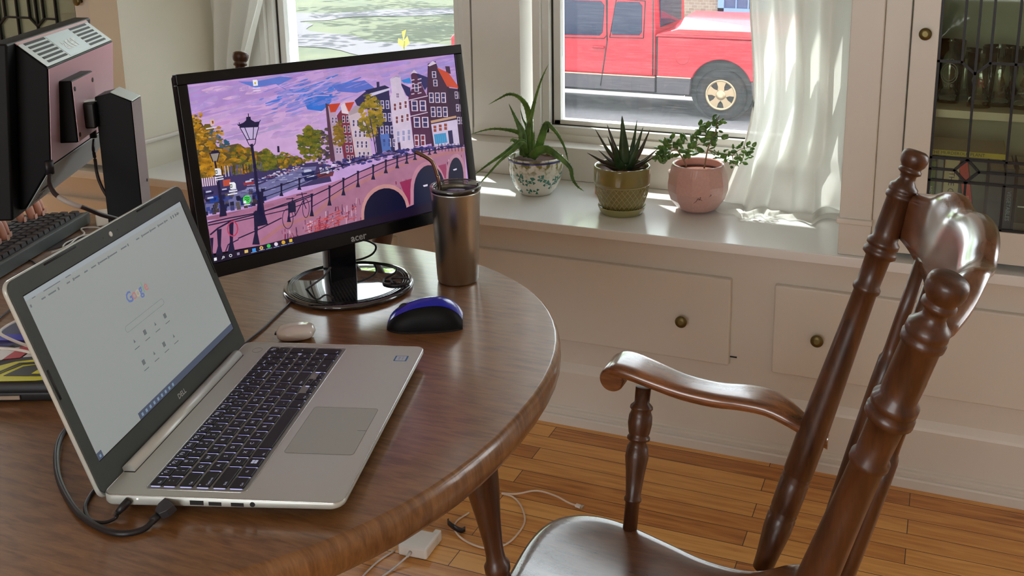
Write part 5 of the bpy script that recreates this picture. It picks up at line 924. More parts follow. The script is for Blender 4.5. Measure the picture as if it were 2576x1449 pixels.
for i in range(4):
    for j in range(2):
        cx_,cy2=.1517+i*.025,.1085-j*.028; mb=MB()
        mb.face([(cx_-.003,cy2-.003,.0004),(cx_+.003,cy2-.003,.0004),(cx_+.003,cy2+.003,.0004),(cx_-.003,cy2+.003,.0004)] if (i+j)%2 else [(cx_-.002,cy2-.002,.0004),(cx_+.002,cy2-.002,.0004),(cx_,cy2+.0025,.0004)]).build('shortcut_icon',SC,spo,recalc=False)
        MB().face([(cx_-.0055,cy2-.0095,.0004),(cx_+.0055,cy2-.0095,.0004),(cx_+.0055,cy2-.0085,.0004),(cx_-.0055,cy2-.0085,.0004)]).build('shortcut_label',SC,spo,recalc=False)
for xx in (.325,.331,.337,.343): MB().face([(xx,.2075,.0004),(xx+.0025,.2075,.0004),(xx+.0025,.2115,.0004),(xx,.2115,.0004)]).build('toolbar_icon',SC,spo,recalc=False)
mb=MB(); mb.face([(.1048,.0290,.0004),(X0+.3442,.0290,.0004),(X0+.3442,.0378,.0004),(.1048,.0378,.0004)]); mb.face([(X0,.0290,.0004),(X0+.009,.0290,.0004),(X0+.009,.0378,.0004),(X0,.0378,.0004)]); lcd('taskbar',mb,(72,78,92),.9)
mb=MB()
for i in range(9): xx=.110+i*.0092; mb.face([(xx,.0312,.0005),(xx+.0038,.0312,.0005),(xx+.0038,.0350,.0005),(xx,.0350,.0005)])
mb.face([(X0+.003,.0315,.0005),(X0+.006,.0315,.0005),(X0+.006,.0345,.0005),(X0+.003,.0345,.0005)]); lcd('taskbar_icon',mb,(110,130,150),.9)
# bezel details
m_=MB().lathe([(.0033,.0002),(.0033,.0008),(.002,.0012)],T(.1924,.2318,0),20); m_.build('webcam',mat('webcam_glint',(226,226,222),.15),bo,M=None)
m_=MB(); 
for xx in (.1765,.2083): m_.lathe([(.0006,.0002),(.0006,.0005)],T(xx,.2322,0),8)
m_.build('microphone_hole',PT,bo)
m_=MB(); 
m_.b.free()
for a_,b_ in ((.0655,.1250),(.2598,.3222)): MB().tube([(a_,.2397,.0004),(b_,.2397,.0004)],.0011,6,flat=.5).build('rubber_bumper',PT,bo)
for xx in (.0052,W_-.0052): MB().tube([(xx,.110,.0004),(xx,.144,.0004)],.0016,6,flat=.4).build('rubber_bumper',PT,bo)
MB().add(textmesh('DELL',.0088,'CENTER',True),T(.195,.0155,.0004)).build('logo',mat('logo_silver',(196,198,194),.3,metal=.3),bo)
# ---- cables at the laptop's left side
BLKC=mat('black_cable_rubber',(30,27,32),.45)
def cable(name,pts,r,m,label,k=8,cat='cable',**kw):
    mb=MB().tube(spline(pts,k),r,10); o=mb.build(name,m); return tag(o,label,cat)
def onlap(p): return LM@V(p)
hd=thing('display_cable',T(0,0,0),'thick black display cable looping out of the laptop side with a flat plug','cable')
pl0=onlap((-.004,-.077,.0165)); H=[V(p) for p in D['hdmi']]; pl1=H[0]+V((0,0,.0055)); pl1=pl0+(pl1-pl0)*.86
MB().tube(spline([pl1,pl1+(pl1-pl0)*.25]+H[1:],8),.0031,12).build('wire',BLKC,hd)
dv=(pl1-pl0).normalized(); M=frame(pl0,dv,V((0,0,1)).cross(dv).normalized(),(0,0,1)); M=frame(pl0,dv,M.col[1].to_3d(),dv.cross(M.col[1].to_3d()))
m_=MB(); PL=(pl1-pl0).length; m_.prism([(.0,-.0095),(PL*.55,-.0095),(PL*.85,-.0062),(PL,-.0045),(PL,.0045),(PL*.85,.0062),(PL*.55,.0095),(0,.0095)],-.0048,.0048,M); m_.build('plug',mat('grey_plug_plastic',(52,50,54),.45),hd,bevel=.001)
m_=MB(); m_.tube([M@V((PL,0,0)),M@V((PL+.009,0,-.0005))],.0040,12); m_.build('strain_relief',BLKC,hd)
ac=thing('charger_cable',T(0,0,0),'thinner black charging cable with a round ribbed plug at the laptop hinge end','cable')
q0=onlap((-.001,-.030,.0165)); Q=[V(p) for p in D['pwr']]; q1=q0+(Q[0]+V((0,0,.004))-q0)*.8
MB().tube([q0,q0+(q1-q0)*.6,q1],[.0042,.0042,.003],12).build('plug',BLKC,ac)
m_=MB(); 
for i in range(5): p=q1+(q1-q0)*(.06*i); m_.tube([p,p+(q1-q0)*.03],.0034-.0003*i,10)
m_.build('strain_relief',BLKC,ac)
MB().tube(spline([q1,Q[0]+V((0,0,.001))]+Q[1:],8),.0019,10).build('wire',BLKC,ac)
cable('screen_cable',D['moncable'],.0018,mat('grey_cable',(62,56,62),.4),'thin dark cable running from behind the laptop lid up to the canal-picture screen')
# ================================================================ MAIN MONITOR
d=D['mon']; MM=frame(d['O'],d['X'],(0,0,1),V(d['X']).cross(V((0,0,1))))  # x along screen, y up, z toward viewer
PB=mat('glossy_black_plastic',(8,7,10),.2,var=.1,spec=.3); PBm=mat('matte_black_plastic',(12,11,14),.5,spec=.2)
mt=thing('monitor',T(0,0,0),'black widescreen monitor showing a canal picture, on a round glossy base','monitor')
ta=math.radians(d['t']); MT=MM@Matrix.Rotation(-ta,4,'X')
AW,AH=.4766,.2681
ob=MB()
# front frame as four bars plus back shell
x0_,x1_,y0_,y1_=-.0158,AW+.0158,-.0225,AH+.0165
for a_ in ((x0_,y0_,x1_,-.0005),(x0_,AH+.0005,x1_,y1_),(x0_,-.0005,-.0005,AH+.0005),(AW+.0005,-.0005,x1_,AH+.0005)): ob.box(a_[0],a_[1],-.012,a_[2],a_[3],.0035)
ob.build('bezel',PB,mt,M=MT,bevel=.0012)
sh=MB(); sh.prism(rrect(x0_+.001,y0_+.001,x1_-.001,y1_-.001,.006),-.022,-.0121); sh.prism(rrect(.06,.02,AW-.06,AH-.03,.02),-.042,-.022); sh.build('back_shell',PBm,mt,M=MT,bevel=.003)
MB().box(0,0,-.004,AW,AH,-.0005).build('panel',mat('panel_black',(8,8,10),.3),mt,M=MT)
# picture: one mesh, colours per face in a colour attribute, emissive
me=bpy.data.meshes.new('screen_picture'); vs=[];fs=[];cl=[]
order=sorted(range(len(WALLP)),key=lambda i:WALLP[i][0])
for i in order:
    l,c,P=WALLP[i]; b0=len(vs); vs+= [(p[0],p[1],.00006*l+.0001) for p in P]; fs.append(list(range(b0,b0+len(P)))); cl.append(srgb(c))
me.from_pydata(vs,[],fs); ca=me.color_attributes.new('picture','FLOAT_COLOR','CORNER'); k=0
for f_,c in zip(me.polygons,cl):
    for _ in f_.loop_indices: ca.data[k].color=(*c,1); k+=1
pm=bpy.data.materials.new('lit_screen_picture'); pm.use_nodes=True; nt=pm.node_tree; b=nt.nodes['Principled BSDF']; vc=nt.nodes.new('ShaderNodeVertexColor'); vc.layer_name='picture'
setp(b,rough=.3,spec=.25); b.inputs['Base Color'].default_value=(.01,.01,.01,1); b.inputs['Emission Strength'].default_value=.72
tc=nt.nodes.new('ShaderNodeTexCoord'); nn=nt.nodes.new('ShaderNodeTexNoise'); nn.inputs['Scale'].default_value=55; nn.inputs['Detail'].default_value=5; mx=nt.nodes.new('ShaderNodeMix'); mx.data_type='RGBA'; mx.blend_type='MULTIPLY'; mx.inputs[0].default_value=1
mr=nt.nodes.new('ShaderNodeMapRange'); mr.inputs[3].default_value=.78; mr.inputs[4].default_value=1.2; nt.links.new(tc.outputs['Object'],nn.inputs['Vector']); nt.links.new(nn.outputs['Fac'],mr.inputs[0]); cbn=nt.nodes.new('ShaderNodeCombineColor')
for i_ in range(3): nt.links.new(mr.outputs[0],cbn.inputs[i_])
nt.links.new(vc.outputs[0],mx.inputs[6]); nt.links.new(cbn.outputs[0],mx.inputs[7]); nt.links.new(mx.outputs[2],b.inputs['Emission Color'])
me.materials.append(pm); so_=bpy.data.objects.new('screen',me); COL.objects.link(so_); so_.parent=mt; so_.matrix_basis=MT
MB().add(textmesh('acer',.0165,'CENTER',True),T(AW/2+.004,-.0135,.0036)).build('logo',mat('logo_grey',(150,150,152),.3),mt,M=MT)
m_=MB(); m_.box(AW-.09,-.0215,.0005,AW-.02,-.0195,.0037); m_.build('button_row',PBm,mt,M=MT)
# neck and base
BC=V((-.914,1.338,.75)); X3=V(d['X'])
nk_=frame(BC+V(d['B'])*.036,d['X'],d['B'],(0,0,1))
m_=MB(); m_.prism([(-.026,-.020),(.026,-.020),(.022,.012),(-.022,.012)],.006,.175,nk_); m_.build('stand_neck',mat('neck_black',(6,7,16),.15,spec=.3),mt,bevel=.004)
m,nt,b=newmat('woven_pattern_gloss_base'); setp(b,rough=.04,coat=1,coatr=.02,spec=.8); b.inputs['Base Color'].default_value=(.006,.006,.008,1)
tc=nt.nodes.new('ShaderNodeTexCoord'); ck=nt.nodes.new('ShaderNodeTexChecker'); ck.inputs['Scale'].default_value=260; ck.inputs['Color1'].default_value=(.004,.004,.006,1); ck.inputs['Color2'].default_value=(.035,.035,.04,1); nt.links.new(tc.outputs['Object'],ck.inputs['Vector']); nt.links.new(ck.outputs['Color'],b.inputs['Base Color'])
bp=nt.nodes.new('ShaderNodeBump'); bp.inputs['Strength'].default_value=.03; bp.inputs['Distance'].default_value=.0003; nt.links.new(ck.outputs['Fac'],bp.inputs['Height']); nt.links.new(bp.outputs['Normal'],b.inputs['Normal'])
MB().lathe([(.098,0),(.1045,.0015),(.1068,.004),(.1066,.007),(.104,.0092),(.098,.0100),(.02,.0102)],T(*BC),80).build('stand_base',m,mt)
m_=MB(); 
for r_ in (.0905,.0945,.0985): m_.tube([(BC[0]+r_*math.cos(a),BC[1]+r_*math.sin(a),.7603) for a in frange(0,2*PI,.1)],.0006,4,closed=True)
m_.build('base_ring',PB,mt)
# twist tie curled on the base, and the loose cable loop behind
bq=BC+V((.075,.02,.0125))
m_=MB().tube(spline([bq+V(p) for p in [(-.012,.030,.012),(-.012,.022,.006),(-.022,.006,.0),(-.012,-.012,-.001),(.008,-.014,-.001),(.026,.0,0),(.020,.014,.002),(.004,.012,.004),(-.008,.004,.003),(-.002,-.004,.0),(.004,-.008,.0)]],6),.0014,8,flat=1.6)
tag(m_.build('cable_tie',BLKC),'black twist tie curled on the round monitor base','tie')
m_=MB().tube(spline([(-.985,1.41,.80),(-.955,1.435,.80),(-.935,1.455,.785),(-.945,1.46,.765),(-.97,1.45,.754),(-1.0,1.45,.7528),(-1.05,1.46,.7528)],8),.0019,8)
tag(m_.build('power_cable',BLKC),'short black cable loop arching behind the canal-picture screen','cable')
# ================================================================ TUMBLER
m,nt,b=newmat('brushed_steel'); setp(b,rough=.28,metal=1); b.inputs['Base Color'].default_value=(.55,.56,.53,1); b.inputs['Anisotropic'].default_value=.7
tu=thing('steel_tumbler',T(-.758,1.432,.75),'brushed steel tumbler with a clear lid and a bent metal straw','tumbler')
MB().lathe([(.030,0),(.0335,.0008),(.0348,.004),(.0352,.012),(.0355,.0125),(.0415,.1585),(.0418,.1600),(.0408,.1606),(.0395,.159),(.0385,.150),(.0330,.012),(.005,.010)],None,64).build('cup',m,tu)
LIDM=bpy.data.materials.new('clear_lid_plastic'); LIDM.use_nodes=True; b=LIDM.node_tree.nodes['Principled BSDF']; b.inputs['Base Color'].default_value=(.80,.82,.80,1); setp(b,rough=.08,trans=.85,ior=1.3,spec=.6)
LC=glass('clear_lid',(205,208,202),.16)
MB().lathe([(.0385,.151),(.0405,.1615),(.0425,.1618),(.0432,.1640),(.0430,.1672),(.0412,.1690),(.0385,.1688),(.0372,.1670),(.0365,.1580),(.0340,.1562),(.002,.1560)],None,64,capb=False).build('lid',LC,tu)
m_=MB(); m_.tube([(.0418*math.cos(a),.0418*math.sin(a),.1683) for a in frange(0,2*PI,.12)],.0013,8,closed=True); m_.tube([(.0362*math.cos(a),.0362*math.sin(a),.1655) for a in frange(0,2*PI,.12)],.0008,8,closed=True); m_.build('lid_rim',mat('lid_rim_highlight',(150,152,148),.12,trans=.6),tu)
m_=MB(); m_.box(.012,.020,.1655,.030,.034,.1705); m_.build('lid_slider',mat('lid_slider_plastic',(190,192,180),.15,trans=.5),tu,bevel=.0015)
st=[V(p) for p in D['straw']]; low=st[-1]+(st[-1]-st[-2]).normalized()*.10; low=V((-.772,1.425,.775))
sw=MB().tube(spline(st+[low],8),.0034,12,cap=False); s_=sw.build('straw',mat('copper_steel_straw',(150,122,108),.2,metal=1),None); tag(s_,'bent metal straw sticking out of the steel tumbler','straw')
# ================================================================ MOUSE
ms_o=V((-.7165,1.243,.75)); mdir=V((-.094,-.067+.02,0)).normalized()
MSM=frame(ms_o,mdir,V((-mdir.y,mdir.x,0)),(0,0,1))
mo=thing('computer_mouse',MSM,'blue and black wireless mouse on the table near the tumbler','mouse')
def mouse_surf(z0,shrink,top):
    rows=[]; n=26
    for i in range(n+1):
        t=i/n; x=-.057+.114*t; w_=.0335*(max(0,1-abs((t-.46)/.56)**3.2))**.42*(1-.10*math.sin(PI*t)); w_=max(w_,.0004)
        h=top*(max(0,1-abs((t-.36)/.64 if t>.36 else (t-.36)/.375)**2.15))**.62*.038+.004
        row=[]
        for k in range(15):
            a=PI*k/14; cy_=math.cos(a); row.append(V((x,w_*shrink*cy_*(1-.06*math.sin(a)) ,z0+h*math.sin(a)**.7)))
        rows.append(row)
    return rows
R_=mouse_surf(.0015,1,1.0); mb=MB(); mb.grid(R_); MB_o=mb
bm2=MB(); bm2.grid([[p*1 for p in r_[0:5]] for r_ in R_]); bm2.grid([[p*1 for p in r_[10:15]] for r_ in R_]); MB_o.b.free(); bm2.mi=0
bm2.build('mouse_grip',mat('black_rubber_grip',(7,7,9),.55,spec=.2),mo,recalc=True)
bm3=MB(); bm3.grid([[p+V((0,0,.0006)) for p in r_[4:11]] for r_ in R_]); bm3.build('mouse_shell',mat('blue_mouse_shell',(8,24,170),.25,coat=.3),mo)
MB().prism([(-.057+.114*i/20,.033*(max(0,1-abs((i/20-.46)/.56)**3.2))**.42) for i in range(21)]+[(-.057+.114*i/20,-.033*(max(0,1-abs((i/20-.46)/.56)**3.2))**.42) for i in range(20,-1,-1)],.0002,.003).build('mouse_base',BLK,mo)
m_=MB().lathe([(.009,-.0035),(.0102,-.002),(.0102,.002),(.009,.0035)],T(.030,0,.0265)@Matrix.Rotation(PI/2,4,'X'),24); m_.build('scroll_wheel',BLK,mo)
# ================================================================ EARBUD CASE
eo=V((-.872,1.134,.75)); ed=V((.053,.032,0)).normalized()
ec=thing('earbud_case',frame(eo,ed,V((-ed.y,ed.x,0)),(0,0,1)),'small white pill-shaped earbud case lying by the laptop hinge','case')
rows=[]
for i in range(17):
    t=i/16; x=-.0285+.057*t; k=(1-abs(2*t-1)**3.0)**.42
    rows.append([V((x,.0215*k*math.copysign(abs(math.cos(a))**.8,math.cos(a)),.0108+.0105*k*math.copysign(abs(math.sin(a))**.75,math.sin(a)))) for a in [2*PI*j/28 for j in range(28)]])
mb=MB(); mb.grid(rows,True,False,True); mb.build('case_shell',mat('white_glossy_case',(222,214,206),.15,coat=.4,var=.02),ec)
m_=MB(); m_.tube([(-.0286,-.004,.0105),(-.0286,.004,.0105)],.0014,8); m_.build('charging_port',PT,ec)
m_=MB(); m_.tube([(x_,.0218*(1-abs(x_/.0285)**3)**.42,.0150) for x_ in [-.02+i*.004 for i in range(11)]],.0002,4); m_.build('lid_seam',mat('seam_grey',(170,164,158),.5),ec)
# ================================================================ SECOND MONITOR (seen from behind)
D2=V((-.499,.866,0)); N2=V((.866,.499,0)); O2=V((-1.333,1.164,0))
M2=frame(O2,D2,N2,(0,0,1)); M2=Matrix(((D2[0],N2[0],0,O2[0]),(D2[1],N2[1],0,O2[1]),(0,0,1,0),(0,0,0,1)))  # x along, y toward camera side, z up
m2=thing('monitor',M2,'monitor seen from behind at the left, silver vents and a square stand','monitor')
GB=mat('back_pink_reflection',(206,168,178),.36,metal=.25,var=.04,vscale=120,stretch=(1,1,14)); SD=mat('black_monitor_side',(12,11,13),.55,spec=.15); VS=mat('silver_vent_strip',(196,206,204),.35,var=.02); SB=mat('lower_back_reflection',(176,186,190),.45,var=.02)  # pink back and pale lower panel colours paint in reflected light
hb=.354; zt=1.125; PJ=Matrix(((0,0,1,0),(1,0,0,0),(0,1,0,0),(0,0,0,1)))
b=MB(); b.prism([(0,1.125),(-.013,.967),(-.060,.895),(-.068,.895),(-.0435,1.163)],0,hb,PJ); b.build('back_housing',SD,m2,bevel=.002)
b=MB(); b.prism([(.0005,1.1235),(.0012,1.1235),(-.0118,.968),(-.0125,.968)],.002,hb-.002,PJ); b.build('back_panel',GB,m2)
b=MB(); b.prism([(-.0435,1.168),(-.068,.885),(-.098,.886),(-.074,1.169)],-.030,hb+.030,PJ); b.build('front_frame',mat('black_frame',(14,13,15),.5,spec=.2),m2,bevel=.004)
b=MB(); b.prism([(-.0755,1.155),(-.0957,.915),(-.0975,.915),(-.0773,1.155)],-.018,hb+.018,PJ); b.build('screen',glow('office_screen',(190,200,215),.8),m2)
vd=V((0,-.0435,.038)); vl=vd.length; VM=frame((0,.0006,1.1256),(1,0,0),vd,(0,.038,.0435))
b=MB(); b.prism(rrect(.003,.002,hb-.003,vl-.001,.001),0,.001,VM); vo=b.build('vent_panel',VS,m2)
b=MB(); b.box(0,vl-.003,.0004,hb,vl+.002,.0016,VM); b.build('pink_edge',mat('rose_edge',(196,150,150),.4),m2)
b=MB()
b.b.free()
for xa,xb in ((.022,.112),(.238,.330)):
    for k in range(6): yy=.0075+k*.0084; MB().box(xa,yy,.0006,xb,yy+.0044,.0016,VM).build('vent_slot',PT,vo)
b=MB(); b.box(.118,.004,.001,.232,vl-.004,.0014,VM); b.build('logo_plate',mat('pale_logo_plate',(186,204,204),.3),vo)
MB().add(textmesh('acer',.040,'CENTER',True),frame(VM@V((.175,vl*.5,.0018)),VM.col[0].to_3d(),VM.col[1].to_3d(),VM.col[2].to_3d())).build('logo',mat('white_logo',(226,232,232),.4),vo)
b=MB(); ld=V((0,-.047,-.072)); ll=ld.length; LMx=frame((0,-.0118,.9662),(1,0,0),ld,(0,.072,-.047)); b.box(.002,.001,0,hb-.002,ll-.001,.0009,LMx); b.build('lower_back',SB,m2)
MB().box(.02,.045,.0010,.068,.082,.0014,LMx).build('label_sticker',mat('white_label',(206,208,210),.5),m2)
b=MB()
for i in range(14): xx=.024+i*.003; b.box(xx,.05,.0015,xx+(.0016 if i%3 else .0008),.058,.0017,LMx)
for i in range(3): b.box(.024,.063+i*.005,.0015,.056-.006*i,.065+i*.005,.0017,LMx)
b.build('barcode',PT,m2)
# mount plate, arm, column, foot
cx2=.128
b=MB(); b.box(.045,-.012,.993,.160,.018,1.097); b.build('mount_plate',SD,m2,bevel=.003)
b=MB(); b.box(.047,.0181,.995,.158,.0188,1.095); b.build('mount_face',GB,m2)
b=MB()
for xx,zz in ((.055,1.082),(.150,1.082),(.055,1.005),(.150,1.005)): b.lathe([(.004,0),(.004,.0006)],T(xx,.0189,zz)@Matrix.Rotation(-PI/2,4,'X'),12)
b.build('screw',PT,m2)
b=MB(); b.box(.085,.018,1.008,.128,.036,1.052); b.box(.100,.030,1.008,.138,.050,1.036); b.build('tilt_arm',mat('dark_hinge',(16,15,18),.4),m2,bevel=.003)
MB().prism([(.087,.020),(.112,.016),(.130,.036),(.104,.042)],1.0525,1.0535).build('arm_top_lit_plate',mat('arm_top_lit',(176,186,180),.35),m2)  # pale plate paints the window light on the arm's top
b=MB(); b.prism([(.034,.76),(.092,.76),(.092,1.050),(.060,1.066),(.034,1.060)],.100,.156,PJ); b.build('stand_column',mat('column_side_black',(12,11,13),.5,spec=.15),m2,bevel=.0015)
b=MB(); b.box(.101,.0923,.76,.155,.0935,1.049); MBt=MB(); MBt.prism([(.0935,1.0505),(.0925,1.0515),(.060,1.0680),(.060,1.0663)],.101,.155,PJ); MBt.build('column_top',mat('column_top_lit',(182,192,186),.35),m2); b.build('column_lit_face',mat('column_lit_tone',(166,150,154),.35,var=.02),m2)  # column's back face and top coloured lighter, painting in the window light
MB().lathe([(.003,0),(.003,.0005)],T(.142,.0936,.90)@Matrix.Rotation(-PI/2,4,'X'),12).build('screw',PT,m2)
b=MB(); b.prism(rrect(.02,-.055,.235,.12,.02),.7502,.762); b.build('stand_foot',PBm,m2,bevel=.003)
# its cables
ca_=lambda pts,r,m,lab,name='cable',cat='cable':tag(MB().tube(spline(pts,8),r,10).build(name,m),lab,cat)
W2=lambda x,y,z:M2@V((x,y,z))
vg=thing('video_cable',T(0,0,0),'thick dark video cable with a printed white sleeve under the turned-away monitor','cable')
pv=[V(p) for p in D['vid']]
MB().tube(spline(pv,8),.0036,10).build('wire',mat('brown_black_cable',(46,34,36),.5),vg)
m_=MB(); m_.tube([pv[0]+V((0,0,.022)),pv[0]],.0075,10,flat=.7); m_.tube([V(D['cord'][0])+V((0,0,.03)),V(D['cord'][0])+V((0,0,.004))],.006,8); m_.build('plug',BLKC,vg)
sp_=spline(pv,8); MB().tube(sp_[20:38],.0041,12).build('label_sleeve',mat('white_printed_sleeve',(176,166,160),.5),vg)
ca_([V(p) for p in D['cord']],.0028,mat('brown_black_cable2',(46,34,36),.5),'thin dark power cord dropping behind the square monitor stand','power_cable')
# ================================================================ KEYBOARD WITH HANDS
K1=V((-1.503,1.17,0));K2=V((-1.607,1.46,0)); kd=(K1-K2).normalized(); kn=V((kd.y,-kd.x,0)); 
if kn.dot(V((-1,0,0)))<0: kn=-kn
KM=Matrix(((kd[0],kn[0],0,K2[0]),(kd[1],kn[1],0,K2[1]),(0,0,1,.75),(0,0,0,1)))  # x from far end to near end, y toward the typist
kbd=thing('keyboard',KM,'black keyboard with a raised grey rear edge, under the typing hands','keyboard')
KL=.445; KDp=.135
b=MB(); b.prism([(0,.0),(0,.024),(KDp,.012),(KDp,.0)],0,KL,Matrix(((0,0,1,0),(1,0,0,0),(0,1,0,.0006),(0,0,0,1)))); b.build('keyboard_case',mat('black_keyboard_case',(36,36,40),.4),kbd,bevel=.0015)
b=MB(); b.box(0,-.0012,.002,KL,-.0002,.0238); b.box(0,-.0012,.0238,KL,.006,.0252); b.build('rear_edge',mat('grey_keyboard_edge',(84,92,92),.35),kbd,bevel=.0006)
KC=mat('dark_keycap',(44,38,40),.45,var=.15)
for r_ in range(6):
    yy=.012+r_*.0195+(.003 if r_ else 0); n_=21
    lens=[1]*22
    if r_==5: lens=[1.25,1.25,1.25,6,1.25,1.25,1.25,1,1,1,2,1,1]
    x=.008
    for q_ in lens:
        w_=q_*.0192
        if x+w_>KL-.006: break
        z=.0245-yy*(.012/KDp)+.0008; e=.0011
        kb2=MB(); a=[(x+e,yy+e),(x+w_-e,yy+e),(x+w_-e,yy+.0182-e),(x+e,yy+.0182-e)]; g=[(x+e+.002,yy+e+.0015),(x+w_-e-.002,yy+e+.0015),(x+w_-e-.002,yy+.0182-e-.002),(x+e+.002,yy+.0182-e-.002)]
        G=kb2.grid([[V((p[0],p[1],z-.001)) for p in a],[V((p[0],p[1],z+.0062)) for p in g]],False,False,True); kb2._f(G[-1]); 
        kb2.build('key',KC,kbd,recalc=True)
        x+=w_
# ================================================================ CLUTTER LEFT OF THE LAPTOP
hs=thing('zip_case',frame((-1.112,.888,.75),(.93,.37,0),(-.37,.93,0),(0,0,1)),'black rounded case covered in bright stickers, half hidden by the laptop lid','case')
b=MB(); rows=[]
pf=rrect(-.075,-.05,.085,.085,.035,7)
for s_,z in ((.93,.0005),(.99,.004),(1,.011),(1,.0125),(.985,.0132),(1,.0138),(1,.019),(.97,.0245),(.90,.0275)): rows.append([V((x*s_,y*s_,z)) for x,y in pf])
G=b.grid(rows,True,False,True); b._f(G[0][::-1]); b._f(G[-1]); b.build('case_body',mat('black_case_fabric',(30,28,32),.55),hs)
def sticker(name,pts,c,z,rough=.35): return MB().prism(pts,z,z+.0004).build(name,mat('sticker_'+name,c,rough),hs)
sticker('yellow_sticker',[(-.050,-.036),(-.02,-.045),(.03,-.044),(.07,-.034),(.070,.008),(.045,.020),(.012,.022),(-.025,.012),(-.05,-.008)],(214,210,30),.0276)
sticker('black_emblem',[(-.018,-.030),(.065,-.034),(.062,.006),(.02,.006),(-.006,-.004)],(34,32,26),.0281)
sticker('yellow_emblem',[(.016,-.026),(.050,-.026),(.056,-.012),(.042,-.004),(.058,.002),(.030,.003),(.038,-.006),(.020,-.010)],(214,210,30),.0286)
for k in range(2): sticker('emblem_line',[(-.030-.006*k,-.028),(-.027-.006*k,-.028),(-.010-.004*k,.002+.003*k),(.06,.012+.003*k),(.06,.014+.003*k),(-.013-.004*k,.0045+.003*k)],(34,32,26),.0281)
sticker('red_sticker',[(-.045,.020),(-.025,.024),(-.022,.062),(-.042,.058)],(190,26,44),.0278)
sticker('white_sticker',[(-.07,.014),(-.046,.018),(-.042,.058),(-.064,.052)],(226,224,226),.0277)
sticker('white_sticker',[(-.022,.026),(.03,.034),(.066,.030),(.066,.052),(-.020,.056)],(226,224,226),.0277)
b=MB(); b.prism(rrect(-.028,-.0525,.012,-.0505,.001),.0055,.0105); b.build('zip_pull',mat('tan_zip_pull',(160,140,122),.5),hs)
h2=thing('zip_case',frame((-1.205,.985,.75),(.93,.37,0),(-.37,.93,0),(0,0,1)),'blue and purple stickered gadget lying behind the black case','case')
b=MB(); rows=[]
for s_,z in ((.95,.0005),(1,.004),(1,.016),(.95,.021)): rows.append([V((x*s_,y*s_,z)) for x,y in rrect(-.06,-.032,.075,.05,.02,6)])
G=b.grid(rows,True,False,True); b._f(G[0][::-1]); b._f(G[-1]); b.build('case_body',mat('indigo_case',(40,34,86),.4),h2)
def st2(name,pts,c,z): return MB().prism(pts,z,z+.0004).build(name,mat('s2_'+name,c,.35),h2)
st2('white_sticker',[(.03+.030*math.cos(a),.010+.026*math.sin(a)) for a in frange(0,6.28,.3)],(228,232,232),.0211)
st2('black_ring',[(.034+.023*math.cos(a),.010+.020*math.sin(a)) for a in frange(0,6.28,.3)],(26,24,36),.0216)
st2('white_centre',[(.036+.018*math.cos(a),.010+.015*math.sin(a)) for a in frange(0,6.28,.3)],(232,236,236),.0221)
st2('blue_sticker',[(-.055,-.028),(.04,-.030),(.02,-.012),(-.05,-.006)],(46,44,180),.0213)
WC=mat('white_cable_plastic',(214,206,200),.4)
ca_(D['white_table'],.0021,WC,'white cable curling over the stickered cases at the left','charging_cable')
ca_(D['white_table2'],.0021,WC,'white cable lying straight across the stickers, below the curled one','charging_cable')
wb=thing('charger_block',frame((-1.578,1.468,.75),(.7,.7,0),(-.7,.7,0),(0,0,1)),'small white charger block on the table beside the monitor stand','charger')
b=MB(); b.box(-.014,-.022,.0005,.014,.022,.026); b.build('block',mat('white_charger_plastic',(222,214,200),.3),wb,bevel=.004)
b=MB(); b.box(-.006,.0222,.008,-.004,.034,.016); b.box(.004,.0222,.008,.006,.034,.016); b.build('prong',ALU2,wb)
ca_(D['coil_table'],.0017,WC,'thin white cable coiled beside the keyboard','charging_cable')
pu=thing('dark_pouch',frame((-1.545,1.365,.75),(.35,.93,0),(-.93,.35,0),(0,0,1)),'flat dark pouch under the white coiled cable','pouch')
MB().prism(rrect(-.07,-.02,.05,.022,.008),.0003,.0009).build('pouch',mat('dark_pouch_cloth',(66,54,56),.7),pu)
ca_(D['wire1'],.0013,BLKC,'thin black wire curving out from under the black keyboard','mouse_cord')
ca_(D['wire2'],.0013,BLKC,'thin black wire crossing the table edge of the picture above the cases','mouse_cord')
# ================================================================ FLOOR ITEMS
A=[V(p) for p in D['adapter']]; ax=(A[1]-A[0]).normalized(); ay=V((-ax.y,ax.x,0)); ctr=(A[0]+A[1]+A[2]+A[3])/4; 
pa=thing('power_adapter',frame((ctr.x,ctr.y,0),ax,ay,(0,0,1)),'white square laptop power adapter on the floor under the table','adapter')
wl=(A[1]-A[0]).length/2; dl=((A[2]-A[1]).dot(ay))/2
b=MB(); b.box(-wl,-dl,.0008,wl,dl,.028); b.build('adapter_body',mat('white_adapter_plastic',(226,222,216),.25,coat=.3),pa,bevel=.006,seg=4)
b=MB(); b.box(wl-.016,dl-.012,.001,wl,dl+.012,.027); b.build('duckhead',mat('white_adapter_plastic2',(222,218,212),.3),pa,bevel=.003)
b=MB(); b.tube([(-wl*.1,-dl,.015),(-wl*.1,-dl-.014,.014)],[.0042,.003],10); b.build('cable_boot',mat('boot_grey',(196,192,188),.4),pa)
c0=pa.matrix_basis@V((-wl*.1,-dl-.012,.014)); F0=[V(p) for p in D['floorcable']]
ca_([c0,c0+V((-.012,-.03,-.008)),c0+V((-.025,-.07,-.0112)),c0+V((-.03,-.10,-.0112)),c0+V((-.06,-.09,-.0112)),c0+V((-.06,-.03,-.0112)),c0+V((-.045,.02,-.0112))],.0021,mat('white_cord',(206,200,200),.45),'white cord leaving the front of the power adapter','adapter_cord')
mg=thing('charging_lead',T(0,0,0),'white charging lead looped on the wood floor with a metal magnetic tip','cable')
pts=[V(p) for p in D['loop_floor']]+[V(p)+V((0,0,.004)) for p in D['coil_floor'][5:]]
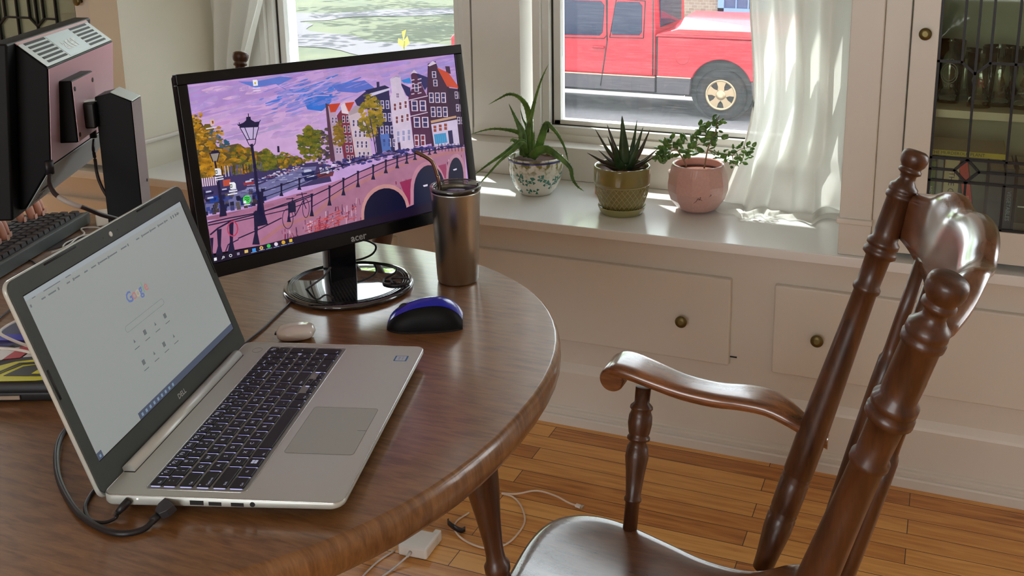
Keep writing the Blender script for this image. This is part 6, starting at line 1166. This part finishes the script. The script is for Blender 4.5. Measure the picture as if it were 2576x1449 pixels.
MB().tube(spline(pts,8),.0022,10).build('wire',mat('cream_cord',(216,196,178),.45),mg)
e0,e1=V(D['coil_floor'][-2]),V(D['coil_floor'][-1]); dd=(e1-e0).normalized(); Mx=frame(V((e1.x,e1.y,.0075)),dd,V((-dd.y,dd.x,0)),(0,0,1))
b=MB(); b.box(-.004,-.0045,-.003,.010,.0045,.003,Mx); b.build('tip_sleeve',mat('white_tip',(226,222,220),.3),mg,bevel=.001)
b=MB(); b.box(.010,-.0055,-.0035,.0165,.0055,.0035,Mx); b.build('metal_tip',ALU2,mg,bevel=.001)
b=MB(); q=[(1108,1325),(1125,1345),(1147,1345)]
P=[(-.991,1.79,.004),(-.985,1.775,.012),(-.962,1.76,.014),(-.945,1.765,.006),(-.94,1.775,.004)]
rows=[[p+V((0,0,-.006)),p+V((0,0,.008))] for p in spline(P,6)]; b.grid(rows); o=b.build('strap',BLKC); so2=o.modifiers.new('S','SOLIDIFY'); so2.thickness=.0015; tag(o,'short black strap curling on the floor beside the power adapter','strap')
# ================================================================ CHAIRS
def rod(mb,a,b,prof,n=24):
    """lathe whose axis runs from a to b; prof=(radius, fraction)"""
    a=V(a);b=V(b);ax=b-a;L_=ax.length;z=ax.normalized();x=z.orthogonal().normalized()
    mb.lathe([(r_,t*L_) for r_,t in prof],frame(a,x,z.cross(x),z),n)
def smooth(prof,k=4):
    P=spline([(p[0],p[1],0) for p in prof],k); return [(max(.0005,p[0]),p[1]) for p in P]
CO=V((-.30,1.12,0))
SEATM=wood('worn_brown_seat_wood',(78,46,26),(112,70,42),.26,(3,18,18),coat=1,bump=.008)
def NY(x,y,s):
    if s>0: return y
    k=min(1,max(0,(-.118-x)/.34)); return (.905-.135*k)-(y-(1.352+.020*k))
def make_chair(label):
    ch=thing('captains_chair',T(*CO),label,'chair','matching turned wooden armchairs')
    for sgn in (1,-1):
        yt=1.40 if sgn>0 else .873; ytop=V((-.026 if sgn>0 else .020,yt,1.046 if sgn>0 else 1.056)); ybot=V((-.200 if sgn>0 else -.170,1.318 if sgn>0 else .945,.405))
        ax=(ybot-ytop)
        # fractions measured downward from the top of the finial
        pr=[(.003,0),(.0125,.0013),(.0172,.006),(.0187,.013),(.0187,.021),(.0172,.030),(.0140,.0365),(.0137,.040),(.0158,.0425),(.0158,.0485),(.0112,.053),(.0108,.064),(.0150,.073),(.0195,.079),(.0200,.090),(.0185,.094),(.0208,.097),(.0205,.106),(.0180,.110),(.0182,.180),(.0178,.196),(.0225,.203),(.0225,.213),(.0190,.217),(.0235,.223),(.0235,.233),(.0175,.240),(.0165,.300),(.0195,.306),(.0195,.314),(.0165,.320),(.0175,.40),(.0200,.55),(.0215,.66),(.0215,.755),(.0198,.760),(.0215,.765),(.0198,.772),(.0215,.777),(.0210,.845),(.0192,.850),(.0210,.855),(.0192,.862),(.0212,.867),(.0208,.90),(.0160,.97),(.0150,1.0)]
        mb=MB(); rod(mb,ytop-CO,ybot-CO,pr,32); mb.build('back_post',CH,ch)
        # rear and front legs
    for x,y,dx,dy in ((-.46,1.27,-.05,.05),(-.46,.97,-.05,-.05),(-.20,1.25,.08,.05),(-.20,.99,.08,-.05)):
        mb=MB(); rod(mb,V((x,y,.405))-CO,V((x+dx,y+dy,.0))-CO,[(.013,0),(.016,.08),(.021,.2),(.022,.3),(.016,.34),(.022,.36),(.022,.38),(.017,.40),(.023,.52),(.019,.62),(.013,.80),(.018,.84),(.014,.90),(.012,1)],24); mb.build('leg',CH,ch)
    for a,b in (((-.48,1.29,.22),(-.16,1.27,.20)),((-.48,.95,.22),(-.16,.97,.20)),((-.485,.94,.19),(-.485,1.30,.19)),((-.32,.96,.21),(-.32,1.28,.21))):
        mb=MB(); rod(mb,V(a)-CO,V(b)-CO,[(.008,0),(.009,.2),(.013,.5),(.009,.8),(.008,1)],16); mb.build('stretcher',CH,ch)
    # seat: rounded saddle slab
    out=[(-.520,1.00),(-.532,1.10),(-.538,1.21),(-.528,1.268),(-.500,1.300),(-.460,1.312),(-.41,1.306),(-.34,1.284),(-.27,1.262),(-.20,1.262),(-.145,1.30),(-.115,1.29),(-.10,1.20),(-.098,1.12),(-.10,1.02),(-.115,.94),(-.145,.925),(-.20,.965),(-.27,.965),(-.34,.95),(-.41,.93),(-.46,.925),(-.50,.935),(-.522,.96)]
    out=[p[:2] for p in spline([(a,b,0) for a,b in out+[out[0]]],4)[:-1]]; c=V((-.31,1.118))
    mb=MB(); rows=[]
    for s_,z in ((.90,.398),(.965,.402),(.992,.412),(1.0,.425),(.997,.434),(.985,.4395),(.955,.4415),(.9,.441),(.8,.4385),(.6,.434),(.35,.431),(.1,.431)):
        rows.append([V((c.x+(x-c.x)*s_,c.y+(y-c.y)*s_,z+(.004*max(0,1-abs(y-c.y)/.05)*(1 if x<-.35 else 0) if s_<.97 and s_>.3 and z>.43 else 0)))-CO for x,y in out])
    G=mb.grid(rows,True,False,True); mb._f(G[0][::-1]); mb._f(G[-1]); mb.build('seat',SEATM,ch)
    # arms and their turned supports
    for sgn in (1,-1):
        Y=lambda y:y
        cl=[(-.462,1.374,.664,.030,.018),(-.450,1.374,.6775,.0355,.016),(-.425,1.374,.6775,.0365,.0145),(-.39,1.372,.670,.0345,.0145),(-.34,1.370,.659,.0305,.015),(-.29,1.370,.655,.0300,.015),(-.25,1.371,.657,.0325,.014),(-.21,1.370,.656,.0330,.014),(-.175,1.364,.645,.0275,.014),(-.145,1.357,.630,.018,.014),(-.118,1.352,.617,.010,.012)]
        cl2=[]
        P=[spline([(a[i],a[i+1],0) for a in cl],3) for i in (0,2)]; Wd=spline([(a[1],a[3],a[4]) for a in cl],3)
        mb=MB(); rows=[]
        for (p0,p1,w_) in zip(spline([(a[0],a[1],a[2]) for a in cl],3),range(99),spline([(a[3],a[4],0) for a in cl],3)):
            x,y,z=p0; hw,ht=w_[0],w_[1]; row=[]
            for k in range(20):
                a=2*PI*k/20; ca,sa=math.cos(a),math.sin(a); row.append(V((x,NY(x,y+hw*math.copysign(abs(ca)**.55,ca),sgn),z-ht*.45+ht*math.copysign(abs(sa)**.55,sa)*.75))-CO)
            rows.append(row)
        G=mb.grid(rows,True,False,True); mb._f(G[0]); mb._f(G[-1])
        # scrolled front nose
        nz=[]
        for k in range(9):
            pass
        mb.lathe([(.017,-.033),(.0200,-.028),(.0205,0),(.0200,.028),(.017,.033)],T(*(V((-.449,NY(-.449,1.372,sgn),.658))-CO))@Matrix.Rotation(PI/2,4,'X'),28)
        mb.build('arm',wood('arm_wood_window_sheen',(84,46,24),(150,92,52),.24,(4,26,26),coat=1,bump=.015) if sgn>0 else CH,ch)  # far arm's lighter tones paint in the window reflection
        mb=MB(); rod(mb,V((-.400,1.352 if sgn>0 else .815,.650))-CO,V((-.402,1.292 if sgn>0 else .955,.425))-CO,[(.012,0),(.0118,.10),(.0175,.125),(.0180,.14),(.0150,.155),(.0182,.19),(.0188,.24),(.0165,.30),(.0150,.315),(.0178,.33),(.0178,.345),(.0120,.36),(.0165,.395),(.0182,.46),(.0150,.56),(.0115,.72),(.0135,.735),(.0135,.75),(.0110,.76),(.0112,1)],28); mb.build('arm_post',CH,ch)
    # crest rail, bowed back, with rolled scalloped top
    n=48; rows=[]
    def crest_top(q):   # q 0..1 along
        s=abs(2*q-1)
        return .990+.030*(1-s**2)+.010*math.exp(-((s-.64)/.13)**2)-.006*math.exp(-((s-.40)/.12)**2)+.004*math.exp(-(s/.3)**2)
    for i in range(n+1):
        q=i/n; y=1.385+(.888-1.385)*q; s=2*q-1; xb=-.030+.030*q; bow=(1-s*s)
        zt_=crest_top(q)+.012*q; zb_=.922+.012*q+.004*(1-s*s)
        roll=.012*(1-.75*abs(s)**6)
        sec=[]; H_=zt_-zb_
        pf=[(-.008,0),(-.0088,.12),(-.0085,.45),(-.0085,.72),(-.0075,.84),(-.0035,.93),(.002,.985),(.0085,1.0),(.016,.99),(.0215,.95),(.0225,.89),(.0185,.82),(.0125,.76),(.0100,.62),(.0098,.3),(.0092,.08),(.008,0)]
        for dx,t in pf:
            e=1+roll*10*max(0,min(1,(t-.55)/.4))
            sec.append(V((xb+bow*(.030+.026*t)+dx*e+.24*H_*(t-.5)*.5,y,zb_+H_*t))-CO)
        rows.append(sec)
    mb=MB(); G=mb.grid(rows,True,False,True); mb._f(G[0]); mb._f(G[-1][::-1]); mb.build('crest_rail',wood('crest_wood_window_sheen',(96,56,34),(140,92,64),.25,(26,4,26),coat=1,bump=.01),ch)  # crest coloured lighter than the posts to paint in reflected window light
    # four flat arrow-shaped spindles
    for q in (.24,.42,.60,.78):
        y=1.385+(.888-1.385)*q; s=2*q-1; xt=-.030+.030*q+.030*(1-s*s)-.008; yb=1.12+(y-1.12)*.80
        P=[(V((xt-.24*(.93-z_),y-(y-yb)*(.93-z_)/.5,z_)),tx_,ty_) for z_,tx_,ty_ in ((.935,.009,.009),(.86,.0092,.0095),(.815,.0092,.0105),(.803,.0095,.0120),(.797,.0120,.0185),(.76,.0125,.0205),(.70,.0125,.0205),(.60,.0118,.0175),(.52,.0105,.0140),(.508,.0085,.0095),(.43,.0080,.0080))]
        mb=MB(); rows=[]
        for p,tx,ty in P: rows.append([p-CO+V((tx*math.copysign(abs(math.cos(a))**.7,math.cos(a)),ty*math.copysign(abs(math.sin(a))**.7,math.sin(a)),0)) for a in [2*PI*k/16 for k in range(16)]])
        G=mb.grid(rows,True,False,True); mb._f(G[0][::-1]); mb._f(G[-1]); mb.build('spindle',CH,ch)
    return ch
c1=make_chair('brown wooden armchair with turned posts in the foreground, facing the table')
c2_=copytree(c1); c2_['label']='wooden armchair on the window side of the table, mostly hidden by the canal-picture screen'
# turned so its back is toward the window
RM=T(-1.35,1.585,0)@RZ(PI/2-.20)
c2_.matrix_basis=RM
# ================================================================ POTS AND PLANTS
def leafmat(name,base,tip,r=.35,edge=None):
    m,nt,b=newmat(name); setp(b,rough=r,sss=.0,coat=.15); tc=nt.nodes.new('ShaderNodeTexCoord'); n=nt.nodes.new('ShaderNodeTexNoise'); n.inputs['Scale'].default_value=35; n.inputs['Detail'].default_value=3
    nt.links.new(tc.outputs['Object'],n.inputs['Vector']); cr=nt.nodes.new('ShaderNodeValToRGB'); cr.color_ramp.elements[0].position=.35; cr.color_ramp.elements[1].position=.65
    cr.color_ramp.elements[0].color=(*srgb(base),1); cr.color_ramp.elements[1].color=(*srgb(tip),1); nt.links.new(n.outputs['Fac'],cr.inputs[0])
    ad=nt.nodes.new('ShaderNodeBsdfTranslucent'); nt.links.new(cr.outputs[0],ad.inputs[0]); ms=nt.nodes.new('ShaderNodeMixShader'); ms.inputs[0].default_value=.35
    out=nt.nodes['Material Output']; nt.links.new(cr.outputs[0],b.inputs['Base Color']); nt.links.new(b.outputs[0],ms.inputs[1]); nt.links.new(ad.outputs[0],ms.inputs[2]); nt.links.new(ms.outputs[0],out.inputs[0]); return m
SOIL=mat('potting_soil',(92,66,58),.95,var=.5,vscale=220,bump=.8,bscale=300)
ALOE=leafmat('aloe_leaf_skin',(74,112,52),(126,164,84)); AGA=leafmat('dark_rosette_leaf',(52,78,50),(78,104,66),.3); AGT=leafmat('purple_tipped_leaf',(84,62,60),(70,84,56),.3); JADE=leafmat('jade_leaf',(84,122,62),(136,172,92),.28); JADS=mat('jade_stem',(150,120,92),.7,bump=.3,bscale=90)
def blade(pts,w,thick=.18,teeth=False,kk=5,rnd_=None,tip=.02,c0=None):
    """succulent leaf: lens-shaped section tapering to a point, channelled face toward the room"""
    P=spline(pts,kk); n=len(P); rows=[]; side=V((-V(C['F']).y,V(C['F']).x,0)).normalized()
    view=V((C['F'][0],C['F'][1],0)).normalized()
    for i,p in enumerate(P):
        t=i/(n-1); T_=(P[min(i+1,n-1)]-P[max(i-1,0)]).normalized(); N_=T_.cross(view).normalized()
        ww=w*.5*((1-t)**.75*(1+.25*math.sin(PI*min(1,t*1.6)))*.9+.03) if t>.02 else w*.5
        Z_=N_.cross(T_).normalized(); th=w*thick*(1-t)**.6+.0006
        rows.append([p+N_*ww*math.cos(a)+Z_*(th*math.sin(a)+(-th*.6 if math.sin(a)>0.1 else 0)) for a in [2*PI*k/12 for k in range(12)]])
    mb=MB(); G=mb.grid(rows,True,False,True); mb._f(G[0]); mb._f(G[-1][::-1])
    if teeth:
        for i in range(2,n-2,2):
            p=P[i]; t=i/(n-1); T_=(P[i+1]-P[i-1]).normalized(); N_=T_.cross(view).normalized(); ww=w*.5*((1-t)**.75*(1+.25*math.sin(PI*min(1,t*1.6)))*.9+.03)
            for s_ in (1,-1): q=p+N_*ww*s_; mb.face([q-T_*.0012,q+T_*.0012,q+N_*s_*.0022+T_*.001])
    return mb
# aloe in the clover pot
apc=V((-1.085,2.545,ZD)); 
m,nt,b=newmat('clover_painted_glaze'); setp(b,rough=.14,coat=.6,coatr=.05)
tc=nt.nodes.new('ShaderNodeTexCoord'); sp=nt.nodes.new('ShaderNodeSeparateXYZ'); nt.links.new(tc.outputs['Object'],sp.inputs[0])
n1=nt.nodes.new('ShaderNodeTexNoise'); n1.inputs['Scale'].default_value=70; n1.inputs['Detail'].default_value=6; nt.links.new(tc.outputs['Object'],n1.inputs['Vector'])
g1=nt.nodes.new('ShaderNodeMapRange'); g1.inputs[1].default_value=.055; g1.inputs[2].default_value=.085; nt.links.new(sp.outputs[2],g1.inputs[0])
r1=nt.nodes.new('ShaderNodeMapRange'); r1.inputs[1].default_value=.46; r1.inputs[2].default_value=.58; nt.links.new(n1.outputs['Fac'],r1.inputs[0])
mu=nt.nodes.new('ShaderNodeMath'); mu.operation='MULTIPLY'; nt.links.new(g1.outputs[0],mu.inputs[0]); nt.links.new(r1.outputs[0],mu.inputs[1])
ma=nt.nodes.new('ShaderNodeMix'); ma.data_type='RGBA'; ma.inputs[6].default_value=(*srgb((224,222,208)),1); ma.inputs[7].default_value=(*srgb((128,124,70)),1); nt.links.new(mu.outputs[0],ma.inputs[0]); nt.links.new(ma.outputs[2],b.inputs['Base Color'])
ap=thing('potted_aloe',T(*apc),'aloe with long drooping leaves in a white pot painted with green clovers','potted plant')
# pot radii from base to rim (local z)
ppf=[(.044,0),(.046,.002),(.053,.008),(.0625,.022),(.0715,.042),(.0765,.062),(.0790,.085),(.0795,.104),(.0790,.110),(.0755,.1115),(.0735,.108),(.0725,.095)]
MB().lathe(ppf,None,64,capt=False).build('pot',m,ap)
MB().lathe([(.0796,.1005),(.0801,.1035),(.0796,.1065)],None,64,capb=False,capt=False).build('blue_rim_band',mat('cobalt_band',(48,56,128),.15,coat=.6),ap)
MB().lathe([(.072,.096),(.03,.098),(.001,.099)],None,40,capb=False).build('soil',SOIL,ap)
TEAL=mat('teal_clover_paint',(52,120,104),.16,coat=.6); rq=random.Random(12)
def potr(z):
    for (r0,z0),(r1,z1) in zip(ppf,ppf[1:]):
        if z0<=z<=z1: return r0+(r1-r0)*(z-z0)/(z1-z0+1e-9)
    return .07
cm=MB()
def onpot(a,z,off=.0004): r_=potr(z)+off; return V((r_*math.cos(a),r_*math.sin(a),z))
for k in range(44):
    a=2*PI*k/44*1.0+rq.uniform(-.1,.1); z=rq.choice([.018,.030,.036,.048,.054,.062])+rq.uniform(-.003,.003); s_=rq.uniform(.010,.0145); rot=rq.uniform(0,2)
    for l in range(4 if rq.random()<.4 else 3):
        t=rot+l*2*PI/3.4; lob=[]
        for q in range(9):
            f_=-.8+1.6*q/8; rr_=s_*(.25+.75*math.cos(f_*.9)-.16*(1-abs(f_)/.5 if abs(f_)<.5 else 0)); ang=t+f_*.55; lob.append((rr_*math.cos(ang),rr_*math.sin(ang)))
        rr0=potr(z); pts=[onpot(a+x_/rr0,min(.1,max(.003,z+y_)),.0004) for x_,y_ in [(0,0)]+lob]; cm.face(pts)
    rr0=potr(z); cm.face([onpot(a,z),onpot(a+.0012/rr0,z),onpot(a+.006/rr0,z-.010),onpot(a+.0045/rr0,z-.010)])
cm.build('clover_pattern',TEAL,ap)
for pts,w_ in D['aloe']:
    P=[V(p)-apc for p in pts]; blade(P,w_,.16,teeth=w_>.013).build('leaf',ALOE,ap)
# rosette succulent in the olive pot
gpc=V((-.792,2.447,ZD)); gp=thing('potted_succulent',T(*gpc),'dark spiky rosette succulent in an olive pot with a diamond pattern and saucer','potted plant')
OL=mat('olive_glaze',(126,118,66),.16,coat=.6,var=.05,vscale=20); 
MB().lathe([(0.0535,0),(0.0567,.001),(0.0615,.010),(0.0647,.019),(0.0651,.021),(0.0626,.0212),(0.0594,.014),(0.0214,.010)],None,56).build('saucer',mat('olive_saucer_glaze',(150,146,96),.2,coat=.5),gp)
gf=[(0.0480,.0105),(0.0512,.014),(0.0605,.030),(0.0681,.052),(0.0725,.078),(0.0741,.0825),(0.0758,.084),(0.0763,.090),(0.0763,.127),(0.0754,.131),(0.0732,.1325),(0.0709,.130),(0.0698,.118)]
MB().lathe(gf,None,64,capt=False).build('pot',OL,gp)
MB().lathe([(.0695,.119),(.001,.121)],None,40,capb=False).build('soil',SOIL,gp)
dm=MB(); OLL=mat('olive_relief',(172,164,112),.2,coat=.5)
def gr(z):
    for (r0,z0),(r1,z1) in zip(gf,gf[1:]):
        if z0<=z<=z1: return r0+(r1-r0)*(z-z0)/(z1-z0+1e-9)
    return .05
nd=30
for k in range(nd):
    for sg in (1,-1):
        dm.tube([V(((gr(z)+.0004)*math.cos(a),(gr(z)+.0004)*math.sin(a),z)) for z,a in [(.016+.0645*i/12,2*PI*k/nd+sg*(2*PI/nd)*3.4*i/12) for i in range(13)]],.0008,5,cap=False)
dm.tube([V((.0751*math.cos(a),.0751*math.sin(a),.0828)) for a in frange(0,6.28,.15)],.0011,6,closed=True)
dm.build('diamond_relief',OLL,gp)
for i,(pts,w_) in enumerate(D['agave']):
    P=[V(p)-gpc for p in pts]; blade(P,w_*1.02,.20).build('leaf',AGA if i in (4,6,10,11,5) else AGT,gp)
# jade plant in the pink pot
ppc=V((-.605,2.535,ZD)); jp=thing('potted_jade',T(*ppc),'jade plant with small round leaves in a faceted crackled pink pot','potted plant')
PK=mat('pink_crackle_glaze',(204,160,150),.28,coat=.4,var=.12,vscale=160)
pk=[(0.0327,0),(0.0371,.001),(0.0567,.011),(0.0741,.034),(0.0823,.060),(0.0828,.080),(0.0790,.106),(0.0719,.128),(0.0698,.1315),(0.0665,.1325),(0.0643,.130),(0.0654,.112)]
mb=MB(); NF=11; rows=[]
for r_,z in pk:
    row=[]
    for k in range(NF*6):
        a=2*PI*k/(NF*6)+.2; ph=(a-.2)%(2*PI/NF)-PI/NF; fac=(math.cos(PI/NF)/math.cos(ph)) if .008<z<.126 and r_>.066 else .985
        row.append(V((r_*fac*math.cos(a),r_*fac*math.sin(a),z)))
    rows.append(row)
G=mb.grid(rows,True,False,True); mb._f(G[0][::-1]); o=mb.build('pot',PK,jp)
for p in o.data.polygons: p.use_smooth=False
vdir=V((0,0,0))-ppc; va=math.atan2(vdir.y,vdir.x)
cmk=MB()
for (aa,zz),(ab,zb2) in (((.02,.056),(.16,.050)),((.02,.056),(-.12,.042)),((.45,.066),(.38,.060)),((.10,.060),(.04,.050))):
    f_=lambda a,z:V((.0832*math.cos(va+a),.0832*math.sin(va+a),z)); cmk.tube([f_(aa,zz),f_((aa+ab)/2+.02,(zz+zb2)/2),f_(ab,zb2)],[.0012,.0009,.0003],6)
cmk.build('glaze_crack',mat('dark_crack',(120,80,74),.7),jp)
MB().lathe([(.0650,.108),(.001,.111)],None,40,capb=False).build('soil',mat('gritty_soil',(140,92,78),.95,var=.6,vscale=250,bump=1,bscale=250),jp)
jb=[]
for pts,w_ in D['jbr']:
    P=[V(p)-ppc for p in pts]; n_=len(P); o=MB().tube(spline(P,5),[w_*.5*(1-.6*i/((n_-1)*5)) for i in range((n_-1)*5+1)],10).build('stem',JADS,jp); jb.append(o)
rj=random.Random(4)
jl_obj=0; jm=MB()
def jadeleaf(mb,p0,p1,s_):
    ax=(p1-p0).normalized(); L_=s_*1.9; w_=s_*.68; N_=V((rj.uniform(-1,1),rj.uniform(-1,.2),rj.uniform(-.4,1))); sd=ax.cross(N_)
    if sd.length<.1: sd=ax.orthogonal()
    sd.normalize(); up=sd.cross(ax)
    rows=[]
    for i in range(7):
        t=i/6; k=math.sin(PI*(.06+.94*t)**.8)**.7 if t<1 else .02; k=max(k,.05); rows.append([p0+ax*L_*t+sd*w_*k*math.cos(a)+up*(w_*.30*k*math.sin(a)+.10*L_*t*t) for a in [2*PI*j/8 for j in range(8)]])
    G=mb.grid(rows,True,False,True); mb._f(G[0]); mb._f(G[-1][::-1])
J=D['jleaf']
for i,(p0,p1,s_) in enumerate(J[:100]):
    mb=MB(); jadeleaf(mb,V(p0)-ppc,V(p1)-ppc,s_); mb.build('leaf',JADE,jp)
mb=MB()
for p0,p1,s_ in J[100:]: jadeleaf(mb,V(p0)-ppc,V(p1)-ppc,s_)
tag(mb.build('small_leaf',JADE,jp),kind='stuff')
# little things behind the pots
t=tag(MB().box(-.022,-.012,0,.022,.012,.034).build('wooden_block',mat('pink_block',(206,150,134),.6),M=T(-.898,2.598,ZD),bevel=.003),'small pinkish block half hidden behind the olive pot','block')
t=thing('small_pot',T(-.672,2.638,ZD),'small pale pot hidden behind the pink pot, only its rim edge showing','pot')
MB().lathe([(.030,0),(.036,.01),(.042,.07),(.044,.078),(.040,.078),(.036,.06)],None,32).build('pot',mat('pale_pink_glaze',(214,190,180),.3,coat=.3),t)
# ================================================================ THE PERSON TYPING (only the fingers show in the photo)
SKIN=mat('skin',(206,150,126),.5,var=.05,vscale=30,sss=.08); 
def skinned(name,verts,edges,radii,m,parent,root=0,sub=2,M=None):
    me=bpy.data.meshes.new(name); me.from_pydata([tuple(v) for v in verts],edges,[]); me.materials.append(m); o=bpy.data.objects.new(name,me); COL.objects.link(o)
    if parent: o.parent=parent
    sk=o.modifiers.new('Skin','SKIN'); sk.use_smooth_shade=True; sk.branch_smoothing=.6
    if not me.skin_vertices: 
        bm=bmesh.new(); bm.from_mesh(me); bm.verts.layers.skin.verify(); bm.to_mesh(me); bm.free()
    for i,r_ in enumerate(radii):
        s=me.skin_vertices[0].data[i]; s.radius=(r_,r_) if not isinstance(r_,tuple) else r_; s.use_root=(i==root)
    u=o.modifiers.new('Sub','SUBSURF'); u.levels=sub; u.render_levels=sub; return o
F_=(-kn).normalized()            # typist faces this way
S_=V((F_.y,-F_.x,0))             # typist's right-hand side
bodyc=V((-2.08,1.10,0))
pe=thing('person',T(*bodyc),'person typing at the black keyboard, only the curled fingers showing below the turned-away monitor','person')
def q_(f_,s_,z): v=F_*f_+S_*s_; return (v.x,v.y,z)
vs=[q_(0,0,.50),q_(.01,0,.66),q_(.02,0,.85),q_(.03,0,1.00),q_(.045,0,1.10),q_(.06,0,1.17)]; rd=[(.15,.12),(.135,.105),(.15,.11),(.15,.10),(.06,.055),(.058,.058)]; ed=[(0,1),(1,2),(2,3),(3,4),(4,5)]
def addv(p,r_,frm): vs.append(p); rd.append(r_); ed.append((frm,len(vs)-1)); return len(vs)-1
tips={1:V((-1.572,1.236,.783)),-1:V((-1.640,1.372,.783))}
for sg in (1,-1):
    a=addv(q_(.03,.17*sg,1.02),.058,3); tp=tips[sg]
    pal=tp-F_*.080+V((0,0,.040)); wr=tp-F_*.150+V((0,0,.038))
    rel=lambda p:(p.x-bodyc.x,p.y-bodyc.y,p.z)
    e_=addv(q_(.06,.25*sg,.80),.045,a); fa=V(vs[e_]); w_=V(rel(wr)); mid=fa.lerp(w_,.45); mi=addv(tuple(mid),.040,e_); wi=addv(tuple(w_),.024,mi); pi_=addv(rel(pal-F_*.02),(.030,.018),wi); p2=addv(rel(pal+F_*.004),(.036,.015),pi_)
    sd=S_
    for k,off in enumerate((-.031,-.0105,.0105,.030)):
        Lk=(.92,1.05,1.0,.82)[k]; kn0=pal+F_*.016+sd*off+V((0,0,.004-abs(off)*.1)); k1=kn0+F_*.028*Lk+V((0,0,.006)); k2=k1+F_*.022*Lk+V((0,0,-.016)); k3=k2+F_*.008*Lk+V((0,0,-.023)); k3.z=.7835
        i0=addv(rel(kn0),.0098,p2); i1=addv(rel(k1),.0092,i0); i2=addv(rel(k2),.0086,i1); addv(rel(k3),.0072,i2)
    ts=-sg; t0=pal-F_*.012+sd*(ts*.030)+V((0,0,-.006)); t1=t0+F_*.028+sd*ts*.014+V((0,0,-.010)); t2=t1+F_*.024-sd*ts*.004+V((0,0,-.012))
    i0=addv(rel(t0),.0115,pi_); i1=addv(rel(t1),.0100,i0); addv(rel(t2),.0085,i1)
    h0=addv(q_(.02,.10*sg,.50),.085,0); h1=addv(q_(.42,.11*sg,.52),.065,h0); h2=addv(q_(.42,.11*sg,.10),.042,h1); h3=addv(q_(.43,.11*sg,.05),.038,h2); addv(q_(.58,.12*sg,.035),(.038,.025),h3)
hd0=addv(q_(.075,0,1.24),(.066,.072),5); addv(q_(.078,0,1.32),(.072,.080),hd0); addv(q_(.072,0,1.385),(.055,.060),len(vs)-1)
pb=skinned('body',vs,ed,rd,SKIN,pe)
# fingernails, face, hair and clothes
nm=MB()
for sg in (1,-1):
    pal=tips[sg]-F_*.080+V((0,0,.040))
    for k,off in enumerate((-.031,-.0105,.0105,.030)):
        Lk=(.92,1.05,1.0,.82)[k]; k3=pal+F_*(.016+.028*Lk+.022*Lk+.008*Lk)+S_*off; k3.z=.7905; p=k3+F_*.0069-bodyc; nm.prism(rrect(-.0040,-.0050,.0040,.0050,.002),-.0004,.0004,frame(p,S_,(0,0,1),F_))
nm.build('fingernail',mat('nail',(226,178,158),.3),pe)
hc=V(q_(.078,0,1.31)); FM=frame(hc,S_,(0,0,1),F_)
for s_ in (1,-1):
    MB().lathe([(.001,-.012),(.008,-.009),(.012,0),(.008,.009),(.001,.012)],FM@T(.031*s_,.004,.062),16).build('eye',mat('eye_white',(235,232,228),.2),pe)
    MB().lathe([(.0005,.0),(.005,.0005),(.001,.0022)],FM@T(.031*s_,.004,.0735),14).build('iris',mat('iris_brown',(70,46,30),.2),pe)
    mb=MB(); mb.tube([FM@V((.046*s_,.024,.062)),FM@V((.031*s_,.029,.070)),FM@V((.016*s_,.024,.072))],.003,8); mb.build('eyebrow',mat('brow_hair',(58,40,30),.8),pe)
    mb=MB(); mb.tube([FM@V((.072*s_,.018,-.004)),FM@V((.083*s_,.008,-.010)),FM@V((.080*s_,-.014,-.008)),FM@V((.072*s_,-.026,-.002))],[.006,.009,.008,.005],8); mb.build('ear',SKIN,pe)
mb=MB(); mb.tube([FM@V((0,.010,.070)),FM@V((0,-.010,.084)),FM@V((0,-.022,.088)),FM@V((0,-.028,.076))],[.006,.009,.012,.008],10); mb.build('nose',SKIN,pe)
mb=MB(); mb.tube([FM@V((-.024,-.052,.064)),FM@V((-.010,-.049,.073)),FM@V((0,-.050,.075)),FM@V((.010,-.049,.073)),FM@V((.024,-.052,.064))],[.002,.005,.005,.005,.002],8); mb.build('mouth',mat('lips',(176,96,90),.5),pe)
mb=MB(); rows=[]
for i in range(10):
    ph=PI*.52*i/9; rows.append([FM@V((.090*math.sin(ph)*math.cos(a),.012+.098*math.cos(ph)+(-.05*(1 if math.sin(a)<0 else 0)*(i/9)**2),-.006+.094*math.sin(ph)*math.sin(a)*(1 if math.sin(a)<0 else .82))) for a in [2*PI*k/28 for k in range(28)]])
mb.grid(rows,True,False,True); mb.build('hair',mat('brown_hair',(60,42,32),.7,var=.3,vscale=120,bump=.6,bscale=160),pe)
SH=mat('navy_shirt',(52,60,84),.85,bump=.3,bscale=120); v2=[q_(0,0,.52),q_(.01,0,.66),q_(.02,0,.85),q_(.03,0,1.00),q_(.04,0,1.07)]; r2=[(.165,.135),(.150,.12),(.165,.125),(.165,.115),(.085,.08)]; e2=[(0,1),(1,2),(2,3),(3,4)]
for sg in (1,-1):
    v2+= [q_(.03,.17*sg,1.02),q_(.06,.25*sg,.80)]; n_=len(v2); r2+=[.072,.058]; e2+=[(3,n_-2),(n_-2,n_-1)]
skinned('shirt',v2,e2,r2,SH,pe)
v3=[q_(0,0,.50)]; r3=[(.165,.14)]; e3=[]
for sg in (1,-1):
    v3+=[q_(.02,.10*sg,.50),q_(.42,.11*sg,.52),q_(.42,.11*sg,.12)]; n_=len(v3); r3+=[.098,.078,.056]; e3+=[(0,n_-3),(n_-3,n_-2),(n_-2,n_-1)]
skinned('trousers',v3,e3,r3,mat('jeans_blue',(58,72,104),.85),pe)
c3_=copytree(c1); c3_['label']='wooden armchair the typing person sits on, outside the picture at the left'; c3_.matrix_basis=T(bodyc.x-.02,bodyc.y+.02,0)@RZ(PI+math.atan2(F_.y,F_.x))@T(0,0,0)
bpy.context.view_layer.update()
